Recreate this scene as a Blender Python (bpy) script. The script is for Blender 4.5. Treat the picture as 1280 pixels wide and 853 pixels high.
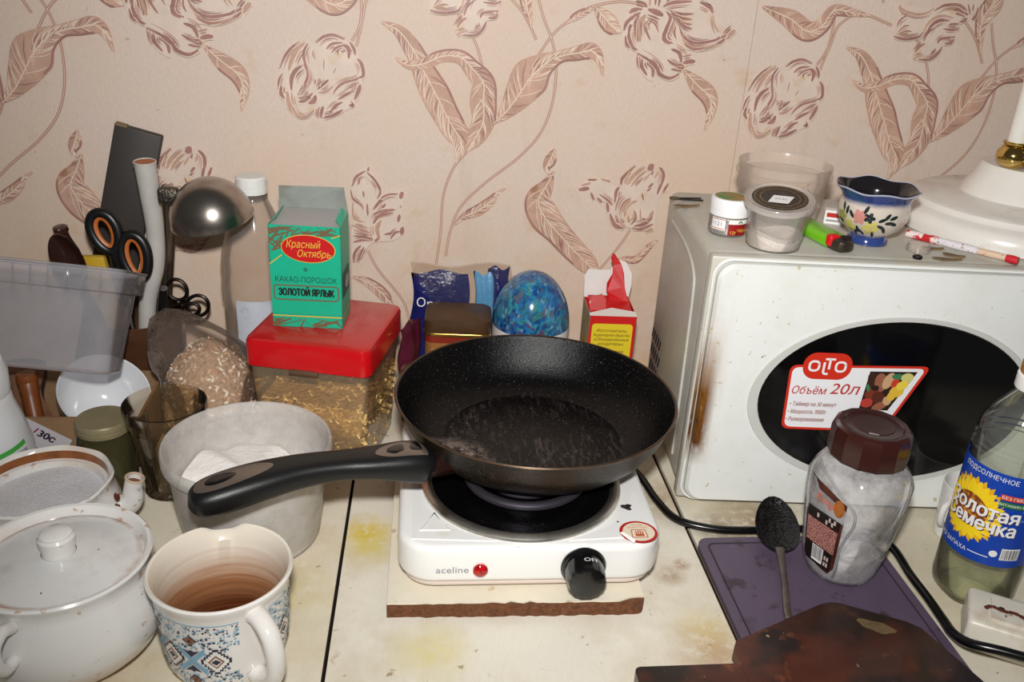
import bpy, bmesh, math, random
from mathutils import Vector, Matrix, noise as mnoise
from mathutils.geometry import delaunay_2d_cdt
for _o in list(bpy.data.objects): bpy.data.objects.remove(_o)
SC = bpy.context.scene
COL = SC.collection
PI = math.pi
sin, cos = math.sin, math.cos
random.seed(7)

# ------------------------------------------------------------------ camera
H = 0.52
FPX = 1130.0
PITCH, YAW, ROLL = math.radians(24.5), math.radians(7.2), math.radians(3.4)
fwd = Vector((sin(YAW)*cos(PITCH), cos(YAW)*cos(PITCH), -sin(PITCH)))
rgt = Vector((cos(YAW), -sin(YAW), 0))
upv = rgt.cross(fwd)
cr = rgt*cos(ROLL) + upv*sin(ROLL)
cu = -rgt*sin(ROLL) + upv*cos(ROLL)
camd = bpy.data.cameras.new('camera')
cam = bpy.data.objects.new('camera', camd); COL.objects.link(cam)
camd.sensor_width = 36.0; camd.lens = 36.0*FPX/1280.0; camd.clip_start = 0.02
mw_ = Matrix((cr, cu, -fwd)).transposed().to_4x4(); mw_.translation = Vector((0, 0, H))
cam.matrix_world = mw_
SC.camera = cam

# ------------------------------------------------------------------ light: camera flash + dim kitchen ambient
wd = bpy.data.worlds.new('kitchen_ambient'); SC.world = wd; wd.use_nodes = True
wd.node_tree.nodes['Background'].inputs[0].default_value = (0.95, 0.91, 0.86, 1)
wd.node_tree.nodes['Background'].inputs[1].default_value = 0.07
fl = bpy.data.lights.new('camera_flash', 'SPOT')
fl.energy = 37; fl.color = (1.0, 0.985, 0.965); fl.shadow_soft_size = 0.022
fl.spot_size = math.radians(112); fl.spot_blend = 1.0
flo = bpy.data.objects.new('camera_flash', fl); COL.objects.link(flo)
flm = mw_ @ Matrix.Rotation(math.radians(-6), 4, 'Y') @ Matrix.Rotation(math.radians(6), 4, 'X'); flm.translation = Vector((0, 0, H)) + cu*0.10 - fwd*0.02
flo.matrix_world = flm
SC.view_settings.view_transform = 'Standard'
SC.view_settings.look = 'None'
SC.view_settings.exposure = 0.0
SC.view_settings.gamma = 1.0
SC.view_settings.use_curve_mapping = False

# ------------------------------------------------------------------ materials
def lin(c):
    r = []
    for x in c[:3]:
        x = x/255.0
        r.append(x/12.92 if x <= 0.04045 else ((x+0.055)/1.055)**2.4)
    return (r[0], r[1], r[2], 1.0)
MATS = {}
class NT:
    def __init__(s, name):
        s.m = bpy.data.materials.new(name); s.m.use_nodes = True
        s.t = s.m.node_tree; s.n = s.t.nodes; s.l = s.t.links
        s.b = s.n['Principled BSDF']; s.out = s.n['Material Output']
        s.tc = s.n.new('ShaderNodeTexCoord')
    def node(s, ty, **kw):
        n = s.n.new(ty)
        for k, v in kw.items(): setattr(n, k, v)
        return n
    def mapping(s, scale=(1, 1, 1), loc=(0, 0, 0)):
        mp = s.node('ShaderNodeMapping'); mp.inputs['Scale'].default_value = scale; mp.inputs['Location'].default_value = loc
        s.l.new(s.tc.outputs['Object'], mp.inputs['Vector']); return mp.outputs[0]
    def noise(s, scale, detail=4, rough=0.6, sc3=(1, 1, 1), loc=(0, 0, 0)):
        n = s.node('ShaderNodeTexNoise'); n.inputs['Scale'].default_value = scale
        n.inputs['Detail'].default_value = detail; n.inputs['Roughness'].default_value = rough
        s.l.new(s.mapping(sc3, loc), n.inputs['Vector']); return n.outputs['Fac']
    def ramp(s, fac, a, b):
        r = s.node('ShaderNodeMapRange'); r.inputs['From Min'].default_value = a; r.inputs['From Max'].default_value = b
        s.l.new(fac, r.inputs['Value']); return r.outputs['Result']
    def math(s, op, a, b):
        r = s.node('ShaderNodeMath', operation=op)
        for i, v in enumerate((a, b)):
            if isinstance(v, (int, float)): r.inputs[i].default_value = v
            else: s.l.new(v, r.inputs[i])
        return r.outputs[0]
    def mix(s, fac, a, b):
        r = s.node('ShaderNodeMix', data_type='RGBA')
        if isinstance(fac, (int, float)): r.inputs[0].default_value = fac
        else: s.l.new(fac, r.inputs[0])
        for i, v in ((6, a), (7, b)):
            if isinstance(v, tuple): r.inputs[i].default_value = v
            else: s.l.new(v, r.inputs[i])
        return r.outputs[2]
    def xyz(s):
        x = s.node('ShaderNodeSeparateXYZ'); s.l.new(s.tc.outputs['Object'], x.inputs[0]); return x.outputs
    def bump(s, h, dist, strength=0.5):
        b = s.node('ShaderNodeBump'); b.inputs['Strength'].default_value = strength; b.inputs['Distance'].default_value = dist
        s.l.new(h, b.inputs['Height']); s.l.new(b.outputs[0], s.b.inputs['Normal'])
def M(name, col, rough=0.5, metal=0.0, var=0.0, vs=30, spots=(), bump=None, spec=0.5, coat=0.0, sc3=(1, 1, 1), extra=None):
    """plain procedural material: base colour, gentle variation, thresholded-noise spots (colour, scale, lo, hi, strength)"""
    if name in MATS: return MATS[name]
    t = NT(name); b = t.b
    c = lin(col)
    out = c
    if var > 0:
        d = tuple(x*(1-var) for x in c[:3]) + (1,)
        l_ = tuple(min(1, x*(1+var*0.6)) for x in c[:3]) + (1,)
        out = t.mix(t.ramp(t.noise(vs, 5, 0.65, sc3), 0.3, 0.7), d, l_)
    for i, (sc, s, lo, hi, st) in enumerate(spots):
        f = t.math('MULTIPLY', t.ramp(t.noise(s, 3, 0.6, (1, 1, 1), (i*3.1, i*1.7, i*2.3)), lo, hi), st)
        out = t.mix(f, out, lin(sc))
    if extra: out = extra(t, out)
    if isinstance(out, tuple): b.inputs['Base Color'].default_value = out
    else: t.l.new(out, b.inputs['Base Color'])
    b.inputs['Roughness'].default_value = rough; b.inputs['Metallic'].default_value = metal
    b.inputs['Specular IOR Level'].default_value = spec
    b.inputs['Coat Weight'].default_value = coat; b.inputs['Coat Roughness'].default_value = 0.08
    if bump: t.bump(t.noise(bump[0], 4, 0.6, bump[2] if len(bump) > 2 else (1, 1, 1)), bump[1], 0.6)
    MATS[name] = t.m
    return t.m
def CLEAR(name, tint=(255, 255, 255), body=(220, 220, 220), fac=0.15, rough=0.12, var=0.0, vs=30, gloss=0.5, bump=None):
    """thin clear plastic or glass: a see-through film, partly milky, with a glossy skin that grows at grazing angles"""
    if name in MATS: return MATS[name]
    t = NT(name); b = t.b
    b.inputs['Base Color'].default_value = lin(body); b.inputs['Roughness'].default_value = rough
    tr = t.node('ShaderNodeBsdfTransparent'); tr.inputs[0].default_value = lin(tint)
    m1 = t.node('ShaderNodeMixShader')
    if var > 0:
        f = t.math('ADD', fac - var*0.5, t.math('MULTIPLY', t.ramp(t.noise(vs, 5, 0.7), 0.3, 0.7), var))
        t.l.new(f, m1.inputs[0])
    else: m1.inputs[0].default_value = fac
    t.l.new(tr.outputs[0], m1.inputs[1]); t.l.new(b.outputs[0], m1.inputs[2])
    g = t.node('ShaderNodeBsdfGlossy'); g.inputs['Roughness'].default_value = rough*0.7
    lw = t.node('ShaderNodeLayerWeight'); lw.inputs[0].default_value = 0.22
    f2 = t.math('MULTIPLY', lw.outputs['Fresnel'], gloss)
    m2 = t.node('ShaderNodeMixShader'); t.l.new(f2, m2.inputs[0]); t.l.new(m1.outputs[0], m2.inputs[1]); t.l.new(g.outputs[0], m2.inputs[2])
    if bump:
        bn = t.node('ShaderNodeBump'); bn.inputs['Distance'].default_value = bump[1]; bn.inputs['Strength'].default_value = 0.8
        t.l.new(t.noise(bump[0], 4, 0.6), bn.inputs['Height'])
        t.l.new(bn.outputs[0], b.inputs['Normal']); t.l.new(bn.outputs[0], g.inputs['Normal'])
    t.l.new(m2.outputs[0], t.out.inputs[0])
    MATS[name] = t.m
    return t.m

# ------------------------------------------------------------------ mesh helpers
class MB:
    def __init__(s): s.v = []; s.f = []; s.mi = []
    def add(s, vs, fs, mi=0):
        o = len(s.v); s.v += [tuple(p) for p in vs]
        for f in fs: s.f.append([i+o for i in f]); s.mi.append(mi)
        return s
    def lathe(s, prof, seg=48, cx=0, cy=0, rf=None, mi=0, a0=0, a1=2*PI):
        full = abs(a1-a0-2*PI) < 1e-6
        n = seg if full else seg+1
        vs = []; idx = []
        for (r, z) in prof:
            if r < 1e-7: idx.append([len(vs)]*n); vs.append((cx, cy, z)); continue
            row = []
            for k in range(n):
                a = a0+(a1-a0)*k/seg
                rr, zz = rf(r, z, a) if rf else (r, z)
                row.append(len(vs)); vs.append((cx+rr*cos(a), cy+rr*sin(a), zz))
            idx.append(row)
        fs = []
        for i in range(len(prof)-1):
            A, B = idx[i], idx[i+1]
            for k in range(seg):
                k2 = (k+1) % n
                q = [A[k], A[k2], B[k2], B[k]]
                q2 = []
                for x in q:
                    if x not in q2: q2.append(x)
                if len(q2) > 2: fs.append(q2)
        return s.add(vs, fs, mi)
    def box(s, x0, x1, y0, y1, z0, z1, mi=0):
        vs = [(x, y, z) for z in (z0, z1) for y in (y0, y1) for x in (x0, x1)]
        return s.add(vs, [[0, 2, 3, 1], [4, 5, 7, 6], [0, 1, 5, 4], [2, 6, 7, 3], [0, 4, 6, 2], [1, 3, 7, 5]], mi)
    def rbox(s, x0, x1, y0, y1, z0, z1, bev=0.003, seg=3, mi=0, vert=None):
        bm = bmesh.new(); bmesh.ops.create_cube(bm, size=1)
        for v in bm.verts: v.co = ((x0+x1)/2+v.co.x*(x1-x0), (y0+y1)/2+v.co.y*(y1-y0), (z0+z1)/2+v.co.z*(z1-z0))
        if vert:
            es = [e for e in bm.edges if abs(e.verts[0].co.z-e.verts[1].co.z) > 1e-6]
            bmesh.ops.bevel(bm, geom=es, offset=vert, segments=6, profile=0.5, affect='EDGES')
            if bev: 
                es = [e for e in bm.edges if abs(e.verts[0].co.z-e.verts[1].co.z) < 1e-6]
                bmesh.ops.bevel(bm, geom=es, offset=bev, segments=seg, profile=0.5, affect='EDGES')
        elif bev: bmesh.ops.bevel(bm, geom=list(bm.edges), offset=bev, segments=seg, profile=0.5, affect='EDGES')
        bm.verts.index_update()
        s.add([v.co[:] for v in bm.verts], [[v.index for v in f.verts] for f in bm.faces], mi); bm.free(); return s
    def tube(s, path, r, seg=10, mi=0, closed=False, flat=1.0, cap=True):
        P = [Vector(p) for p in path]; n = len(P); R = r if isinstance(r, (list, tuple)) else [r]*n
        prev = None; rows = []; vs = []
        for i in range(n):
            a = P[(i-1) % n] if (closed or i > 0) else P[i]; b = P[(i+1) % n] if (closed or i < n-1) else P[i]
            t = (b-a).normalized()
            if prev is None:
                ref = Vector((0, 0, 1)) if abs(t.z) < 0.9 else Vector((1, 0, 0))
                u = t.cross(ref).normalized()
            else:
                u = (prev - t*prev.dot(t)).normalized()
            prev = u; w = t.cross(u)
            row = []
            for k in range(seg):
                an = 2*PI*k/seg
                row.append(len(vs)); vs.append(P[i]+u*cos(an)*R[i]+w*sin(an)*R[i]*flat)
            rows.append(row)
        fs = []
        for i in range(n if closed else n-1):
            A, B = rows[i], rows[(i+1) % n]
            for k in range(seg): fs.append([A[k], A[(k+1) % seg], B[(k+1) % seg], B[k]])
        if cap and not closed: fs.append(rows[0][::-1]); fs.append(rows[-1])
        return s.add(vs, fs, mi)
    def prism(s, poly, z0, z1, mi=0, fn=None):
        n = len(poly)
        vs = [(p[0], p[1], z0) for p in poly]+[(p[0], p[1], z1) for p in poly]
        if fn: vs = [fn(*v) for v in vs]
        fs = [list(range(n))[::-1], list(range(n, 2*n))]+[[i, (i+1) % n, n+(i+1) % n, n+i] for i in range(n)]
        return s.add(vs, fs, mi)
    def poly(s, pts, mi=0): return s.add(pts, [list(range(len(pts)))], mi)
    def ribbon(s, path, w, mi=0, fn=None):
        n = len(path); vs = []
        for i in range(n):
            a = path[max(0, i-1)]; b = path[min(n-1, i+1)]
            dx, dy = b[0]-a[0], b[1]-a[1]; L = math.hypot(dx, dy) or 1
            wi = w[i] if isinstance(w, (list, tuple)) else w
            vs += [(path[i][0]-dy/L*wi, path[i][1]+dx/L*wi), (path[i][0]+dy/L*wi, path[i][1]-dx/L*wi)]
        vs = [fn(*v) for v in vs] if fn else [(v[0], v[1], 0) for v in vs]
        return s.add(vs, [[2*i, 2*i+1, 2*i+3, 2*i+2] for i in range(n-1)], mi)
    def xf(s, fn): s.v = [tuple(fn(*p)) for p in s.v]; return s
def obj(name, mb, mat, parent=None, loc=(0, 0, 0), rot=(0, 0, 0), smooth=35):
    me = bpy.data.meshes.new(name); me.from_pydata(mb.v, [], mb.f); me.update()
    mats = mat if isinstance(mat, (list, tuple)) else [mat]
    for m in mats: me.materials.append(m)
    if len(mats) > 1: me.polygons.foreach_set('material_index', mb.mi)
    if smooth:
        me.shade_smooth(); me.set_sharp_from_angle(angle=math.radians(smooth))
    o = bpy.data.objects.new(name, me); COL.objects.link(o)
    o.location = loc; o.rotation_euler = rot
    if parent: o.parent = parent
    return o
def fixn(o):
    bm = bmesh.new(); bm.from_mesh(o.data); bmesh.ops.recalc_face_normals(bm, faces=bm.faces); bm.to_mesh(o.data); bm.free(); return o
def tag(o, label, cat, group=None):
    o['label'] = label; o['category'] = cat
    if group: o['group'] = group
    return o
def thing(name, label, cat, loc=(0, 0, 0), rotz=0, group=None, rot=None):
    o = bpy.data.objects.new(name, None); COL.objects.link(o); o.empty_display_size = 0.02
    o.location = loc; o.rotation_euler = rot if rot else (0, 0, rotz)
    return tag(o, label, cat, group)
def struct(o): o['kind'] = 'structure'; return o
def smoothpath(pts, n=8, closed=False):
    """Catmull-Rom through the points (tuples of any length)"""
    out = []; N = len(pts)
    for i in range(N if closed else N-1):
        g = lambda k: pts[k % N] if closed else pts[max(0, min(N-1, k))]
        a, b, c, d = g(i-1), g(i), g(i+1), g(i+2)
        for k in range(n):
            t = k/n
            out.append(tuple(0.5*((2*b[j])+(-a[j]+c[j])*t+(2*a[j]-5*b[j]+4*c[j]-d[j])*t*t+(-a[j]+3*b[j]-3*c[j]+d[j])*t**3) for j in range(len(b))))
    if not closed: out.append(tuple(pts[-1]))
    return out
def ell(cx, cy, a, b, n=40, rot=0):
    return [(cx+a*cos(2*PI*k/n)*cos(rot)-b*sin(2*PI*k/n)*sin(rot), cy+a*cos(2*PI*k/n)*sin(rot)+b*sin(2*PI*k/n)*cos(rot)) for k in range(n)]
def rrect(x0, x1, y0, y1, r, n=5):
    o = []
    for cx, cy, a in ((x1-r, y1-r, 0), (x0+r, y1-r, PI/2), (x0+r, y0+r, PI), (x1-r, y0+r, 1.5*PI)):
        for k in range(n+1): o.append((cx+r*cos(a+PI/2*k/n), cy+r*sin(a+PI/2*k/n)))
    return o
def plane(o, u, v, n, eps=0.0003):
    o, u, v, n = Vector(o), Vector(u), Vector(v), Vector(n)
    return lambda x, y, e=0.0: tuple(o+u*x+v*y+n*(eps+e))
def cyl(r, a0, z0, eps=0.0003, cx=0, cy=0):
    return lambda x, y, e=0.0: (cx+(r+eps+e)*cos(a0+x/r), cy+(r+eps+e)*sin(a0+x/r), z0+y)
def text_mesh(body, size, shear=0.0, bold=0.0, width=None):
    """outline of the words, filled by winding number"""
    cu_ = bpy.data.curves.new('t', 'FONT'); cu_.body = body; cu_.size = size; cu_.align_x = 'CENTER'; cu_.align_y = 'CENTER'
    cu_.shear = shear; cu_.resolution_u = 3; cu_.fill_mode = 'NONE'
    o = bpy.data.objects.new('t', cu_); COL.objects.link(o)
    me = bpy.data.meshes.new_from_object(o.evaluated_get(bpy.context.evaluated_depsgraph_get()))
    vs = [(v.co.x/size, v.co.y/size) for v in me.vertices]; es = [tuple(e.vertices) for e in me.edges]
    bpy.data.objects.remove(o); bpy.data.curves.remove(cu_); bpy.data.meshes.remove(me)
    if not vs: return [], []
    rv, re, rf_, *_r = delaunay_2d_cdt([Vector(v) for v in vs], es, [], 0, 1e-6)
    nxt = {}
    for a, b in es: nxt.setdefault(a, []).append(b); nxt.setdefault(b, []).append(a)
    seen = set(); loops = []
    for i in range(len(vs)):
        if i in seen or i not in nxt: continue
        lp = [i]; seen.add(i)
        while True:
            c = [k for k in nxt[lp[-1]] if k not in seen]
            if not c: break
            c = [k for k in c if k == lp[-1]+1] or c
            lp.append(c[0]); seen.add(c[0])
        loops.append([vs[k] for k in lp])
    bbs = [(min(p[0] for p in l), max(p[0] for p in l), min(p[1] for p in l), max(p[1] for p in l)) for l in loops]
    def wn(x, y):
        w = 0
        for l, bb in zip(loops, bbs):
            if x < bb[0] or x > bb[1] or y < bb[2] or y > bb[3]: continue
            for i in range(len(l)):
                (ax, ay), (bx, by) = l[i-1], l[i]
                if (ay <= y) != (by <= y):
                    cr_ = (bx-ax)*(y-ay)-(x-ax)*(by-ay)
                    if by > ay and cr_ > 0: w += 1
                    elif by < ay and cr_ < 0: w -= 1
        return w
    fs = []
    for f in rf_:
        x = sum(rv[i][0] for i in f)/len(f); y = sum(rv[i][1] for i in f)/len(f)
        if wn(x, y): fs.append(list(f))
    vo = [(v[0]*size, v[1]*size, 0) for v in rv]
    if width:
        w = max(v[0] for v in vo)-min(v[0] for v in vo); k = width/w
        vo = [(v[0]*k, v[1], 0) for v in vo]
    return vo, fs
def text(name, lines, mat, parent, fn, e=0.0002, shear=0.0, bold=0.0):
    """lines: (body, x, y, size[, width]) laid out on the surface given by fn; one object"""
    mb = MB()
    for L in lines:
        vs, fs = text_mesh(L[0], L[3], shear, bold, L[4] if len(L) > 4 else None)
        for q, (bx, by) in enumerate(((0, 0), (bold, 0), (-bold, 0), (0, bold*0.7), (0, -bold*0.7)) if bold else ((0, 0),)):
            mb.add([fn(L[1]+v[0]+bx, L[2]+v[1]+by, e+q*0.00002) for v in vs], fs)
    return obj(name, mb, mat, parent, smooth=0)
def flat(name, polys, mats, parent, fn, e=0.0):
    """flat print: list of (polygon2d, material index[, extra height])"""
    mb = MB()
    for p in polys: mb.poly([fn(x, y, e+(p[2] if len(p) > 2 else 0)) for x, y in p[0]], p[1])
    return obj(name, mb, mats, parent, smooth=0)
def bar(x0, x1, y0, y1, nx=1):
    if nx == 1: return [(x0, y0), (x1, y0), (x1, y1), (x0, y1)]
    xs = [x0+(x1-x0)*k/nx for k in range(nx+1)]
    return [(x, y0) for x in xs]+[(x, y1) for x in xs[::-1]]
def curved(name, x0, x1, y0, y1, mat, parent, fn, nx=24, e=0.0, edge=None):
    """printed sheet wrapped on a curved surface"""
    mb = MB(); vs = []; fs = []
    for i in range(nx+1):
        x = x0+(x1-x0)*i/nx
        a, b = edge(i/nx) if edge else (y0, y1)
        vs += [fn(x, a, e), fn(x, (a+b)/2, e), fn(x, b, e)]
    for i in range(nx):
        for k in (0, 1): fs.append([3*i+k, 3*i+3+k, 3*i+4+k, 3*i+1+k])
    mb.add(vs, fs); return obj(name, mb, mat, parent)
WP_LEAVES = [
 [(-31.8,421.0,0.9),(-12.9,412.8,5.2),(-0.8,399.2,7.9),(8.1,385.2,8.8),(18.0,365.9,11.6),(29.0,346.3,13.5),(39.3,327.2,12.7),(49.8,309.6,11.9),(59.4,293.4,9.2),(54.5,270.1,0.9)],
 [(-16.4,385.1,0.9),(-2.4,377.1,3.5),(15.2,379.6,5.3),(34.4,388.0,5.3),(54.7,388.0,6.2),(68.4,376.6,8.0),(81.5,361.5,10.8),(82.3,342.1,12.7),(83.2,319.8,11.0),(74.8,299.4,8.3),(65.2,284.4,1.8)],
 [(94.4,316.5,0.9),(109.3,331.5,7.3),(123.6,352.5,14.5),(135.3,370.5,18.0),(148.9,384.1,10.7),(166.3,393.5,5.4),(184.1,397.6,6.3),(200.2,400.9,7.2),(210.0,393.5,4.5),(216.4,374.6,0.9)],
 [(52.9,194.7,1.0),(65.0,205.9,3.8),(80.9,213.2,5.7),(94.7,224.3,4.7),(103.8,235.2,1.9),(113.0,241.3,0.9)],
 [(167.6,290.4,0.9),(163.8,278.0,5.6),(159.8,268.4,3.8),(163.2,260.0,0.9)],
 [(168.6,263.9,0.9),(160.4,245.5,7.6),(152.0,227.7,13.3),(161.1,208.2,15.4),(179.1,188.5,12.6),(198.5,168.5,11.8),(220.3,148.1,9.9),(233.6,134.6,2.0)],
 [(310.3,383.6,1.8),(326.4,369.1,7.4),(342.6,356.2,8.3),(348.2,338.1,4.7),(343.6,316.6,0.9)],
 [(169.9,428.4,0.9),(182.5,437.3,3.5),(197.9,445.5,1.8)],
 [(200.4,447.2,1.8),(212.2,436.1,7.1),(222.1,427.3,7.1),(232.6,421.9,0.9)],
 [(252.1,152.9,1.0),(264.9,156.2,3.0),(280.0,156.5,4.0),(294.3,173.5,3.0),(304.5,180.9,1.0)],
 [(-68.1,127.6,1.0),(-49.1,120.7,4.9),(-29.9,104.2,5.9),(-18.2,86.3,1.0)],
 [(-139.8,460.2,0.9),(-106.0,449.1,8.1),(-82.8,436.4,9.1),(-66.2,443.2,7.2),(-55.5,459.9,5.4),(-32.4,458.4,3.6),(-10.9,456.0,0.9)],
 [(132.0,422.4,0.6),(129.1,432.5,3.3),(124.6,448.2,5.2),(125.9,463.1,9.0),(132.2,474.2,10.1),(131.8,484.8,7.7),(127.6,499.0,0.5)],
]
WP_STEMS = [
 [(32.9,144.8),(37.5,185.4),(39.7,229.7),(50.1,262.4),(65.3,282.5)],
 [(44.3,155.2),(48.9,186.7),(60.8,217.6),(89.0,247.4),(125.6,277.8),(149.6,306.9),(161.1,341.4),(162.8,380.3),(156.1,409.3),(145.6,431.5),(136.9,454.9)],
 [(82.1,368.4),(73.9,397.3),(60.7,421.0),(45.3,440.9),(35.4,462.1)],
 [(141.1,392.4),(155.7,415.2),(170.7,429.3),(193.4,445.3),(228.4,453.5),(262.1,450.1)],
 [(268.2,193.9),(261.3,180.0),(249.7,161.7),(235.5,142.0)],
 [(-48.6,160.6),(-40.5,143.1),(-29.8,127.2),(-20.2,115.4),(-5.5,93.9),(1.5,70.3)],
 [(-62.9,399.9),(-54.1,417.6),(-52.0,442.0),(-53.4,457.8)],
 [(-10.9,456.0),(17.2,446.9)],
 [(-58.1,394.5),(-51.3,422.1),(-46.2,443.2),(-31.8,455.9)],
 [(102.2,456.8),(122.9,435.8),(138.4,409.6)],
]
WP_FILLS = [
 [(-140.6,368.2),(-130.3,388.9),(-116.2,396.8),(-102.6,394.9),(-89.8,404.5),(-71.2,401.7),(-60.1,390.6),(-50.8,372.4),(-54.3,352.1),(-62.4,331.4),(-79.5,321.7),(-95.1,316.0),(-105.2,323.4),(-118.3,317.1),(-130.9,322.5),(-140.3,337.5),(-143.3,352.5)],
 [(258.2,449.9),(242.3,447.5),(233.8,425.4),(237.3,410.3),(251.0,402.3),(256.8,383.5),(273.2,370.0),(277.3,382.5),(293.2,374.4),(306.7,385.5),(320.4,394.8),(309.0,396.1),(301.1,406.2),(315.0,406.7),(343.7,414.0),(361.7,429.4),(345.6,425.2),(333.2,446.7),(318.7,457.7),(299.1,468.3),(273.7,470.4),(260.2,463.2)],
 [(-46.5,261.9),(-59.0,254.3),(-67.2,237.7),(-63.4,200.6),(-67.3,185.3),(-66.2,146.6),(-49.5,164.5),(-40.3,172.4),(-18.3,174.8),(-5.5,186.6),(-9.2,196.1),(-7.4,217.0),(-7.5,235.6),(-32.6,229.4),(-34.3,242.2)],
 [(198.7,243.8),(209.3,254.7),(226.5,256.1),(242.8,247.9),(250.5,248.1),(251.0,261.6),(265.2,273.6),(268.0,266.0),(286.1,277.0),(289.5,264.7),(296.6,270.6),(301.7,261.2),(307.8,251.6),(308.8,243.8),(300.4,239.7),(296.7,221.7),(297.0,203.7),(294.2,193.5),(265.9,196.9),(249.8,198.6),(238.6,212.4),(237.2,226.2),(217.0,233.6),(212.2,244.1)],
 [(102.3,463.2),(91.9,471.1),(72.7,471.4),(52.1,466.9),(18.8,470.1),(23.2,463.1),(26.8,459.7),(21.1,449.7),(21.2,435.1),(34.7,433.2),(52.8,437.7),(57.0,431.7),(49.3,418.9),(51.1,411.5),(70.4,412.3),(81.9,426.5),(89.2,430.6),(93.7,439.5),(97.2,451.9),(102.6,457.1)],
]
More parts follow.
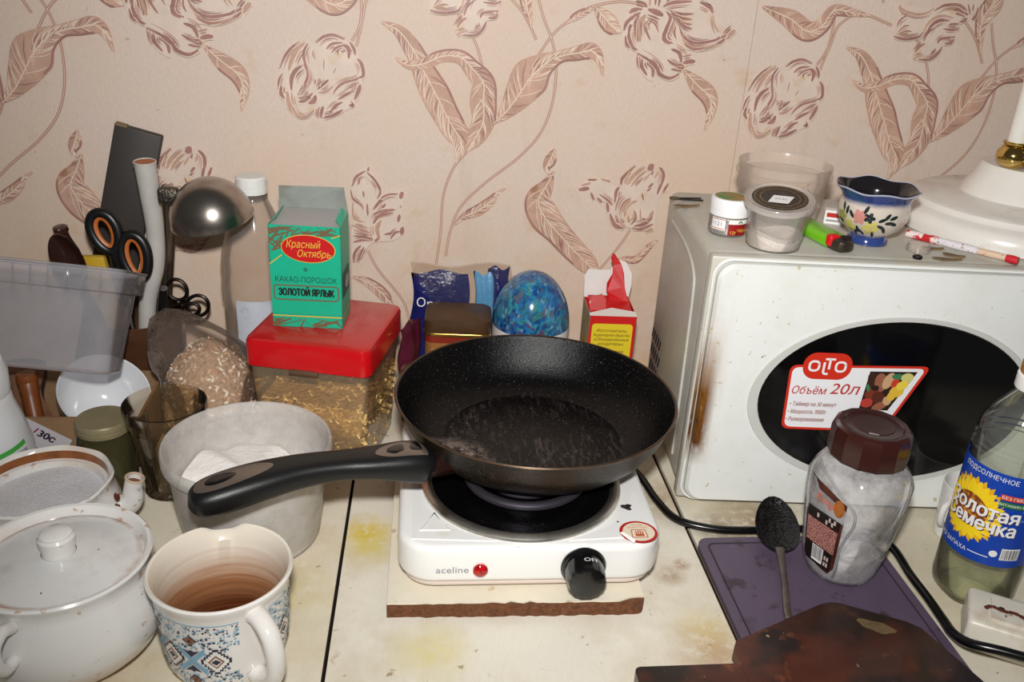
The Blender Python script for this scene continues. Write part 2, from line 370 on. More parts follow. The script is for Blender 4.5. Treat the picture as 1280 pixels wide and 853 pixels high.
WP_STROKES = [
 (0,1.5,[(-140.6,368.2),(-134.4,381.4),(-126.4,390.9),(-116.9,396.7)]),
 (0,2.8,[(-131.3,366.7),(-127.0,379.2),(-120.2,390.5),(-111.3,396.4)]),
 (0,1.8,[(-109.4,395.8),(-114.2,387.1),(-113.9,377.3),(-110.6,366.3)]),
 (0,1.8,[(-115.9,374.8),(-111.2,366.3),(-112.2,357.5),(-118.3,347.2),(-122.4,340.7)]),
 (0,2.6,[(-116.0,372.9),(-123.8,367.0),(-128.6,358.1),(-129.2,345.5)]),
 (0,1.3,[(-137.8,363.3),(-141.9,356.3),(-143.4,346.2)]),
 (0,2.1,[(-139.7,350.1),(-140.7,342.5),(-137.2,336.3)]),
 (0,2.8,[(-133.7,344.1),(-132.4,330.1),(-125.9,318.8)]),
 (0,1.8,[(-128.7,327.7),(-123.4,318.2),(-114.4,317.9),(-105.1,326.0)]),
 (0,1.8,[(-122.1,333.7),(-115.0,335.2),(-106.4,343.8)]),
 (0,2.9,[(-111.3,332.2),(-105.4,335.0),(-103.3,341.4)]),
 (0,1.8,[(-119.8,340.8),(-115.8,346.0),(-113.0,353.7)]),
 (0,1.8,[(-100.7,396.8),(-92.4,403.2),(-82.3,405.2),(-70.5,401.4)]),
 (0,1.0,[(-103.5,388.8),(-104.9,385.0),(-102.6,379.0)]),
 (0,1.5,[(-90.3,390.6),(-83.8,396.3),(-72.5,398.0)]),
 (0,1.3,[(-84.7,387.1),(-78.9,392.9),(-70.0,395.7)]),
 (0,1.0,[(-77.9,384.9),(-77.7,391.1)]),
 (0,2.5,[(-72.5,396.2),(-66.4,391.6),(-66.6,381.7)]),
 (0,1.8,[(-65.0,398.9),(-60.7,391.8),(-59.5,385.7)]),
 (0,2.3,[(-57.1,382.1),(-52.7,376.1),(-50.9,366.2),(-54.2,361.0)]),
 (0,1.6,[(-52.9,363.6),(-60.6,359.5),(-72.2,355.9),(-80.0,349.9),(-84.0,343.4)]),
 (0,1.0,[(-55.5,357.2),(-62.0,353.1),(-72.4,347.7)]),
 (0,2.6,[(-54.3,354.7),(-57.0,347.0),(-61.0,337.9)]),
 (0,1.3,[(-64.9,336.4),(-62.4,331.4),(-67.6,331.2)]),
 (0,1.8,[(-79.1,337.2),(-71.2,342.6),(-62.1,347.4)]),
 (0,1.6,[(-100.0,344.1),(-91.6,345.7),(-83.8,352.3)]),
 (0,1.8,[(-101.1,347.8),(-95.2,353.1),(-88.7,358.4)]),
 (0,2.3,[(-100.4,351.7),(-98.9,356.7),(-98.2,359.3)]),
 (0,1.0,[(-103.8,326.0),(-102.7,320.9),(-100.2,317.8)]),
 (0,2.1,[(-98.3,317.2),(-97.5,323.7),(-95.3,329.6)]),
 (0,2.1,[(-95.1,317.3),(-84.7,320.3),(-74.2,326.4)]),
 (0,1.8,[(-88.5,322.7),(-81.8,330.7),(-74.0,334.8)]),
 (0,0.6,[(-93.1,380.6),(-93.5,368.2)]),
 (0,0.6,[(-80.7,371.2),(-83.4,364.9)]),
 (1,2.5,[(239.2,442.4),(244.2,446.0),(253.1,447.2)]),
 (1,2.5,[(234.9,423.8),(238.3,434.0),(251.7,443.8)]),
 (1,1.8,[(237.3,418.8),(239.1,410.4),(244.1,406.3)]),
 (1,2.1,[(242.3,430.9),(240.9,419.0),(246.7,407.3),(252.6,404.1)]),
 (1,3.2,[(250.4,439.6),(247.7,431.1),(251.6,412.6)]),
 (1,3.5,[(257.4,441.6),(252.2,431.3),(254.3,412.8)]),
 (1,1.8,[(257.2,434.9),(259.1,426.6),(266.0,415.0)]),
 (1,3.2,[(259.4,447.5),(269.6,444.6),(277.3,441.7)]),
 (1,1.1,[(260.6,436.7),(269.4,432.1),(274.0,423.8)]),
 (1,2.5,[(280.4,446.0),(285.7,439.5),(282.7,427.6),(281.3,417.3),(292.0,412.7)]),
 (1,2.9,[(279.5,424.1),(282.4,415.7),(288.4,411.6)]),
 (1,1.4,[(293.2,431.4),(292.2,424.6),(295.0,417.9)]),
 (1,1.8,[(283.9,447.0),(296.9,444.2),(311.4,444.9)]),
 (1,1.8,[(286.0,444.6),(297.5,440.1),(310.5,439.0)]),
 (1,1.6,[(292.1,439.8),(301.9,434.4),(311.2,433.9)]),
 (1,1.4,[(296.4,435.0),(306.1,430.3),(311.9,428.9)]),
 (1,2.1,[(276.1,450.8),(286.4,455.4),(307.8,458.0)]),
 (1,2.5,[(316.9,457.6),(328.5,453.2),(333.2,446.7)]),
 (1,1.4,[(333.4,445.0),(336.7,435.1),(342.6,426.8)]),
 (1,1.8,[(296.8,431.6),(303.9,420.0),(317.6,414.6),(339.3,418.1),(351.3,424.6)]),
 (1,2.1,[(298.6,424.9),(308.7,411.7),(322.2,407.9),(340.1,413.0),(350.1,420.3)]),
 (1,1.4,[(303.0,413.1),(316.7,407.7),(329.4,409.9)]),
 (1,2.9,[(352.9,420.4),(356.7,425.7),(361.6,430.2)]),
 (1,2.2,[(342.6,414.8),(348.5,418.5),(351.3,424.6)]),
 (1,1.4,[(253.0,400.7),(254.1,390.4),(257.7,383.5)]),
 (1,2.5,[(259.1,395.8),(259.1,387.1),(266.8,376.9)]),
 (1,2.9,[(265.2,390.8),(272.2,385.9),(273.5,375.4)]),
 (1,2.5,[(253.0,400.7),(268.6,392.7),(276.9,386.0),(281.4,379.2),(293.1,375.2),(303.7,380.1)]),
 (1,2.5,[(290.9,406.6),(300.7,402.7),(304.8,392.4)]),
 (1,1.8,[(287.8,395.2),(296.7,390.3),(306.0,390.7)]),
 (1,2.2,[(293.7,385.0),(303.1,384.5),(308.2,388.2)]),
 (1,2.9,[(306.7,392.1),(313.0,394.1),(320.4,394.8)]),
 (1,2.9,[(298.8,388.7),(308.2,388.2)]),
 (1,1.4,[(245.0,455.1),(254.2,453.1),(258.3,449.1)]),
 (1,1.6,[(260.4,461.6),(260.9,450.1)]),
 (1,1.6,[(266.9,466.8),(266.9,452.0)]),
 (1,1.6,[(272.3,467.1),(270.7,450.5)]),
 (1,1.8,[(285.2,464.4),(279.3,454.2)]),
 (1,1.8,[(299.3,466.7),(289.4,459.7)]),
 (2,1.4,[(-46.5,262.8),(-47.5,257.3)]),
 (2,1.8,[(-50.1,258.2),(-60.8,250.6),(-65.4,239.6)]),
 (2,1.8,[(-48.4,256.4),(-39.6,247.6),(-33.5,234.9),(-37.1,225.6)]),
 (2,1.4,[(-67.2,235.8),(-64.8,224.8),(-56.0,217.6),(-53.4,212.1)]),
 (2,1.6,[(-64.9,221.1),(-65.1,206.2),(-59.9,198.8),(-50.9,197.1)]),
 (2,1.4,[(-53.1,234.4),(-52.3,227.0)]),
 (2,1.4,[(-48.8,219.7),(-48.1,204.7)]),
 (2,1.1,[(-58.3,241.6),(-56.4,248.9)]),
 (2,1.4,[(-35.3,223.7),(-25.4,230.5),(-12.9,231.8)]),
 (2,2.9,[(-10.2,226.3),(-7.9,234.7)]),
 (2,2.2,[(-41.7,212.4),(-34.4,221.9),(-30.9,223.9)]),
 (2,2.2,[(-41.8,206.7),(-29.1,210.8),(-16.5,213.0)]),
 (2,1.5,[(-30.9,214.5),(-27.3,220.2)]),
 (2,1.5,[(-10.2,215.0),(-9.3,218.8)]),
 (2,2.2,[(-41.9,195.4),(-34.6,205.0),(-18.3,209.2)]),
 (2,2.2,[(-12.8,198.0),(-11.0,207.5)]),
 (2,3.0,[(-34.8,176.4),(-37.4,189.8),(-32.8,199.4)]),
 (2,1.5,[(-29.2,182.3),(-20.1,184.4)]),
 (2,1.8,[(-22.0,176.7),(-16.5,184.5),(-11.0,186.5)]),
 (2,3.0,[(-9.1,182.7),(-7.4,192.4)]),
 (2,1.8,[(-67.2,192.9),(-56.4,189.4),(-45.6,183.9)]),
 (2,1.5,[(-65.5,187.2),(-52.9,183.7),(-43.8,180.1)]),
 (2,1.8,[(-65.6,179.6),(-52.9,178.9),(-42.1,176.2)]),
 (2,2.2,[(-65.8,171.9),(-53.0,175.1),(-42.1,174.3)]),
 (2,2.2,[(-40.3,173.4),(-34.7,178.3)]),
 (2,2.2,[(-65.3,146.6),(-64.2,158.3),(-56.7,168.2)]),
 (2,1.9,[(-62.5,148.6),(-56.9,154.6),(-51.3,164.4)]),
 (2,1.5,[(-58.8,154.5),(-53.1,166.3)]),
 (3,2.7,[(199.8,242.8),(212.1,245.1)]),
 (3,1.9,[(202.2,247.8),(213.5,251.0)]),
 (3,1.5,[(209.3,254.7),(220.8,255.4)]),
 (3,1.5,[(225.5,256.1),(236.4,253.5)]),
 (3,1.7,[(214.6,239.4),(219.2,230.7)]),
 (3,1.7,[(222.8,233.7),(229.2,228.0)]),
 (3,1.7,[(225.4,237.7),(236.8,230.1),(242.3,224.4)]),
 (3,2.3,[(235.1,228.1),(238.2,216.3)]),
 (3,2.7,[(240.3,214.4),(247.7,200.5),(259.9,196.8)]),
 (3,1.9,[(246.4,212.5),(255.5,201.7),(261.7,198.8)]),
 (3,2.3,[(244.8,228.4),(245.3,242.1),(248.7,247.1)]),
 (3,2.3,[(250.3,250.0),(251.4,258.8),(265.2,273.6)]),
 (3,1.5,[(253.8,254.0),(260.3,265.8)]),
 (3,2.7,[(258.1,250.2),(264.6,262.0),(277.0,272.0)]),
 (3,1.9,[(262.2,248.4),(270.6,260.3),(279.4,268.2)]),
 (3,4.2,[(281.3,268.3),(286.2,276.1)]),
 (3,1.9,[(285.9,262.6),(286.9,270.4)]),
 (3,1.5,[(277.1,254.7),(283.7,264.5)]),
 (3,1.9,[(283.8,247.1),(289.0,253.0)]),
 (3,1.5,[(282.3,243.1),(287.7,247.2)]),
 (3,1.5,[(290.2,258.9),(293.2,266.7)]),
 (3,2.3,[(294.4,272.5),(300.4,263.1),(298.5,247.4)]),
 (3,1.9,[(295.5,239.5),(298.7,253.3)]),
 (3,1.9,[(302.2,241.7),(307.5,253.5)]),
 (3,3.5,[(255.8,216.8),(256.7,226.7),(263.9,232.8)]),
 (3,2.7,[(258.4,210.8),(260.9,224.8),(272.0,231.0)]),
 (3,1.9,[(265.2,203.0),(262.2,212.9)]),
 (3,1.9,[(267.4,201.0),(272.5,209.2),(269.4,219.1)]),
 (3,1.2,[(278.6,207.3),(277.0,221.3)]),
 (3,1.2,[(279.8,231.2),(276.7,241.0)]),
 (3,2.7,[(288.8,205.5),(293.0,219.7)]),
 (3,2.3,[(271.6,199.1),(285.0,203.4),(294.0,211.7)]),
 (3,2.3,[(269.9,197.0),(281.9,196.3),(295.1,202.6)]),
 (3,2.0,[(286.2,193.3),(295.8,196.6)]),
 (3,1.2,[(278.4,209.3),(288.5,207.5)]),
 (4,1.5,[(19.5,470.2),(24.2,464.4),(40.2,460.3),(53.3,462.1),(61.3,467.9)]),
 (4,1.3,[(19.4,467.8),(22.9,464.3)]),
 (4,1.0,[(26.9,459.1),(30.5,461.1)]),
 (4,1.2,[(21.9,446.1),(24.2,453.5),(31.1,458.7)]),
 (4,1.0,[(24.8,440.1),(30.0,446.5),(36.5,448.0)]),
 (4,1.0,[(24.0,437.7),(33.9,441.8),(40.8,441.5)]),
 (4,1.8,[(21.1,435.7),(27.6,434.1),(37.3,433.6),(50.3,436.3),(54.5,441.5)]),
 (4,1.8,[(62.1,464.9),(72.8,470.9),(88.8,472.2),(98.3,467.8),(103.3,462.0)]),
 (4,1.8,[(84.7,467.2),(93.2,466.4),(102.6,462.0)]),
 (4,1.3,[(88.4,463.7),(100.3,460.6)]),
 (4,1.8,[(103.3,459.6),(101.4,456.4),(95.1,454.3)]),
 (4,1.8,[(54.8,440.2),(57.8,450.2),(65.4,457.8),(75.7,460.1),(87.2,458.2)]),
 (4,1.8,[(59.2,439.2),(63.5,449.2),(71.7,454.5),(82.6,454.9)]),
 (4,1.6,[(57.7,431.7),(60.3,440.5),(66.8,446.9)]),
 (4,1.6,[(83.5,451.3),(95.6,452.5)]),
 (4,1.6,[(78.0,446.2),(90.6,445.5),(96.8,448.2)]),
 (4,1.0,[(81.6,443.3),(92.7,443.1)]),
 (4,1.8,[(75.4,430.0),(78.2,435.1),(94.0,438.3)]),
 (4,1.8,[(83.7,430.4),(91.6,431.9),(94.0,438.3)]),
 (4,1.0,[(78.9,432.6),(87.8,435.5)]),
 (4,1.8,[(50.6,419.0),(54.5,425.4),(60.4,429.4)]),
 (4,1.8,[(50.4,411.4),(55.8,414.8),(62.4,416.3)]),
 (4,1.8,[(56.6,411.7),(70.4,412.3),(78.4,418.9),(81.9,426.5)]),
 (4,1.0,[(69.1,417.2),(73.6,421.2),(74.0,425.0)]),
 (4,1.3,[(109.1,458.6),(112.9,460.0),(113.9,471.0)]),
 (4,1.0,[(100.7,474.0),(106.4,463.3)]),
 (4,1.0,[(108.1,467.1),(107.4,474.3)]),
]
# ------------------------------------------------------------------ setting: back wall with wallpaper strips, floor, base cabinets
WALL_Y = 1.04
PER = 0.5286
plaster = M('plaster', (190, 180, 165), 0.9, var=0.1)
w_ = MB(); w_.box(-1.6, 2.0, WALL_Y+0.001, WALL_Y+0.12, -0.85, 1.6)
wall = struct(obj('wall_back', w_, plaster))
fl_ = MB(); fl_.box(-1.6, 2.0, -0.6, WALL_Y+0.12, -0.90, -0.85)
struct(obj('floor', fl_, M('floor_lino', (120, 95, 70), 0.6, var=0.3, vs=8)))
def wallpaper_extra(t, out):
    weave = t.ramp(t.noise(1.0, 3, 0.6, (900, 1, 160)), 0.35, 0.65)
    out = t.mix(t.math('MULTIPLY', weave, 0.26), out, lin((190, 164, 142)))
    weave2 = t.ramp(t.noise(1.0, 3, 0.6, (140, 1, 1100)), 0.35, 0.65)
    out = t.mix(t.math('MULTIPLY', weave2, 0.22), out, lin((242, 226, 208)))
    warm = t.ramp(t.noise(4.0, 3, 0.6), 0.40, 0.66)
    out = t.mix(t.math('MULTIPLY', warm, 0.35), out, lin((226, 194, 160)))
    x = t.xyz()
    low = t.math('MULTIPLY', t.ramp(x[2], 0.30, 0.02), t.ramp(t.noise(9, 4, 0.7), 0.35, 0.62))
    out = t.mix(t.math('MULTIPLY', low, 0.55), out, lin((208, 172, 126)))
    streak = t.ramp(t.noise(1.0, 3, 0.6, (26, 1, 2.2), (3, 0, 1)), 0.60, 0.75)
    out = t.mix(t.math('MULTIPLY', streak, 0.30), out, lin((196, 172, 150)))
    return out
paper = M('wallpaper', (228, 209, 196), 0.62, spec=0.35, extra=wallpaper_extra, bump=(1.0, 0.0006, (500, 500, 120)),
          spots=[((150, 110, 70), 55, 0.715, 0.75, 0.6), ((200, 156, 92), 22, 0.62, 0.76, 0.4)])
pr_fill = M('print_leaf_fill', (203, 164, 143), 0.55, var=0.22, vs=40, spots=[((150, 88, 50), 30, 0.62, 0.72, 0.6)])
pr_cream = M('print_cream', (236, 214, 194), 0.5)
pr_mauve = M('print_mauve', (172, 126, 116), 0.45, var=0.25, vs=60)
pr_petal = M('print_petal', (229, 209, 193), 0.5, var=0.08, vs=50, spots=[((214, 176, 110), 45, 0.62, 0.72, 0.5)])
pr_stem = M('print_stem', (186, 144, 126), 0.5)
def print_mesh():
    rnd = random.Random(3)
    mb = MB(); cnt = [0]
    def put(path, w, mi, e):
        cnt[0] += 1; e += 0.000006*(cnt[0] % 60)
        mb.ribbon([(p[0]/1000, p[1]/1000) for p in path], [x/1000 for x in w] if isinstance(w, list) else w/1000, mi, lambda x, z: (x, WALL_Y-e, z))
    for st in WP_STEMS:
        p = smoothpath(st, 8); put(p, 1.5, 4, 0.0016); put(p, 0.3, 1, 0.0018)
    for li, lf in enumerate(WP_LEAVES):
        le = 0.0008*(li % 3); vs_ = rnd.choice((-1, 1))
        p = [(q[0], q[1], q[2]*1.22) for q in smoothpath(lf, 9)]
        put([q[:2] for q in p], [max(0.4, q[2]) for q in p], 0, 0.0020+le)
        n = len(p)
        put([q[:2] for q in p], [0.35+0.25*(q[2] > 5) for q in p], 1, 0.0024+le)
        for i in range(2, n-2):
            a, b = p[i-1], p[i+1]; dx, dz = b[0]-a[0], b[1]-a[1]; L = math.hypot(dx, dz) or 1
            tx, tz = dx/L, dz/L; nx, nz = -tz, tx; w = p[i][2]
            if w < 2: continue
            for sgn in (-1, 1):
                if rnd.random() < (0.25 if sgn == vs_ else 0.7): continue
                back = w*rnd.uniform(1.0, 2.2)
                j = min(n-1, i+int(back/max(L/2, 0.1))); wj = p[j][2]
                a2, b2 = p[max(0, j-1)], p[min(n-1, j+1)]; dx2, dz2 = b2[0]-a2[0], b2[1]-a2[1]; L2 = math.hypot(dx2, dz2) or 1
                x0, z0 = p[i][0]+nx*sgn*w*rnd.uniform(-0.3, 0.2), p[i][1]+nz*sgn*w*rnd.uniform(-0.3, 0.2)
                x1, z1 = p[j][0]-dz2/L2*sgn*wj*0.92, p[j][1]+dx2/L2*sgn*wj*0.92
                xm, zm = (x0+x1)/2+nx*sgn*w*0.14, (z0+z1)/2+nz*sgn*w*0.14
                if rnd.random() < 0.72: put([(x0, z0), (xm, zm), (x1, z1)], [0.2, 0.5, 0.15], 1, 0.0024+le)
                else: put([(x0, z0), (xm, zm), (x1, z1)], [0.1, 0.9, 0.2], 2, 0.0022+le)
        side = rnd.choice((-1, 1))
        ed = []
        for i in range(n):
            a, b = p[max(0, i-1)], p[min(n-1, i+1)]; dx, dz = b[0]-a[0], b[1]-a[1]; L = math.hypot(dx, dz) or 1
            ed.append((p[i][0]-dz/L*side*p[i][2]*0.9, p[i][1]+dx/L*side*p[i][2]*0.9))
        k0, k1 = int(n*0.25), int(n*0.8)
        put(ed[k0:k1], [0.1]+[1.1]*(k1-k0-2)+[0.1], 2, 0.0026+le)
    for fi, fl_p in enumerate(WP_FILLS):
        pts = smoothpath(fl_p, 4, True)
        mb.poly([(x/1000, WALL_Y-0.0040-0.0001*fi, z/1000) for x, z in pts], 3)
    cen = [(sum(p[0] for p in f)/len(f), sum(p[1] for p in f)/len(f)) for f in WP_FILLS]
    for fi, w, st in WP_STROKES:
        p = smoothpath(st, 6); n = len(p)
        prof = [w*0.85*max(0.12, sin(PI*(0.06+0.88*k/(n-1)))**0.8)*rnd.uniform(0.88, 1.1) for k in range(n)]
        put(p, prof, 2 if rnd.random() < 0.75 else 0, 0.0048)
        m = n//2; a, b = p[m-1], p[min(n-1, m+1)]; dx, dz = b[0]-a[0], b[1]-a[1]
        sd = 1 if (cen[fi][0]-p[m][0])*-dz+(cen[fi][1]-p[m][1])*dx > 0 else -1
        def offs(d):
            o = []
            for k in range(n):
                a, b = p[max(0, k-1)], p[min(n-1, k+1)]; dx, dz = b[0]-a[0], b[1]-a[1]; L = math.hypot(dx, dz) or 1
                o.append((p[k][0]-dz/L*sd*d, p[k][1]+dx/L*sd*d))
            return o
        put(offs(-w-0.4), 0.35, 1, 0.0054)
        if n > 8:
            for d, ww_ in ((w*1.7, 0.34), (w*2.6, 0.24)):
                o2 = offs(d); k0, k1 = int(n*rnd.uniform(0.05, 0.3)), int(n*rnd.uniform(0.6, 0.95))
                if k1-k0 > 3: put(o2[k0:k1], [max(0.12, ww_*w*sin(PI*(k+0.5)/(k1-k0))) for k in range(k1-k0)], 2 if rnd.random() < 0.5 else 0, 0.0060)
    return mb
strips = [0.3850+PER*k for k in range(-3, 3)]
pm = None
for i, x0 in enumerate(strips):
    s_ = MB(); s_.box(x0, x0+PER-(0.0005 if i == 2 else 0.0), WALL_Y-0.0008, WALL_Y+0.002, -0.85, 1.6)
    st = obj('wallpaper_strip', s_, paper, wall)
    for row in (0, 1, 2):
        if pm is None:
            p_ = obj('floral_print', print_mesh(), [pr_fill, pr_cream, pr_mauve, pr_petal, pr_stem], st, smooth=0); pm = p_.data
        else:
            p_ = bpy.data.objects.new('floral_print', pm); COL.objects.link(p_); p_.parent = st
        p_['kind'] = 'stuff'
        # the master print was measured on the strip just left of the seam at x = 0.385
        p_.location = ((i-2)*PER, 0, row*0.40-0.004*(i-2))

# worktops on base cabinets
def top_extra(blobs):
    def f(t, out):
        weave = t.ramp(t.noise(1.0, 2, 0.5, (700, 90, 1)), 0.35, 0.65)
        out = t.mix(t.math('MULTIPLY', weave, 0.10), out, lin((190, 178, 150)))
        weave = t.ramp(t.noise(1.0, 2, 0.5, (90, 700, 1)), 0.35, 0.65)
        out = t.mix(t.math('MULTIPLY', weave, 0.10), out, lin((240, 232, 214)))
        dirt = t.ramp(t.noise(7, 5, 0.7), 0.45, 0.75)
        out = t.mix(t.math('MULTIPLY', dirt, 0.6), out, lin((192, 170, 120)))
        for (bx, by, r, c, st) in blobs:
            x = t.xyz()
            d = t.math('SQRT', t.math('ADD', t.math('POWER', t.math('SUBTRACT', x[0], bx), 2), t.math('POWER', t.math('SUBTRACT', x[1], by), 2)), 0)
            k = t.math('MULTIPLY', t.ramp(d, r, r*0.1), t.ramp(t.noise(70, 4, 0.7), 0.28, 0.52))
            out = t.mix(t.math('MULTIPLY', k, st), out, lin(c))
        return out
    return f
tsp = [((128, 88, 40), 60, 0.67, 0.72, 0.75), ((158, 108, 50), 30, 0.68, 0.76, 0.55), ((60, 40, 25), 160, 0.735, 0.75, 0.8)]
Y_ = (222, 196, 40)
tops = [M('laminate_pale', (234, 226, 206), 0.42, spots=tsp, extra=top_extra([(-0.10, 0.62, 0.05, (214, 196, 90), 0.4), (-0.13, 0.66, 0.08, (190, 150, 90), 0.4)])),
        M('laminate_white', (238, 232, 217), 0.40, spots=tsp, extra=top_extra([(-0.037, 0.700, 0.035, Y_, 0.95), (-0.033, 0.675, 0.03, (218, 204, 110), 0.7), (0.02, 0.545, 0.04, (224, 210, 110), 0.5), (0.247, 0.56, 0.03, Y_, 0.4), (0.235, 0.63, 0.018, (150, 110, 60), 0.7), (0.25, 0.645, 0.01, (150, 95, 40), 0.9), (0.25, 0.53, 0.05, (176, 128, 60), 0.6), (0.255, 0.745, 0.05, (170, 140, 90), 0.6)])),
        M('laminate_worn', (230, 224, 206), 0.42, spots=tsp, extra=top_extra([(0.34, 0.705, 0.06, (140, 105, 60), 0.75), (0.45, 0.71, 0.06, (150, 118, 66), 0.6), (0.30, 0.70, 0.03, (110, 80, 45), 0.6), (0.42, 0.60, 0.05, (190, 170, 120), 0.4)]))]
core = M('chipboard_edge', (80, 52, 34), 0.9, var=0.5, vs=200, bump=(300, 0.002))
cab = M('cabinet_front', (200, 190, 168), 0.5, var=0.08)
knobm = M('brass_knob', (150, 120, 60), 0.35, 0.8)
seam1 = lambda y: -0.0585 + (y-0.645)*0.027
for i, (xa, xb, lab) in enumerate(((-1.25, None, 'cream laminate worktop and cabinet under the teapot, mug and flour tub'),
                                   (None, 0.2680, 'pale worktop and cabinet with yellow stains under the white hotplate'),
                                   (0.2725, 1.3, 'worn cream worktop and cabinet under the microwave and purple board'))):
    t = thing('base_cabinet', lab, 'cabinet', (0, 0, 0), group='kitchen base cabinets along the wall')
    y0, y1 = 0.40, WALL_Y-0.001
    A = (lambda y: xa) if xa is not None else (lambda y: seam1(y)+0.0016)
    B = (lambda y: xb) if xb is not None else (lambda y: seam1(y)-0.0016)
    mb = MB(); mb.add([(A(y0), y0, -0.004), (B(y0), y0, -0.004), (B(y1), y1, -0.004), (A(y1), y1, -0.004), (A(y0), y0, 0), (B(y0), y0, 0), (B(y1), y1, 0), (A(y1), y1, 0)],
                      [[4, 5, 6, 7], [0, 1, 5, 4], [1, 2, 6, 5], [2, 3, 7, 6], [3, 0, 4, 7], [3, 2, 1, 0]])
    obj('worktop', mb, tops[i], t, smooth=0)
    mb = MB(); mb.add([(A(y0)+.0005, y0, -0.03), (B(y0)-.0005, y0, -0.03), (B(y1)-.0005, y1, -0.03), (A(y1)+.0005, y1, -0.03), (A(y0)+.0005, y0, -0.004), (B(y0)-.0005, y0, -0.004), (B(y1)-.0005, y1, -0.004), (A(y1)+.0005, y1, -0.004)],
                      [[4, 5, 6, 7], [0, 1, 5, 4], [1, 2, 6, 5], [2, 3, 7, 6], [3, 0, 4, 7], [3, 2, 1, 0]])
    obj('worktop_core', mb, core, t, smooth=0)
    xl, xr = max(A(y0), A(y1))+0.004, min(B(y0), B(y1))-0.004
    mb = MB(); mb.box(xl, xr, y0+0.05, y1-0.01, -0.85, -0.03); obj('cabinet_body', mb, cab, t, smooth=0)
    mb = MB(); mb.rbox(xl+0.01, xr-0.01, y0+0.03, y0+0.05, -0.77, -0.05, 0.003); d = obj('door', mb, cab, t)
    mb = MB(); mb.lathe([(0, 0.028), (0.009, 0.026), (0.013, 0.018), (0.008, 0.008), (0.006, 0)], 20)
    mb.xf(lambda x, y, z: (xr-0.05+x, y0+0.03-z, -0.2+y)); obj('knob', mb, knobm, d)

# ------------------------------------------------------------------ chipboard offcut under the hotplate
t = thing('chipboard_offcut', 'laminate-topped chipboard offcut with raw brown edge under the white hotplate', 'board', (0.094, 0.705, 0), math.radians(-1.2))
mb = MB(); ps = []
rnd = random.Random(5)
for k in range(41): ps.append((-0.1075+0.215*k/40, -0.122+rnd.uniform(-0.0008, 0.0008)))
ps[-1] = (0.1055, -0.120)
ps += [(0.1075, -0.117), (0.1075, 0.12), (-0.1075, 0.12)]
mb.prism(ps, 0, 0.0135); obj('chipboard_core', mb, M('chipboard_raw', (116, 72, 44), 0.95, var=0.5, vs=260, bump=(350, 0.004)), t, smooth=0)
mb = MB(); ps2 = []
for k in range(41):
    y = -0.1215+rnd.uniform(-0.0006, 0.0004)
    if k in (16, 19, 22): y += 0.0016
    if k > 36: y += 0.0012*(k-36)+rnd.uniform(0, 0.002)
    ps2.append((-0.1073+0.2146*k/40, y))
ps2 += [(0.1073, 0.1198), (-0.1073, 0.1198)]
mb.prism(ps2, 0.0135, 0.0150); obj('laminate_top', mb, M('laminate_offcut', (232, 224, 204), 0.45, var=0.06, spots=[((170, 130, 70), 40, 0.62, 0.7, 0.6), ((120, 75, 40), 70, 0.70, 0.74, 0.7)]), t, smooth=0)

# ------------------------------------------------------------------ hotplate
hp_white = M('hotplate_enamel', (242, 241, 238), 0.22, coat=0.3, spots=[((210, 190, 120), 18, 0.66, 0.80, 0.35), ((90, 40, 25), 130, 0.735, 0.755, 0.9)])
blackpl = M('black_plastic', (14, 14, 15), 0.22, coat=0.3)
chrome = M('drip_ring_chrome', (226, 222, 212), 0.34, 1.0, var=0.2, vs=40, spots=[((140, 110, 60), 30, 0.55, 0.7, 0.5)])
burnt = M('burnt_enamel', (9, 8, 8), 0.16, var=0.3, vs=50, bump=(160, 0.001), spots=[((70, 66, 60), 220, 0.70, 0.76, 0.5)])
hp = thing('hotplate', 'white single-burner electric hotplate with black knob under the frying pan', 'hotplate', (0.1050, 0.7085, 0.0150), math.radians(-0.6))
mb = MB(); mb.rbox(-0.1115, 0.1115, -0.1135, 0.1135, 0.010, 0.046, 0.006, 4, vert=0.030)
obj('housing', mb, hp_white, hp)
mb = MB(); mb.rbox(-0.1075, 0.1075, -0.1095, 0.1095, 0.0045, 0.0105, 0.002, 2, vert=0.027)
obj('base_tray', mb, M('tray_pinkish', (222, 206, 196), 0.5), hp)
for sx in (-1, 1):
    for sy in (-1, 1):
        mb = MB(); mb.lathe([(0, 0), (0.008, 0), (0.009, 0.006), (0, 0.006)], 16, sx*0.082, sy*0.086); obj('foot', mb, blackpl, hp)
bc = (-0.0015, -0.0165)
mb = MB(); mb.lathe([(0.0, 0.0473), (0.050, 0.0473), (0.078, 0.0475), (0.0815, 0.0482)], 72, *bc); obj('burner_bowl', mb, burnt, hp)
mb = MB(); mb.lathe([(0.0805, 0.0465), (0.0815, 0.0487), (0.0845, 0.0505), (0.0880, 0.0500), (0.0905, 0.0482), (0.0910, 0.0462)], 72, *bc); obj('drip_ring', mb, chrome, hp)
mb = MB(); pth = []
for k in range(150):
    a = -0.9+k/150*2*PI*2.3; r = 0.020+0.0400*k/150
    pth.append((bc[0]+r*cos(a), bc[1]+r*sin(a), 0.0555))
pth = [(bc[0]+0.01, bc[1]+0.0, 0.0490)]+pth+[(pth[-1][0]+0.012, pth[-1][1]+0.018, 0.0500)]
mb.tube(pth, 0.0044, 10, flat=0.85); obj('heating_coil', mb, M('coil_steel', (78, 74, 82), 0.45, 0.7, var=0.15), hp)
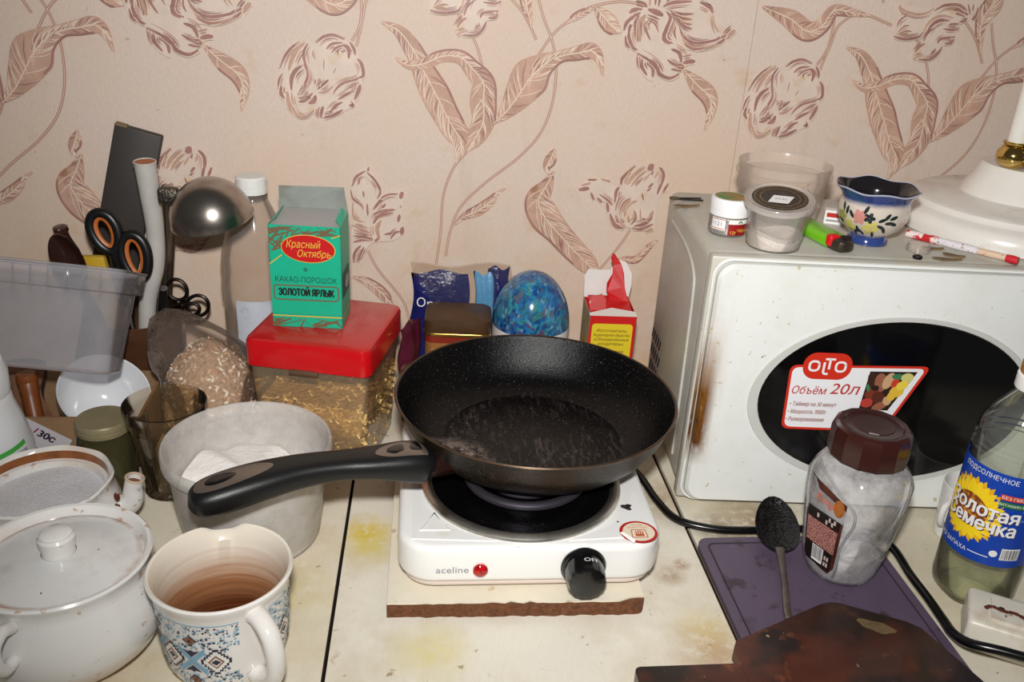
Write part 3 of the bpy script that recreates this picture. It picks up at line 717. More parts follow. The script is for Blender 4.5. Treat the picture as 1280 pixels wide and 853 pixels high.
# raised triangular panels on the top plate
for sx in (-1, 1):
    mb = MB()
    tri = [(sx*0.1005, -0.1005), (sx*0.030, -0.1050), (sx*0.042, -0.1000), (sx*0.070, -0.0850), (sx*0.090, -0.0560), (sx*0.1005, -0.0300)]
    if sx < 0: tri = tri[::-1]
    mb.prism(tri, 0.0455, 0.0468); obj('raised_panel', mb, hp_white, hp, smooth=0)
mb = MB(); tp = smoothpath([(-0.090, -0.092), (-0.080, -0.0745), (-0.070, -0.092)], 1, True)
mb.tube([(x, y, 0.0470) for x, y in [(-0.093, -0.090), (-0.081, -0.066), (-0.069, -0.090)]], 0.0008, 6, closed=True); obj('embossed_triangle', mb, hp_white, hp)
# knob
kx, kz = 0.0420, 0.0265
def kxf(x, y, z): return (kx+x, -0.1135-z, kz+y)
mb = MB(); mb.lathe([(0, 0), (0.0188, 0), (0.0192, 0.002), (0.0180, 0.0042), (0.0160, 0.0046)], 40); mb.xf(kxf); kn = obj('control_knob', mb, blackpl, hp)
mb = MB(); mb.lathe([(0.0163, 0.0040), (0.0160, 0.019), (0.0150, 0.0225), (0.012, 0.0235), (0, 0.0238)], 60, rf=lambda r, z, a: (r*(1+0.016*cos(14*a) if z > 0.01 else r and 1.0)*1.0 if z <= 0.01 else r*(1+0.016*cos(14*a)), z)); mb.xf(kxf); obj('knob_grip', mb, blackpl, kn)
text('knob_lettering', [('OFF', 0.0035, 0, 0.0062, 0.0125)], M('white_print', (238, 238, 238), 0.5), kn, lambda x, y, e=0: (kx+0.0170*sin(x/0.0170), -0.1135-0.0135+y*1.0, kz+0.0170*cos(x/0.0170)+e), bold=0.0)
mb = MB(); mb.lathe([(0.0062, 0), (0.0062, 0.0018), (0.0052, 0.0030), (0.0032, 0.0042), (0, 0.0048)], 28); mb.xf(lambda x, y, z: (-0.0435+x, -0.1135-z, 0.0240+y))
obj('indicator_light', mb, M('red_lens', (190, 12, 18), 0.1, coat=0.6, spots=[((90, 0, 6), 300, 0.45, 0.6, 0.7)]), hp)
text('maker_lettering', [('aceline', -0.0665, 0.0240, 0.0090, 0.0270)], M('grey_print', (142, 142, 150), 0.5), hp, plane((0, -0.1135, 0), (1, 0, 0), (0, 0, 1), (0, -1, 0)))
# warning sticker
sp = plane((0.0905, -0.0960, 0.0470), (1, 0, 0), (0, 1, 0), (0, 0, 1))
redp = M('red_print', (186, 34, 30), 0.45); credp = M('cream_print', (236, 222, 196), 0.5); goldr = M('orange_print', (196, 96, 60), 0.5); whitep = M('paper_white', (240, 238, 234), 0.55)
ring = ell(0, 0, 0.0162, 0.0152, 48); inner = ell(0.0002, 0, 0.0136, 0.0126, 48)
pol = [(ring, 0, 0), (inner, 1, 0.0002)]
for (a, b) in (((-0.0065, -0.008), (0.0065, -0.008)), ((0.0065, -0.008), (0.0060, 0.0025)), ((0.0060, 0.0025), (-0.0060, 0.0025)), ((-0.0060, 0.0025), (-0.0065, -0.008))):
    dx, dy = b[0]-a[0], b[1]-a[1]; L = math.hypot(dx, dy); nx, ny = -dy/L*0.0004, dx/L*0.0004
    pol.append(([(a[0]-nx, a[1]-ny), (b[0]-nx, b[1]-ny), (b[0]+nx, b[1]+ny), (a[0]+nx, a[1]+ny)], 2, 0.0004))
for k in range(4): pol.append((bar(-0.0030+k*0.0019, -0.0019+k*0.0019, -0.004, 0.0005+0.001*(k in (1, 2))), 2, 0.0004))
pol.append((bar(-0.0035, 0.0040, -0.0065, -0.0035), 2, 0.0004))
st_ = flat('warning_sticker', pol, [redp, credp, goldr], hp, sp)
text('sticker_lettering', [('CAUTION!', 0, 0.0090, 0.0030, 0.0100), ('DO NOT TOUCH', 0, 0.0056, 0.0030, 0.0170)], goldr, st_, sp, 0.0005)
mb = MB(); mb.add([(0.0905+x, -0.0960+y, 0.0470+z) for x, y, z in ((-0.0165, -0.0020, 0.0010), (-0.0148, -0.0030, 0.0030), (-0.0060, -0.0150, 0.0032), (-0.0075, -0.0165, 0.0010), (-0.0105, -0.0090, 0.0034))], [[0, 4, 1], [0, 3, 4], [3, 2, 4], [4, 2, 1]])
obj('peeled_corner', mb, whitep, st_)

# ------------------------------------------------------------------ frying pan
pan_out = M('pan_outside', (22, 18, 15), 0.4, 0.15, var=0.4, vs=60, spots=[((150, 120, 80), 900, 0.60, 0.66, 0.8), ((70, 50, 34), 20, 0.5, 0.7, 0.5)])
def pan_extra(t, out):
    x = t.xyz()
    speck = t.math('MULTIPLY', t.ramp(t.noise(620, 2, 0.5), 0.675, 0.715), 0.5)
    out = t.mix(speck, out, lin((120, 124, 130)))
    r = t.math('SQRT', t.math('ADD', t.math('POWER', x[0], 2), t.math('POWER', x[1], 2)), 0)
    base = t.ramp(r, 0.092, 0.080)
    scr = t.ramp(t.noise(1, 5, 0.75, (240, 60, 60)), 0.50, 0.66)
    grime = t.math('MULTIPLY', t.math('MULTIPLY', base, scr), t.ramp(t.noise(16, 4, 0.7), 0.40, 0.62))
    out = t.mix(t.math('MULTIPLY', grime, 0.38), out, lin((120, 104, 100)))
    d = t.math('SQRT', t.math('ADD', t.math('POWER', t.math('ADD', x[0], 0.080), 2), t.math('POWER', t.math('ADD', x[1], 0.040), 2)), 0)
    pat = t.math('MULTIPLY', t.ramp(d, 0.042, 0.008), t.ramp(t.noise(120, 5, 0.75), 0.42, 0.60))
    return t.mix(t.math('MULTIPLY', pat, 0.95), out, lin((176, 156, 146)))
pan_in = M('pan_nonstick', (5, 5, 6), 0.27, 0.0, extra=pan_extra, bump=(600, 0.0008), spec=0.28)
panz = 0.0150+0.0555+0.0032
pan = thing('frying_pan', 'black nonstick frying pan with black handle standing on the hotplate', 'frying pan', (0.1195, 0.7430, panz))
mb = MB(); mb.lathe([(0, 0), (0.086, 0), (0.091, 0.001), (0.103, 0.0070), (0.1145, 0.018), (0.1235, 0.032), (0.1290, 0.0470), (0.1312, 0.0500), (0.1318, 0.0510)], 96); obj('outer_wall', mb, pan_out, pan)
mb = MB(); mb.lathe([(0.1318, 0.0510), (0.1308, 0.0522), (0.1292, 0.0515), (0.1265, 0.0460), (0.1205, 0.0315), (0.1115, 0.0175), (0.1000, 0.0080), (0.0900, 0.0046), (0.0860, 0.0040), (0.0845, 0.0034), (0.0825, 0.0040), (0.0, 0.0042)], 96); obj('nonstick_interior', mb, pan_in, pan)
mb = MB(); mb.lathe([(0.1316, 0.0504), (0.1322, 0.0515), (0.1312, 0.0526), (0.1300, 0.0520)], 96); obj('rim', mb, M('pan_rim', (92, 74, 56), 0.3, 0.6, var=0.4, vs=50), pan)
# handle: a spine from the pan wall to the far end, with oval cross sections
ho = Vector((0.1195, 0.7430, panz))
spine = [((0.0135, 0.6620, 0.1010), 0.0165, 0.0130), ((0.0110, 0.6610, 0.1020), 0.0195, 0.0150), ((-0.003, 0.6560, 0.1060), 0.0195, 0.0145), ((-0.028, 0.6480, 0.1100), 0.0165, 0.0110), ((-0.055, 0.6415, 0.1120), 0.0145, 0.0100),
         ((-0.085, 0.6320, 0.1130), 0.0155, 0.0112), ((-0.115, 0.6190, 0.1125), 0.0180, 0.0124), ((-0.140, 0.6080, 0.1100), 0.0185, 0.0130), ((-0.156, 0.6010, 0.1075), 0.0160, 0.0118), ((-0.1640, 0.5980, 0.1055), 0.0095, 0.0075), ((-0.1660, 0.597, 0.1055), 0.0008, 0.0008)]
sp_ = smoothpath([s[0]+(s[1], s[2]) for s in spine], 6)
mb = MB(); rows = []; vs = []
for i, q in enumerate(sp_):
    a = Vector(sp_[max(0, i-1)][:3]); b = Vector(sp_[min(len(sp_)-1, i+1)][:3]); tt = (b-a).normalized()
    sd = tt.cross(Vector((0, 0, 1))).normalized(); up = sd.cross(tt)
    row = []
    for k in range(24):
        an = 2*PI*k/24; cx_, cz_ = cos(an), sin(an)
        sx_ = math.copysign(abs(cx_)**0.7, cx_)*q[3]; sz_ = math.copysign(abs(cz_)**0.7, cz_)*q[4]
        row.append(len(vs)); vs.append(Vector(q[:3])-ho+sd*sx_+up*sz_)
    rows.append(row)
fs = [[rows[i][k], rows[i+1][k], rows[i+1][(k+1) % 24], rows[i][(k+1) % 24]] for i in range(len(rows)-1) for k in range(24)]+[rows[0], rows[-1][::-1]]
mb.add(vs, fs); hd = fixn(obj('handle', mb, M('handle_black', (15, 15, 16), 0.40, bump=(900, 0.0002)), pan, smooth=50))
def on_handle(px_, off, up_=0.0003):
    """a point on the handle's upper face: px_ along the spine 0..1, off sideways in metres"""
    f = px_*(len(sp_)-1); i = min(len(sp_)-2, int(f)); k = f-i
    q = [sp_[i][j]*(1-k)+sp_[i+1][j]*k for j in range(5)]
    tt = (Vector(sp_[min(i+2, len(sp_)-1)][:3])-Vector(sp_[max(0, i-1)][:3])).normalized(); sd = tt.cross(Vector((0, 0, 1))).normalized(); up = sd.cross(tt)
    c = min(0.995, abs(off)/max(q[3], 1e-4))**(1/0.7); s = math.sqrt(max(0, 1-c*c))**0.7
    return Vector(q[:3])-ho+sd*off+up*(q[4]*s+up_)
def inlay(name, outline, mat, parent, h=0.0006):
    if len(outline) < 20: outline = smoothpath(outline, 4, True)
    mb = MB(); n = len(outline)
    cx_ = sum(p[0] for p in outline)/n; cy_ = sum(p[1] for p in outline)/n
    rings = [1.0, 0.66, 0.33]; vs = []
    for rI in rings:
        for p in outline: vs.append(on_handle(cx_+(p[0]-cx_)*rI, cy_+(p[1]-cy_)*rI, h if rI < 1 else 0.0002))
    vs.append(on_handle(cx_, cy_, h)); fs = []
    for r_ in range(2):
        for k in range(n): fs.append([r_*n+k, r_*n+(k+1) % n, (r_+1)*n+(k+1) % n, (r_+1)*n+k])
    for k in range(n): fs.append([2*n+k, 2*n+(k+1) % n, 3*n])
    mb.add(vs, fs); return fixn(obj(name, mb, mat, parent, smooth=60))
inl = M('handle_inlay', (128, 116, 106), 0.28, 0.6, var=0.1)
L_ = [(0.70+0.135*cos(a), 0.0112*sin(a)) for a in [2*PI*k/36 for k in range(36)]]
e1 = inlay('metal_inlay', L_, inl, hd, 0.0007)
inlay('hanging_eye', [(0.715+0.065*cos(a), 0.0072*sin(a)) for a in [2*PI*k/28 for k in range(28)]], blackpl, e1, 0.0014)
e2 = inlay('metal_inlay', [(0.125, 0.0120), (0.110, -0.0100), (0.150, -0.0125), (0.21, -0.0125), (0.265, -0.0105), (0.300, -0.0050), (0.290, 0.002), (0.250, 0.0075), (0.20, 0.0110), (0.15, 0.0130)], inl, hd, 0.0007)
inlay('leaf_recess', [(0.140, 0.0080), (0.140, -0.006), (0.170, -0.0085), (0.200, -0.006), (0.190, 0.002), (0.165, 0.008)], blackpl, e2, 0.0013)
inlay('leaf_recess', [(0.210, 0.0035), (0.215, -0.006), (0.245, -0.0090), (0.275, -0.005), (0.262, 0.0015), (0.235, 0.005)], blackpl, e2, 0.0013)
# bracket between wall and handle
mb = MB(); mb.tube([Vector(p)-ho for p in ((0.004, 0.660, 0.1000), (0.020, 0.667, 0.0980), (0.036, 0.676, 0.0950))], [0.0150, 0.0165, 0.0165], 14, flat=0.7)
obj('bracket', mb, M('bracket_brown', (42, 18, 14), 0.35, 0.3, var=0.4, vs=60), pan)
# ------------------------------------------------------------------ microwave
MR = math.radians(-4.7)
mwv = thing('microwave', 'grimy white microwave oven with a black oval door window', 'microwave', (0.272, 0.742, 0), MR)
def mw_extra(t, out):
    x = t.xyz()
    g = t.ramp(t.noise(14, 5, 0.7), 0.40, 0.72)
    out = t.mix(t.math('MULTIPLY', g, 0.4), out, lin((176, 164, 120)))
    return out
mwspots = [((190, 166, 96), 130, 0.655, 0.70, 0.8), ((120, 70, 40), 150, 0.72, 0.75, 0.8)]
mw_body = M('microwave_paint', (196, 194, 186), 0.38, var=0.05, extra=mw_extra, spots=mwspots+[((212, 204, 140), 12, 0.6, 0.72, 0.35)])
def rust_extra(t, out):
    x = t.xyz()
    g = t.ramp(t.noise(9, 5, 0.7), 0.50, 0.75)
    out = t.mix(t.math('MULTIPLY', g, 0.25), out, lin((200, 190, 150)))
    # rust runs down beside the door's hinge edge
    band = t.math('MULTIPLY', t.ramp(x[0], 0.020, 0.010), t.math('MULTIPLY', t.ramp(x[2], 0.050, 0.075), t.ramp(x[2], 0.190, 0.13)))
    k = t.math('MULTIPLY', band, t.ramp(t.noise(70, 4, 0.7, (1, 1, 0.3)), 0.26, 0.46))
    out = t.mix(t.math('MULTIPLY', k, 1.0), out, lin((78, 36, 12)))
    b2 = t.math('MULTIPLY', t.ramp(x[0], 0.028, 0.004), t.math('MULTIPLY', t.ramp(x[2], 0.03, 0.09), t.ramp(x[2], 0.25, 0.15)))
    k2 = t.math('MULTIPLY', b2, t.ramp(t.noise(40, 4, 0.7, (1, 1, 0.4)), 0.36, 0.6))
    return t.mix(t.math('MULTIPLY', k2, 0.6), out, lin((172, 120, 50)))
mw_door = M('microwave_door', (234, 236, 232), 0.28, coat=0.2, extra=rust_extra, spots=mwspots)
grime = M('seam_grime', (70, 52, 36), 0.8)
MWX, MWD, MWZ0, MWZ1 = 0.452, 0.232, 0.010, 0.262
mb = MB(); mb.rbox(0.0, MWX, 0.016, MWD, MWZ0, MWZ1, 0.010, 4); obj('casing', mb, mw_body, mwv)
mb = MB(); mb.tube(smoothpath([(-0.0004, 0.190, 0.238), (-0.0004, 0.110, 0.236), (-0.0004, 0.066, 0.224), (-0.0004, 0.056, 0.200), (-0.0004, 0.050, 0.12), (-0.0004, 0.046, 0.03)], 6), 0.0018, 8); obj('pressed_ridge', mb, mw_body, mwv)
for r in range(3):
    for c in range(5):
        mb = MB(); y = 0.165+c*0.0115+0.004*r; z = 0.050+r*0.019-c*0.0005
        mb.add([(-0.0003, y, z), (-0.0003, y+0.005, z), (-0.0003, y+0.001, z+0.013), (-0.0003, y-0.004, z+0.013), (0.001, y, z), (0.001, y+0.005, z), (0.001, y+0.001, z+0.013), (0.001, y-0.004, z+0.013)], [[3, 2, 1, 0], [0, 1, 5, 4], [1, 2, 6, 5], [2, 3, 7, 6], [3, 0, 4, 7]])
        obj('vent_slot', mb, M('vent_dark', (12, 12, 12), 0.8), mwv, smooth=0)
for x in (0.03, MWX-0.03):
    for y in (0.04, MWD-0.03):
        mb = MB(); mb.lathe([(0, 0), (0.010, 0), (0.012, 0.011), (0, 0.011)], 18, x, y); obj('foot', mb, blackpl, mwv)
# front panel frame, door, thin raised border
mb = MB(); mb.rbox(-0.002, MWX+0.002, 0.003, 0.017, 0.005, 0.2635, 0.003, 2); obj('front_frame', mb, mw_body, mwv)
mb = MB(); dp = rrect(0.004, 0.338, 0.008, 0.2590, 0.016, 8)
mb.add([(x, 0.004, z) for x, z in dp]+[(x, -0.004, z) for x, z in dp]+[(0.171+(x-0.171)*0.985, -0.0075, 0.1335+(z-0.1335)*0.98) for x, z in dp],
       [[(k+1) % len(dp), k, len(dp)+k, len(dp)+(k+1) % len(dp)] for k in range(len(dp))]+[[len(dp)+(k+1) % len(dp), len(dp)+k, 2*len(dp)+k, 2*len(dp)+(k+1) % len(dp)] for k in range(len(dp))]+[list(range(2*len(dp), 3*len(dp)))[::-1]])
door = fixn(obj('door', mb, mw_door, mwv, smooth=25))
mb = MB(); mb.tube([(x, 0.0015, z) for x, z in rrect(0.0015, 0.3405, 0.0055, 0.2612, 0.017, 8)], 0.0014, 8, closed=True); obj('door_border', mb, mw_door, door)
ocx, ocz, oa, ob = 0.189, 0.1275, 0.1300, 0.0845
def oval(a, b, y0, y1, dx=0, dz=0, n=80):
    m = MB(); vs = []; 
    for (aa, bb, y) in ((a, b, y0), (a-0.0008, b-0.0008, y1)):
        vs += [(ocx+dx+aa*cos(2*PI*k/n), y, ocz+dz+bb*sin(2*PI*k/n)) for k in range(n)]
    m.add(vs, [[k, (k+1) % n, n+(k+1) % n, n+k] for k in range(n)]+[list(range(n, 2*n))])
    return m
fixn(obj('oval_surround', oval(oa+0.0085, ob+0.0055, -0.0070, -0.0088, -0.001, -0.001), M('surround_grey', (204, 204, 198), 0.3, var=0.05), door, smooth=25))
fixn(obj('door_window', oval(oa, ob, -0.0086, -0.0098), M('black_glass', (7, 7, 8), 0.10, coat=0.3, spots=[((70, 70, 70), 90, 0.76, 0.78, 0.5)]), door, smooth=25))
# sticker on the door window
dpn = plane((0, -0.0100, 0), (1, 0, 0), (0, 0, 1), (0, -1, 0), 0.0002)
redm = M('sticker_red', (206, 46, 26), 0.4); whm = M('sticker_white', (236, 236, 238), 0.4); txm = M('sticker_text_red', (186, 52, 48), 0.5); txb = M('sticker_text_brown', (150, 92, 84), 0.5)
def rpoly(pts, r, n=5):
    o = []; N = len(pts)
    for i in range(N):
        a, b, c = Vector(pts[i-1]), Vector(pts[i]), Vector(pts[(i+1) % N])
        u = (a-b).normalized()*r; w = (c-b).normalized()*r
        for k in range(n+1):
            t = k/n; o.append(tuple((1-t)**2*(b+u)+2*t*(1-t)*b+t*t*(b+w)))
    return o
stk = rpoly([(0.0860, 0.0965), (0.1860, 0.0965), (0.2165, 0.1685), (0.0832, 0.1648)][::1], 0.008)
stk_in = rpoly([(0.0885, 0.0990), (0.1840, 0.0990), (0.2120, 0.1660), (0.0857, 0.1624)], 0.007)
stc = flat('door_sticker', [(stk, 0, 0), (stk_in, 1, 0.0002), (rrect(0.0950, 0.1412, 0.1510, 0.1785, 0.0125, 8), 0, 0.0004)], [redm, whm], door, dpn)
# food picture: coloured patches
cols = [(58, 34, 22), (120, 52, 34), (150, 92, 70), (196, 60, 40), (222, 182, 60), (232, 206, 70), (60, 120, 80), (180, 60, 50), (200, 160, 120), (90, 40, 26), (40, 26, 18), (206, 200, 120)]
pm_ = [M('food_print_%d' % i, c, 0.45) for i, c in enumerate(cols)]
pic = [(0.1570, 0.1205), (0.1850, 0.1205), (0.2045, 0.1625), (0.1595, 0.1612)]
pl = [(pic, 10, 0.0004)]
for (x, z, a, b, r, c) in ((0.164, 0.152, 0.005, 0.009, 0.3, 0), (0.172, 0.150, 0.006, 0.010, 0.2, 2), (0.179, 0.152, 0.005, 0.009, -0.3, 8), (0.166, 0.138, 0.007, 0.006, 0.4, 1), (0.163, 0.128, 0.006, 0.005, 0, 7), (0.173, 0.134, 0.006, 0.007, 0.6, 9), (0.176, 0.125, 0.008, 0.0042, 0.5, 2),
                           (0.182, 0.131, 0.004, 0.005, 0.3, 8), (0.186, 0.149, 0.004, 0.006, 0, 3), (0.187, 0.157, 0.006, 0.003, 0, 6), (0.196, 0.156, 0.006, 0.005, 0, 11), (0.189, 0.141, 0.007, 0.006, 0.3, 4), (0.193, 0.148, 0.006, 0.0045, 0.5, 5), (0.185, 0.136, 0.004, 0.005, 0, 4), (0.168, 0.144, 0.0035, 0.003, 0, 10), (0.161, 0.144, 0.0018, 0.004, 0.3, 6)):
    pl.append((ell(x, z, a, b, 16, r), c, 0.0005+0.00001*len(pl)))
flat('food_picture', pl, pm_, stc, dpn)
text('sticker_heading', [('Объём', 0.1050, 0.1385, 0.0112, 0.0330), ('20л', 0.1390, 0.1410, 0.0160, 0.0285)], txm, stc, dpn, 0.0005, shear=0.2, bold=0.0001)
text('sticker_small_print', [('• Таймер на 30 минут', 0.1118, 0.1240, 0.0062, 0.0450), ('• Мощность 700Вт', 0.1075, 0.1157, 0.0062, 0.0370), ('• Размораживание', 0.1070, 0.1075, 0.0062, 0.0370)], txb, stc, dpn, 0.0005, shear=0.2, bold=0.0001)
# maker's mark: O, L and T nested, O drawn as round-cornered strokes
mb = MB()
def stroke(pts, w, closed=False, e=0.0008):
    p = pts+[pts[0], pts[1]] if closed else pts
    mb.ribbon(p, w, 0, lambda x, y: dpn(x, y, e))
for cx_ in (0.1055, 0.1305): stroke(rrect(cx_-0.0045, cx_+0.0045, 0.1600, 0.1695, 0.0035, 4), 0.0011, True)
stroke([(0.1147, 0.1690), (0.1147, 0.1590), (0.1152, 0.1578), (0.1163, 0.1570), (0.1195, 0.1570)], 0.0011)
stroke([(0.1150, 0.1722), (0.1245, 0.1722)], 0.0011); stroke([(0.1196, 0.1722), (0.1196, 0.1618)], 0.0011)
obj('sticker_logo', mb, whm, stc, smooth=0)
# control panel to the right of the door
mb = MB(); mb.rbox(0.344, MWX-0.003, -0.004, 0.006, 0.008, 0.259, 0.003, 2); obj('control_panel', mb, mw_door, mwv)
for z in (0.19, 0.10):
    mb = MB(); mb.lathe([(0.024, 0), (0.022, 0.010), (0.019, 0.013), (0, 0.0135)], 36); mb.xf(lambda x, y, zz: (0.396+x, -0.004-zz, z+y)); d_ = obj('dial', mb, mw_body, mwv)
    mb = MB(); mb.rbox(0.3945, 0.3975, -0.0185, -0.0170, z-0.003, z+0.018, 0.0005, 1); obj('pointer', mb, blackpl, d_)

# ------------------------------------------------------------------ things on the microwave (top at z = 0.262)
TZ = 0.2620
t = thing('plastic_tub', 'tall empty clear plastic tub by the wallpaper on the microwave', 'tub', (0.3800, 0.8770, TZ), math.radians(5))
clr = CLEAR('tub_polypropylene', (252, 250, 247), (244, 232, 224), 0.13, 0.22)
rB, rT, hT = 0.0400, 0.0460, 0.0570
mb = MB(); mb.lathe([(0, 0.0005), (rB-0.002, 0.0005), (rB, 0.0025), (rT-0.0006, hT-0.012), (rT+0.0022, hT-0.0115), (rT+0.0026, hT-0.009), (rT+0.0008, hT-0.0085), (rT+0.0008, hT-0.001), (rT+0.0012, hT), (rT, hT+0.0004), (rT-0.0006, hT-0.001), (rT-0.0008, hT-0.010), (rB-0.001, 0.003), (0, 0.0015)], 64); obj('tub_wall', mb, clr, t)
def disc_on(name, pts, mat, parent, fn, e=0.0, rings=6):
    mb = MB(); n = len(pts); cx_ = sum(p[0] for p in pts)/n; cy_ = sum(p[1] for p in pts)/n; vs = []
    for k in range(rings): 
        f = 1-k/rings; vs += [fn(cx_+(p[0]-cx_)*f, cy_+(p[1]-cy_)*f, e) for p in pts]
    vs.append(fn(cx_, cy_, e)); fs = []
    for r_ in range(rings-1):
        for k in range(n): fs.append([r_*n+k, r_*n+(k+1) % n, (r_+1)*n+(k+1) % n, (r_+1)*n+k])
    for k in range(n): fs.append([(rings-1)*n+k, (rings-1)*n+(k+1) % n, rings*n])
    mb.add(vs, fs); return obj(name, mb, mat, parent)
t = thing('sauce_cup', 'small lidded clear cup with round black label before the tall tub', 'cup', (0.3390, 0.780, TZ))
mb = MB(); mb.lathe([(0, 0.0004), (0.0235, 0.0004), (0.0248, 0.002), (0.0280, 0.0355), (0.0300, 0.0360), (0.0303, 0.0385), (0.0288, 0.0388), (0.0282, 0.0372), (0.0240, 0.003), (0, 0.0014)], 56); obj('cup_wall', mb, CLEAR('cup_plastic', (252, 250, 248), (244, 238, 232), 0.12, 0.2), t)
LT = Matrix.Rotation(math.radians(-24), 3, 'Z') @ Matrix.Rotation(math.radians(11), 3, 'X')
def lidmap(x, y, e=0): return tuple(Vector((0, 0.001, 0.0455))+LT @ Vector((x, y, 0.0008+e)))
mb = MB(); mb.lathe([(0, 0.0), (0.0275, 0.0), (0.0285, -0.0015), (0.0310, -0.0015), (0.0318, -0.0045), (0.0323, -0.0045), (0.0323, 0.0), (0.0315, 0.0012), (0.0295, 0.0010), (0.0290, 0.0006), (0, 0.0006)], 56); mb.xf(lambda x, y, z: tuple(Vector((0, 0.001, 0.0455))+LT @ Vector((x, y, z)))); ld = obj('cup_lid', mb, CLEAR('lid_plastic', (250, 248, 244), (240, 232, 226), 0.30, 0.15), t)
lb = disc_on('round_label', ell(0, 0, 0.0255, 0.0255, 40), M('label_black', (26, 20, 16), 0.35, spots=[((92, 74, 44), 160, 0.55, 0.62, 0.6)]), ld, lidmap)
mb = MB()
for a_ in (0.0230, 0.0180):
    p = ell(0, 0, a_, a_, 40); mb.ribbon(p+[p[0], p[1]], 0.0003, 0, lambda x, y: lidmap(x, y, 0.0003))
obj('gold_border', mb, M('gold_print', (150, 122, 70), 0.4), lb, smooth=0)
disc_on('price_label', [(-0.010, -0.0125), (0.008, -0.0115), (0.0125, 0.0045), (-0.0060, 0.0035)], whitep, lb, lidmap, 0.0004)
text('price_figures', [('29.90', 0.0010, -0.0040, 0.0050)], M('faint_grey', (150, 150, 156), 0.5), lb, lidmap, 0.0007)
rnd = random.Random(11)
mb = MB(); mb.lathe([(0.0232, 0.0018), (0.0250, 0.0090), (0.0255, 0.0125), (0.020, 0.0145), (0.010, 0.0115), (0, 0.0125)], 40, rf=lambda r, z, a: (r, z+0.003*sin(2*a+1)*(r/0.025) if z > 0.005 else z)); obj('powder', mb, M('white_powder', (236, 230, 224), 0.9, var=0.1, vs=300, bump=(500, 0.003)), t)

t = thing('spice_jar', 'little clear jar with white screw lid and red label on the microwave', 'jar', (0.3070, 0.818, TZ))
mb = MB(); mb.lathe([(0, 0.0003), (0.0165, 0.0003), (0.0185, 0.003), (0.0185, 0.0175), (0.0170, 0.0200), (0.0160, 0.0205), (0.0160, 0.001), (0, 0.0012)], 48); obj('jar_body', mb, CLEAR('jar_plastic', (244, 242, 240), (226, 222, 220), 0.18, 0.1, gloss=0.7), t)
mb = MB(); mb.lathe([(0.0178, 0.0195), (0.0190, 0.0198), (0.0190, 0.0236), (0.0186, 0.0239), (0.0190, 0.0242), (0.0192, 0.0345), (0.0182, 0.0362), (0.0160, 0.0364)], 60); lid = obj('screw_lid', mb, M('lid_white', (240, 240, 240), 0.3), t)
mb = MB(); mb.lathe([(0.0160, 0.0364), (0, 0.0364)], 40); obj('lid_sticker', mb, M('lid_sticker_olive', (150, 128, 70), 0.5, spots=[((60, 140, 70), 60, 0.52, 0.58, 0.9), ((206, 120, 40), 50, 0.55, 0.6, 0.9)]), lid)
ca = math.atan2(-0.818, -0.307)
jm = cyl(0.0186, ca, 0.0)
rl = curved('red_label', 0.0010, 0.0200, 0.0030, 0.0180, M('label_red', (150, 20, 24), 0.35, spots=[((90, 20, 16), 200, 0.55, 0.6, 0.6)]), t, jm)
curved('label_white_band', 0.0010, 0.0200, 0.0140, 0.0182, whitep, rl, jm, e=0.0003)
text('jar_lettering', [('12г', 0.0060, 0.0058, 0.0045), ('Чёрн', 0.0150, 0.0078, 0.0045)], M('yellow_print', (230, 190, 80), 0.5), rl, jm, 0.0004)
mb = MB(); mb.ribbon([(0.0105, 0.0150), (0.0115, 0.0168), (0.0128, 0.0168), (0.0140, 0.0150)], 0.0007, 0, lambda x, y: jm(x, y, 0.0006)); obj('green_emblem', mb, M('green_print', (60, 140, 70), 0.5), rl, smooth=0)
pw = curved('price_sticker', -0.0165, -0.0020, 0.0070, 0.0185, whitep, t, jm)
curved('price_rule', -0.0160, -0.0025, 0.0082, 0.0088, redp, pw, jm, e=0.0003); curved('price_rule', -0.0160, -0.0025, 0.0172, 0.0178, redp, pw, jm, e=0.0003)
text('price_figures', [('1121', -0.0100, 0.0130, 0.0058)], M('blue_grey_print', (120, 130, 165), 0.5), pw, jm, 0.0004)
mb = MB()
for k in range(7):
    a = k*0.9; r_ = 0.006+0.006*(k % 2)
    m2 = MB(); m2.lathe([(0, 0), (0.004, 0.001), (0.005, 0.004), (0.003, 0.007), (0, 0.008)], 8, r_*cos(a), r_*sin(a)); mb.add([(x, y, z+0.0015) for x, y, z in m2.v], m2.f)
o_ = obj('granules', mb, M('white_granules', (232, 226, 222), 0.8), t); o_['kind'] = 'stuff'

# cigarette lighter lying on the microwave
t = thing('lighter', 'lime green cigarette lighter lying before the blue flowered cup', 'lighter', (0.3965, 0.7930, TZ), math.atan2(0.762-0.836, 0.4105-0.396))
mb = MB(); secs = [(-0.042, 0.0090, 0.0055), (-0.041, 0.0112, 0.0062), (-0.036, 0.0118, 0.0065), (0.014, 0.0118, 0.0065), (0.017, 0.0110, 0.0062)]
def loft(secs, n=20, p=0.6):
    m = MB(); vs = []
    for (x, hy, hz) in secs:
        for k in range(n):
            a = 2*PI*k/n; c, s = cos(a), sin(a)
            vs.append((x, math.copysign(abs(c)**p, c)*hy, math.copysign(abs(s)**p, s)*hz))
    N = len(secs); fs = [[i*n+k, i*n+(k+1) % n, (i+1)*n+(k+1) % n, (i+1)*n+k] for i in range(N-1) for k in range(n)]
    fs += [list(range(n))[::-1], list(range((N-1)*n, N*n))]
    return m.add(vs, fs)
mb = loft(secs); mb.xf(lambda x, y, z: (x, y, z+0.0066)); obj('lighter_body', mb, M('lime_plastic', (112, 190, 22), 0.25, coat=0.3), t)
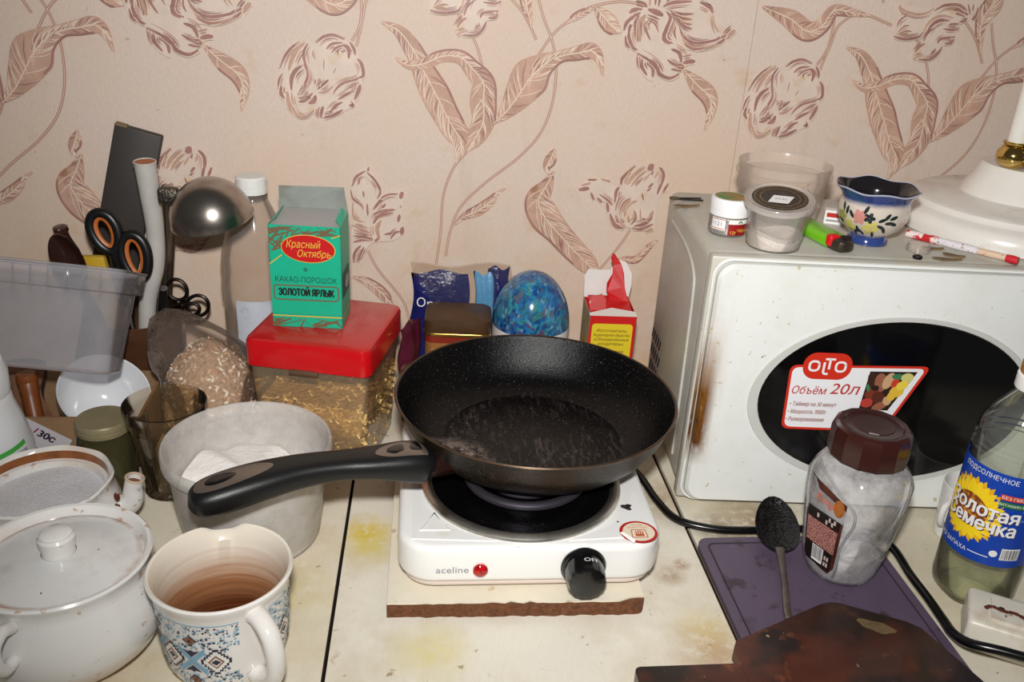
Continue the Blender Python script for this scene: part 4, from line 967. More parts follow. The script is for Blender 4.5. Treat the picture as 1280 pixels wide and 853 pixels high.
mb = loft([(0.0165, 0.0108, 0.0062), (0.026, 0.0100, 0.0062), (0.032, 0.0080, 0.0056), (0.0345, 0.0040, 0.004)]); mb.xf(lambda x, y, z: (x, y, z+0.0066)); obj('metal_hood', mb, M('hood_steel', (92, 82, 74), 0.4, 0.8, var=0.3, vs=150), t)
mb = MB(); mb.rbox(0.0150, 0.0235, -0.0120, -0.0010, 0.0040, 0.0150, 0.0022, 3); obj('thumb_button', mb, M('lighter_red', (214, 24, 28), 0.35), t)
mb = MB(); mb.lathe([(0, -0.003), (0.0040, -0.003), (0.0040, 0.003), (0, 0.003)], 18); mb.xf(lambda x, y, z: (0.0275+x, 0.002+z, 0.0122+y)); obj('spark_wheel', mb, M('wheel_steel', (70, 66, 62), 0.5, 0.8), t)

# flowered cup, blue foot and rim
def cup_extra(t, out):
    x = t.xyz()
    up = t.ramp(x[2], 0.038, 0.047); dn = t.ramp(x[2], 0.014, 0.007)
    k = t.math('MAXIMUM', up, dn)
    k = t.math('ADD', k, t.math('MULTIPLY', t.math('SUBTRACT', t.noise(60, 3, 0.6), 0.5), 0.5))
    return t.mix(t.ramp(k, 0.25, 0.85), out, lin((46, 66, 126)))
t = thing('ceramic_cup', 'small blue-rimmed ceramic cup with painted flowers on the microwave', 'cup', (0.4420, 0.800, TZ))
wob = lambda r, z, a: (r*(1+(0.022*sin(6*a+0.5) if z > 0.043 else 0)), z+(0.0012*sin(6*a) if z > 0.050 else 0))
cprof = [(0, 0), (0.0170, 0), (0.0190, 0.0008), (0.0190, 0.0040), (0.0165, 0.0080), (0.0200, 0.0115), (0.0275, 0.0175), (0.0320, 0.0255), (0.0332, 0.0330), (0.0320, 0.0400), (0.0312, 0.0435), (0.0335, 0.0485), (0.0385, 0.0540)]
mb = MB(); mb.lathe(cprof, 72, rf=wob); obj('cup_outside', mb, M('cup_glaze', (212, 200, 186), 0.12, coat=0.5, extra=cup_extra), t)
mb = MB(); mb.lathe([(0.0385, 0.0540), (0.0380, 0.0546), (0.0320, 0.0485), (0.0295, 0.0430), (0.0300, 0.0330), (0.026, 0.020), (0, 0.013)], 72, rf=wob); obj('cup_inside', mb, M('cup_inside_glaze', (30, 26, 30), 0.12, coat=0.5), t)
mb = MB(); mb.lathe([(0.0387, 0.0536), (0.0391, 0.0544), (0.0383, 0.0550), (0.0378, 0.0544)], 72, rf=wob); obj('cup_rim', mb, M('cup_rim_glaze', (178, 182, 200), 0.2), t)
ca = math.atan2(-0.80, -0.447)
def cupmap(x, y, e=0):
    x *= 1.3; y = y*1.3-0.004; z = 0.014+y
    r = 0.0335
    for (r0, z0), (r1, z1) in zip(cprof, cprof[1:]):
        if z0 <= z <= z1 and z1 > z0: r = r0+(r1-r0)*(z-z0)/(z1-z0); break
    r += 0.0005+e; a = ca+x/0.033
    return (r*cos(a), r*sin(a), z)
def flower(cx_, cy_, r, mat, n, nm):
    mb = MB()
    for k in range(n):
        a = 2*PI*k/n; p = ell(cx_+r*0.55*cos(a), cy_+r*0.55*sin(a), r*0.5, r*0.36, 10, a); mb.poly([cupmap(x, y, 0.0004+0.00002*k) for x, y in p])
    return obj(nm, mb, mat, t, smooth=0)
pink = M('painted_pink', (206, 140, 130), 0.2); yel = M('painted_yellow', (206, 196, 110), 0.2); drk = M('painted_dark_green', (34, 44, 44), 0.2); ylg = M('painted_olive', (150, 150, 80), 0.2)
flower(-0.008, 0.016, 0.0055, pink, 6, 'painted_flower'); flower(0.001, 0.0085, 0.0062, yel, 6, 'painted_flower'); flower(-0.016, 0.0075, 0.0052, yel, 5, 'painted_flower'); flower(-0.001, 0.0165, 0.0040, drk, 5, 'painted_flower'); flower(-0.0225, 0.014, 0.0045, ylg, 5, 'painted_flower')
mb = MB(); rnd = random.Random(2)
for (x, y, a) in ((0.008, 0.016, 0.5), (0.011, 0.0185, 0.9), (0.013, 0.014, 0.1), (0.008, 0.0105, -0.4), (0.011, 0.008, -0.9), (-0.009, 0.006, -1.4), (-0.006, 0.004, -0.9), (-0.012, 0.003, -2.2), (-0.014, 0.017, 2.2), (-0.018, 0.019, 1.6), (-0.022, 0.021, 2.0), (-0.025, 0.010, 2.8), (-0.004, 0.022, 1.2), (0.004, 0.003, -1.1), (0.0155, 0.018, 0.4), (0.016, 0.0135, -0.3)):
    mb.poly([cupmap(px_, py_, 0.0006) for px_, py_ in ell(x, y, 0.0032, 0.0013, 10, a)])
o_ = obj('painted_leaves', mb, drk, t, smooth=0); o_['kind'] = 'stuff'

# lamp foot: two-tier white disc, collar ringed with gold balls, white posts
t = thing('table_lamp', 'white table lamp foot with gold balls on the microwave', 'lamp', (0.6310, 0.8580, TZ))
lw = M('lamp_white', (232, 228, 220), 0.22, coat=0.3, var=0.04, spots=[((190, 170, 140), 30, 0.66, 0.74, 0.4)])
mb = MB(); mb.lathe([(0, 0), (0.118, 0), (0.1205, 0.0015), (0.1212, 0.008), (0.1195, 0.0155), (0.1150, 0.0205), (0.1080, 0.0225), (0.1060, 0.0240), (0.1040, 0.0285), (0.0985, 0.0310), (0.0640, 0.0345), (0.0600, 0.0355), (0.0585, 0.0380), (0.0545, 0.0460), (0.0490, 0.0560), (0.0460, 0.0640), (0.0440, 0.0665), (0, 0.0670)], 96); obj('lamp_base', mb, lw, t)
gold = M('gold_ball', (206, 176, 104), 0.12, 1.0)
for k, adeg in enumerate((205, 246, 300, 20)):
    a = math.radians(adeg); x, y = 0.0335*cos(a), 0.0335*sin(a)
    mb = MB(); mb.lathe([(r_b*1.2, z_b-0.0068) for r_b, z_b in [(0, 0.0725), (0.006, 0.0732), (0.0105, 0.0765), (0.0135, 0.0830), (0.0135, 0.0880), (0.0105, 0.0940), (0.0085, 0.0958), (0.0105, 0.0968), (0.0110, 0.0982), (0.0095, 0.0995), (0, 0.0995)]], 28, x, y); obj('gold_ball', mb, gold, t)
    if k % 2 == 0:
        mb = MB(); mb.lathe([(0, 0.0925), (0.0098, 0.0925), (0.0098, 0.29), (0, 0.29)], 28, x, y); obj('lamp_post', mb, lw, t)
mb = MB(); mb.lathe([(0, 0.285), (0.052, 0.285), (0.052, 0.295), (0, 0.30)], 40); obj('lamp_head', mb, lw, t)

# rolled candy-stick paper in front of the lamp
a = Vector((0.492, 0.8165, TZ+0.0042)); b = Vector((0.5560, 0.7335, TZ+0.0056))
t = thing('paper_tube', 'thin red and white printed paper tube before the white lamp', 'paper tube', a)
dv = b-a; Ln = dv.length
for i, (f0, f1, r, m_) in enumerate(((0, 0.30, 0.0042, M('tube_red', (196, 36, 40), 0.4, spots=[((240, 230, 226), 90, 0.50, 0.56, 0.9)])), (0.30, 0.66, 0.0040, M('tube_white', (226, 220, 224), 0.4, spots=[((190, 120, 60), 120, 0.60, 0.66, 0.8), ((70, 70, 90), 260, 0.62, 0.66, 0.8)])), (0.66, 0.92, 0.0034, M('tube_cream', (224, 196, 170), 0.45, spots=[((190, 90, 50), 120, 0.56, 0.62, 0.8)])), (0.90, 1.0, 0.0040, M('tube_tip_red', (206, 40, 50), 0.4)))):
    mb = MB(); mb.tube([dv*f0, dv*(f0+f1)/2, dv*f1], [r*0.9, r, r*0.9], 12); obj('paper_section', mb, m_, t)

olive = M('dry_leaf', (122, 100, 66), 0.8, var=0.3, vs=120)
for i, (x, y, an, L, w, lab) in enumerate(((0.4990, 0.7790, -0.1, 0.011, 0.0030, 'dry brown leaf scrap nearest the paper tube on the microwave'), (0.5090, 0.7590, -0.5, 0.010, 0.0042, 'broad brown leaf scrap between two slimmer scraps on the microwave'), (0.4960, 0.7480, -0.15, 0.014, 0.0030, 'long brown leaf scrap by the front edge of the microwave'), (0.2920, 0.9060, 0.1, 0.015, 0.0035, 'olive leaf scrap lying behind the small spice jar'))):
    mb = MB(); pts = [(L*cos(q)*1.0, w*sin(q)*(1+0.3*cos(3*q))) for q in [2*PI*k/16 for k in range(16)]]
    mb.prism(pts, 0.0, 0.0012, fn=lambda X, Y, Z: (X, Y, Z+0.0010*(X/L)**2)); tag(obj('leaf_scrap', mb, olive, None, (x, y, TZ+0.0002), (0, 0, an)), lab, 'leaf', 'dry scraps on the microwave')
t = thing('hairpin', 'thin dark metal hairpin behind the little spice jar', 'hairpin', (0.2970, 0.9330, TZ))
mb = MB(); mb.tube([(0.020, 0.004, 0.001), (0, 0.003, 0.001), (-0.012, 0.001, 0.001), (-0.0125, -0.001, 0.001), (0, -0.003, 0.001), (0.020, -0.004, 0.001)], 0.0009, 8); obj('pin_wire', mb, M('pin_metal', (50, 44, 40), 0.35, 0.7), t)
mb = MB(); mb.rbox(-0.0160, -0.0060, -0.003, 0.003, 0, 0.0028, 0.001, 2); obj('pin_end', mb, M('pin_brown', (86, 68, 46), 0.6), t)
t = thing('matchbox', 'small white box with red print behind the flowered cup', 'box', (0.4345, 0.858, TZ), math.radians(-20))
mb = MB(); mb.rbox(-0.011, 0.011, -0.006, 0.006, 0, 0.0145, 0.0008, 1); obj('carton', mb, whitep, t)
flat('red_print', [(bar(-0.009, 0.010, 0.0075, 0.0120), 0), (bar(-0.009, 0.004, 0.003, 0.005), 1)], [redp, M('faint_grey', (150, 150, 156))], t, plane((0, -0.006, 0), (1, 0, 0), (0, 0, 1), (0, -1, 0)))
mb = MB(); mb.lathe([(0, 0.0003), (0.010, 0.0003), (0.011, 0.001), (0.0112, 0.007), (0.0104, 0.007), (0.0100, 0.0014), (0, 0.0012)], 32); tag(obj('clear_cap', mb, CLEAR('cup_plastic'), None, (0.4800, 0.7720, TZ)), 'round clear plastic cap beside the foot of the flowered cup', 'cap')
mb = MB(); mb.lathe([(0.0022, 0.0), (0.0042, 0.0), (0.0046, 0.0015), (0.0038, 0.0028), (0.0022, 0.0028), (0.0022, 0)], 20); tag(obj('metal_nut', mb, M('dark_nut', (52, 50, 50), 0.4, 0.8), None, (0.4690, 0.7520, TZ)), 'tiny dark metal ring at the front of the microwave top', 'ring')
# ------------------------------------------------------------------ right worktop
purple = M('purple_board', (90, 76, 96), 0.42, var=0.12, vs=14, spots=[((44, 30, 28), 34, 0.60, 0.68, 0.7), ((130, 116, 140), 24, 0.62, 0.75, 0.4), ((60, 34, 26), 120, 0.70, 0.74, 0.8)])
t = thing('chopping_board', 'thin purple plastic chopping board under the coffee jar and spoon', 'chopping board', (0.358, 0.560, 0))
mb = MB(); mb.prism(rrect(-0.087, 0.0870, -0.150, 0.1165, 0.012, 6), 0.0, 0.0055); obj('board', mb, purple, t, smooth=20)
mb = MB(); g_ = rrect(-0.078, 0.078, -0.140, 0.1075, 0.006, 4); mb.tube([(x, y, 0.0055) for x, y in g_], 0.0008, 6, closed=True); obj('juice_groove', mb, M('groove_dirt', (52, 38, 48), 0.6), t)
BZ = 0.0055
wood = M('brown_wood', (80, 35, 19), 0.38, coat=0.15, var=0.35, vs=9, sc3=(1, 3, 1), spots=[((26, 16, 12), 16, 0.48, 0.60, 0.95), ((150, 84, 44), 40, 0.62, 0.72, 0.5), ((206, 180, 130), 160, 0.72, 0.74, 0.7), ((34, 18, 12), 7, 0.44, 0.58, 0.75)])
t = thing('wooden_board', 'dark brown wooden board with pointed corner lying on the purple board', 'chopping board', (0.350, 0.500, BZ))
P_ = [(-0.0940, -0.10), (-0.0945, 0.022), (-0.0900, 0.030), (-0.080, 0.0345), (-0.004, 0.0690), (0.006, 0.0715), (0.015, 0.0700), (0.062, 0.0455), (0.070, 0.038), (0.0920, -0.030), (0.0940, -0.10)]
mb = MB(); mb.prism(P_[::-1], 0, 0.0105); obj('board', mb, wood, t, smooth=20)
mb = MB(); mb.prism(rrect(-0.1780, -0.0900, -0.055, 0.0065, 0.005, 4), 0.0002, 0.0103); obj('handle', mb, wood, t, smooth=20)
mb = MB(); ring_ = []
for k in range(26):
    a = 2*PI*k/26; ring_.append((0.0330+0.0150*cos(a)*(1+0.12*sin(3*a)), 0.0405+0.0062*sin(a)*(1+0.15*cos(5*a))))
mb.prism([(x*cos(-0.5)-(y-0.0405)*sin(-0.5)+0.004, 0.0405+x*sin(-0.5)+(y-0.0405)*cos(-0.5)+0.016) for x, y in ring_], 0.0103, 0.0109); obj('dried_stain', mb, M('dried_stain', (104, 84, 56), 0.8, var=0.4, vs=120), t, smooth=0)

# sooty spoon propped on the cord
t = thing('spoon', 'burnt black tablespoon leaning on the cord over the purple board', 'spoon', (0.340, 0.640, BZ))
sp0 = Vector((0.340, 0.640, BZ))
tip = Vector((0.3560, 0.7080, 0.0300)); nk = Vector((0.3400, 0.6420, 0.0150)); en = Vector((0.3180, 0.5610, BZ+0.0022))
ax = (tip-nk).normalized(); sd = ax.cross(Vector((0, 0, 1))).normalized(); nn = sd.cross(ax)
mb = MB(); vs = []; fs = []; NU, NV = 14, 20
Lb = (tip-nk).length
for side in (0, 1):
    for i in range(NU+1):
        rr = i/NU
        for k in range(NV):
            a = 2*PI*k/NV
            u = 0.5+0.5*rr*cos(a); w = 0.0190*rr*sin(a)*(1.08-0.16*cos(a) if True else 1)
            dep = -0.0075*(1-rr**2)
            vs.append(nk+ax*(u*Lb)+sd*w+nn*(dep-(0.0012 if side else 0)) - sp0)
base = (NU+1)*NV
for i in range(NU):
    for k in range(NV):
        a_, b_, c_, d_ = i*NV+k, i*NV+(k+1) % NV, (i+1)*NV+(k+1) % NV, (i+1)*NV+k
        fs.append([a_, d_, c_, b_]); fs.append([base+a_, base+b_, base+c_, base+d_])
for k in range(NV): fs.append([NU*NV+k, base+NU*NV+k, base+NU*NV+(k+1) % NV, NU*NV+(k+1) % NV])
mb.add(vs, fs); obj('bowl', mb, M('soot', (12, 10, 10), 0.15, 0.1, bump=(170, 0.005), spots=[((60, 50, 46), 150, 0.64, 0.7, 0.7)]), t)
mb = MB(); mb.tube([p-sp0 for p in (nk-nn*0.001+ax*0.004, nk-ax*0.008, (nk+en)/2+Vector((0, 0, 0.001)), en+Vector((0.002, 0.01, 0)), en)], [0.0048, 0.0034, 0.0030, 0.0036, 0.0038], 10, flat=0.45); obj('handle', mb, M('spoon_steel', (130, 120, 114), 0.35, 0.8, var=0.4, vs=60), t)

# power cord of the hotplate
cp = smoothpath([(0.196, 0.812, 0.026), (0.226, 0.806, 0.012), (0.243, 0.783, 0.0042), (0.250, 0.740, 0.0042), (0.262, 0.708, 0.0042), (0.292, 0.6920, 0.0044), (0.331, 0.6880, 0.0044), (0.400, 0.6890, 0.0044), (0.442, 0.684, 0.0044), (0.4585, 0.660, 0.0044), (0.4560, 0.618, 0.0044), (0.4555, 0.585, 0.0046), (0.4510, 0.5540, 0.0085), (0.4460, 0.5330, 0.014), (0.4470, 0.5140, 0.021), (0.4660, 0.4990, 0.0255), (0.500, 0.4790, 0.027), (0.540, 0.4560, 0.027)], 7)
mb = MB(); mb.tube(cp, 0.0040, 12); tag(obj('power_cord', mb, M('cord_black', (10, 10, 11), 0.25)), 'black power cord winding from the hotplate past the chopping board', 'cord')

# extension socket block
U = Vector((0.855, -0.518, 0)); ang = math.atan2(U.y, U.x)
t = thing('extension_socket', 'grubby white extension socket block before the oil bottle', 'socket', (0.4790, 0.5730, 0), ang)
sw = M('socket_white', (226, 220, 206), 0.35, spots=[((110, 56, 30), 60, 0.66, 0.70, 0.85), ((180, 150, 100), 25, 0.55, 0.7, 0.5)])
mb = MB(); mb.rbox(0, 0.15, -0.050, 0, 0.001, 0.030, 0.004, 3); obj('socket_housing', mb, sw, t)
for k in range(3):
    cx_ = 0.034+k*0.043
    mb = MB(); mb.prism(rrect(cx_-0.017, cx_+0.017, -0.041, -0.009, 0.003, 3), 0.0295, 0.0325); s_ = obj('socket_face', mb, sw, t, smooth=20)
    for dx in (-0.0095, 0.0095):
        mb = MB(); mb.lathe([(0.0026, 0.0322), (0.0026, 0.0327), (0, 0.0327)], 16, cx_+dx, -0.025); obj('pin_hole', mb, M('vent_dark', (12, 12, 12)), s_)
mb = MB(); rs = smoothpath([(0.012, -0.030, 0.0326), (0.017, -0.026, 0.0330), (0.026, -0.0285, 0.0334), (0.034, -0.0270, 0.0334), (0.042, -0.031, 0.0334), (0.050, -0.040, 0.0334)], 5)
mb.tube(rs, [0.0012+0.0009*abs(sin(i*1.3)) for i in range(len(rs))], 7, flat=0.4); obj('rust_streak', mb, M('rust', (92, 40, 18), 0.9, var=0.4, vs=150), t)
mb = MB(); mb.rbox(0.090, 0.120, -0.046, -0.0035, 0.0320, 0.058, 0.004, 3); obj('plug', mb, blackpl, t)

# coffee jar with salt
JR = [(0, 0.0260), (0.002, 0.0290), (0.008, 0.0315), (0.030, 0.0345), (0.055, 0.0375), (0.080, 0.0405), (0.098, 0.0410), (0.108, 0.0385), (0.115, 0.0335), (0.119, 0.0295), (0.124, 0.0285)]
JX, JY = 0.3920, 0.6300
jphi = math.radians(238-45+12)
def jr(z):
    for (z0, r0), (z1, r1) in zip(JR, JR[1:]):
        if z0 <= z <= z1: return r0+(r1-r0)*(z-z0)/(z1-z0)
    return JR[-1][1]
def jrad(a, z):
    k = 0.075*min(1, max(0, z/0.02))*min(1, max(0, (0.120-z)/0.02))
    return jr(z)*(1-k*cos(4*(a-jphi)))
t = thing('coffee_jar', 'glass instant coffee jar of white salt with brown lid on purple board', 'jar', (JX, JY, BZ))
zz = [0.0005, 0.002, 0.008, 0.018, 0.030, 0.042, 0.055, 0.068, 0.080, 0.090, 0.098, 0.104, 0.109, 0.113, 0.116, 0.119, 0.124]
mb = MB(); mb.lathe([(0, 0.0003)]+[(1, z) for z in zz], 64, rf=lambda r, z, a: (jrad(a, z), z)); obj('jar_glass', mb, CLEAR('jar_glass', (250, 250, 250), (242, 240, 240), 0.30, 0.10, var=0.5, vs=26, gloss=0.9), t)
# the raised rib that bounds the label panel
ca = math.atan2(-JY, -JX)
def jm_(x, y, e=0): a = ca+x+0.20; r = jrad(a, y)+0.0004+e; return (r*cos(a), r*sin(a), y)
rib = smoothpath([(-1.45, 0.112), (-1.05, 0.108), (-0.55, 0.098), (-0.18, 0.088), (-0.10, 0.074), (-0.20, 0.056), (-0.26, 0.040), (-0.24, 0.020), (-0.28, 0.010)], 6)
mb = MB(); mb.tube([jm_(x, y, 0.0002) for x, y in rib], 0.0012, 8); obj('glass_rib', mb, CLEAR('rib_glass', (235, 235, 235), (210, 206, 206), 0.25, 0.08, gloss=1.0), t)
lbm = M('coffee_label', (62, 26, 18), 0.4, var=0.15, spots=[((96, 44, 26), 30, 0.5, 0.65, 0.7)])
def ledge(f):
    x = -1.32+1.12*f
    b = 0.016-0.006*f if f < 0.86 else 0.010+0.010*(f-0.86)/0.14
    tpv = 0.101-0.011*f
    return b, tpv
jl = curved('printed_label', -1.32, -0.30, 0.010, 0.1, lbm, t, jm_, 24, 0.0, edge=ledge)
def edge_band(nm, x0, x1, y0, y1, m_, e=0.0004): return curved(nm, x0, x1, y0, y1, m_, jl, jm_, 12, e)
disc_on('coffee_cup_picture', ell(-0.46, 0.083, 0.13, 0.0085, 30), M('cup_picture', (164, 96, 36), 0.4, var=0.4, vs=120), jl, jm_, 0.0004)
text('label_brand', [('Rouge', -0.80, 0.0830, 0.012, 0.50)], M('label_orange', (214, 104, 66), 0.45), jl, jm_, 0.0007, shear=0.1, bold=0.0)
edge_band('label_dark_band', -1.25, -0.36, 0.0600, 0.0705, M('label_dark', (22, 14, 12), 0.4))
edge_band('label_text_panel', -1.25, -0.38, 0.0340, 0.0590, M('label_small_print', (132, 66, 54), 0.5, spots=[((210, 170, 160), 1000, 0.50, 0.56, 0.8)]))
edge_band('label_dark_band', -1.25, -0.40, 0.0140, 0.0335, M('label_dark', (22, 14, 12), 0.4))
edge_band('barcode_panel', -1.02, -0.66, 0.0165, 0.0330, whitep, 0.0006)
mb = MB(); rnd = random.Random(9); x = -1.00
while x < -0.69:
    w = rnd.choice((0.006, 0.010, 0.014)); mb.poly([jm_(a_, b_, 0.0009) for a_, b_ in bar(x, x+w, 0.019, 0.0325)]); x += w+rnd.choice((0.008, 0.012))
o_ = obj('barcode', mb, M('ink_black', (20, 20, 20), 0.5), jl, smooth=0); o_['kind'] = 'stuff'
mb = MB()
for k, (x, y) in enumerate(((-0.58, 0.026), (-0.50, 0.026), (-0.58, 0.0195), (-0.50, 0.0195), (-0.95, 0.065), (-0.62, 0.067), (-0.54, 0.064), (-0.48, 0.0675), (-0.70, 0.063))): mb.poly([jm_(a_, b_, 0.0008) for a_, b_ in bar(x-0.028, x+0.028, y-0.0022, y+0.0022)])
o_ = obj('label_symbols', mb, M('label_symbol', (196, 180, 172), 0.5), jl, smooth=0); o_['kind'] = 'stuff'
mb = MB(); mb.lathe([(0, 0.0018), (0.026, 0.0018), (0.029, 0.006), (0.0310, 0.014), (0.0315, 0.019), (0.020, 0.017), (0.008, 0.012), (0, 0.011)], 48, rf=lambda r, z, a: (r, z+(0.010*cos(a-ca-0.7)*(r/0.033) if z > 0.008 else 0)+(0.0015*sin(5*a) if z > 0.008 else 0))); obj('salt', mb, M('salt_white', (240, 238, 238), 0.8, bump=(400, 0.003)), t)
mb = MB(); mb.lathe([(0.0310, 0.1205), (0.0328, 0.1210), (0.0335, 0.1240), (0.0330, 0.1440), (0.0318, 0.1480), (0.0290, 0.1500), (0.0255, 0.1498), (0.0240, 0.1490), (0.0180, 0.1492), (0.0175, 0.1500), (0.0090, 0.1498), (0, 0.1496)], 14, rf=None); lid = obj('screw_lid', mb, M('lid_brown', (54, 22, 18), 0.28, coat=0.2), t, smooth=18)

# oil bottle
OX, OY, OR = 0.5050, 0.6020, 0.0340
t = thing('oil_bottle', 'clear sunflower oil bottle with blue label nearly empty', 'bottle', (OX, OY, 0))
ribz = [(0, 0.0010), (0.018, 0.0005), (0.024, 0.0030), (0.0285, 0.0020), (0.0320, 0.0060), (OR, 0.014), (OR, 0.048), (OR-0.0010, 0.052), (OR-0.0010, 0.141), (OR, 0.145), (OR+0.0005, 0.148), (OR-0.0012, 0.150), (OR+0.0003, 0.1525), (OR-0.0015, 0.155), (OR, 0.158), (OR-0.002, 0.161), (OR-0.001, 0.164), (0.0310, 0.172), (0.0250, 0.185), (0.0175, 0.196), (0.0135, 0.202), (0.0130, 0.209)]
mb = MB(); mb.lathe(ribz, 64, rf=lambda r, z, a: (r*(1+0.05*cos(5*a)*max(0, (0.012-z)/0.012)), z)); obj('bottle_wall', mb, CLEAR('bottle_pet', (244, 246, 240), (244, 246, 244), 0.05, 0.07, gloss=1.0, var=0.04, vs=18), t)
mb = MB(); mb.lathe([(0, 0.0035), (0.024, 0.0035), (0.030, 0.006), (OR-0.0015, 0.014), (OR-0.0015, 0.031), (0, 0.031)], 48); obj('oil', mb, CLEAR('sunflower_oil', (250, 247, 218), (240, 236, 190), 0.30, 0.05, gloss=0.6), t)
mb = MB(); mb.lathe([(0.0155, 0.2040), (0.0160, 0.2050), (0.0160, 0.2160), (0.0150, 0.2170), (0.0140, 0.2172)], 48); cp_ = obj('cap', mb, M('cap_white', (238, 238, 234), 0.35), t)
mb = MB(); mb.lathe([(0.0145, 0.2170), (0.0148, 0.2260), (0.0138, 0.2280), (0, 0.2282)], 48, rf=lambda r, z, a: (r*(1+0.012*cos(40*a)), z)); obj('cap_top', mb, M('cap_gold', (160, 110, 50), 0.4), cp_)
ca = math.atan2(-OY, -OX)
om = cyl(OR, ca-0.20, 0.0, 0.0000)
LZ0, LZ1 = 0.0510, 0.1390
lab = curved('printed_label', -0.0720, 0.0720, LZ0, LZ1, M('label_blue', (20, 66, 168), 0.35), t, om, 64, 0.0004)
def radial(n, r0, r1, w, cx_, cz_, ph=0, e=0.0): 
    mb = MB()
    for k in range(n):
        a = 2*PI*k/n+ph; pts = []
        for q in range(9):
            f = q/8; pts.append((r0+(r1-r0)*f, w*sin(PI*(0.15+0.85*f))))
        pts = pts+[(p[0], -p[1]) for p in pts[::-1]]
        mb.poly([om(cx_+p[0]*cos(a)-p[1]*sin(a), cz_+p[0]*sin(a)+p[1]*cos(a), e+0.00001*k) for p in pts])
    return mb
SX, SZ = -0.0130, 0.0965
for i, (r1, ph, c) in enumerate(((0.0310, 0, (236, 178, 20)), (0.0285, 0.11, (250, 214, 30)))):
    o_ = obj('sunflower_petals', radial(24, 0.010, r1, 0.0042, SX, SZ, ph, 0.0006+0.0004*i), M('petal_print_%d' % i, c, 0.4), lab, smooth=0); o_['kind'] = 'stuff'
disc_on('sunflower_heart', ell(SX, SZ, 0.0160, 0.0150, 32), M('heart_print', (128, 62, 20), 0.5, spots=[((212, 140, 40), 300, 0.5, 0.56, 0.9)]), lab, om, 0.0015)
for dx, dz, m_, e in ((0.0007, -0.0007, M('ink_dark_red', (70, 20, 14), 0.5), 0.0017), (0, 0, M('white_print', (238, 238, 238)), 0.0020)):
    text('brand_lettering', [('Золотая', -0.0035+dx, 0.1010+dz, 0.0170, 0.058), ('Семечка', -0.0035+dx, 0.0880+dz, 0.0170, 0.058)], m_, lab, om, e, bold=0.0005)
text('label_lettering', [('ПОДСОЛНЕЧНОЕ', -0.0050, 0.1340, 0.0060, 0.044), ('БЕЗ ЗАПАХА', -0.0200, 0.0595, 0.0055, 0.030)], M('white_print', (238, 238, 238)), lab, om, 0.0020)
curved('white_rule', -0.0040, 0.0120, 0.0590, 0.0598, M('white_print', (238, 238, 238)), lab, om, 8, 0.0010)
b1 = curved('red_flash', 0.0075, 0.0265, 0.1170, 0.1220, M('flash_red', (206, 70, 34), 0.4), lab, om, 10, 0.0022); text('flash_lettering', [('БЕЗ ГМО', 0.0165, 0.1195, 0.0038)], M('white_print', (238, 238, 238)), b1, om, 0.0026)
b2 = curved('green_flash', 0.0075, 0.0265, 0.1105, 0.1155, M('flash_green', (40, 110, 50), 0.4), lab, om, 10, 0.0022); text('flash_lettering', [('ВИТАМИН Е', 0.0165, 0.1130, 0.0032)], M('white_print', (238, 238, 238)), b2, om, 0.0026)
tx = M('pale_blue_print', (150, 186, 226), 0.5)
text('side_small_print', [('НЕРАФИНИРОВАННОЕ', 0.0390, 0.1170, 0.0030), ('ДАТА ИЗГОТОВЛЕНИЯ', 0.0390, 0.1125, 0.0030), ('НОМЕР ПАРТИИ', 0.0390, 0.1080, 0.0030), ('НА БУТЫЛКЕ', 0.0390, 0.1035, 0.0030), ('СРОК ГОДНОСТИ', 0.0390, 0.0985, 0.0030)], tx, lab, om, 0.0010)
curved('barcode_panel', 0.0205, 0.0360, 0.0590, 0.0705, whitep, lab, om, 8, 0.0010)
mb = MB(); x = 0.0215; rnd = random.Random(4)
while x < 0.0350:
    w = rnd.choice((0.0004, 0.0007, 0.0010)); mb.poly([om(a_, b_, 0.0014) for a_, b_ in bar(x, x+w, 0.0600, 0.0695)]); x += w+rnd.choice((0.0005, 0.0009))
o_ = obj('barcode', mb, M('ink_black', (20, 20, 20)), lab, smooth=0); o_['kind'] = 'stuff'
disc_on('round_seal', ell(0.0150, 0.0640, 0.0032, 0.0032, 20), M('white_print', (238, 238, 238)), lab, om, 0.0010)

# white cup behind the oil bottle
t = thing('white_cup', 'small plain white cup standing behind the oil bottle', 'cup', (0.5370, 0.6800, 0))
cw = M('cup_white', (234, 232, 228), 0.25)
mb = MB(); mb.lathe([(0, 0.0005), (0.0195, 0.0005), (0.0215, 0.003), (0.0235, 0.045), (0.0240, 0.058), (0.0230, 0.0585), (0.0220, 0.056), (0.0200, 0.004), (0, 0.003)], 48); obj('cup_body', mb, cw, t)
mb = MB(); mb.tube(smoothpath([(-0.0210, -0.008, 0.046), (-0.030, -0.013, 0.044), (-0.0320, -0.014, 0.034), (-0.0285, -0.012, 0.024), (-0.0205, -0.007, 0.020)], 5), 0.0030, 10); obj('handle', mb, cw, t)
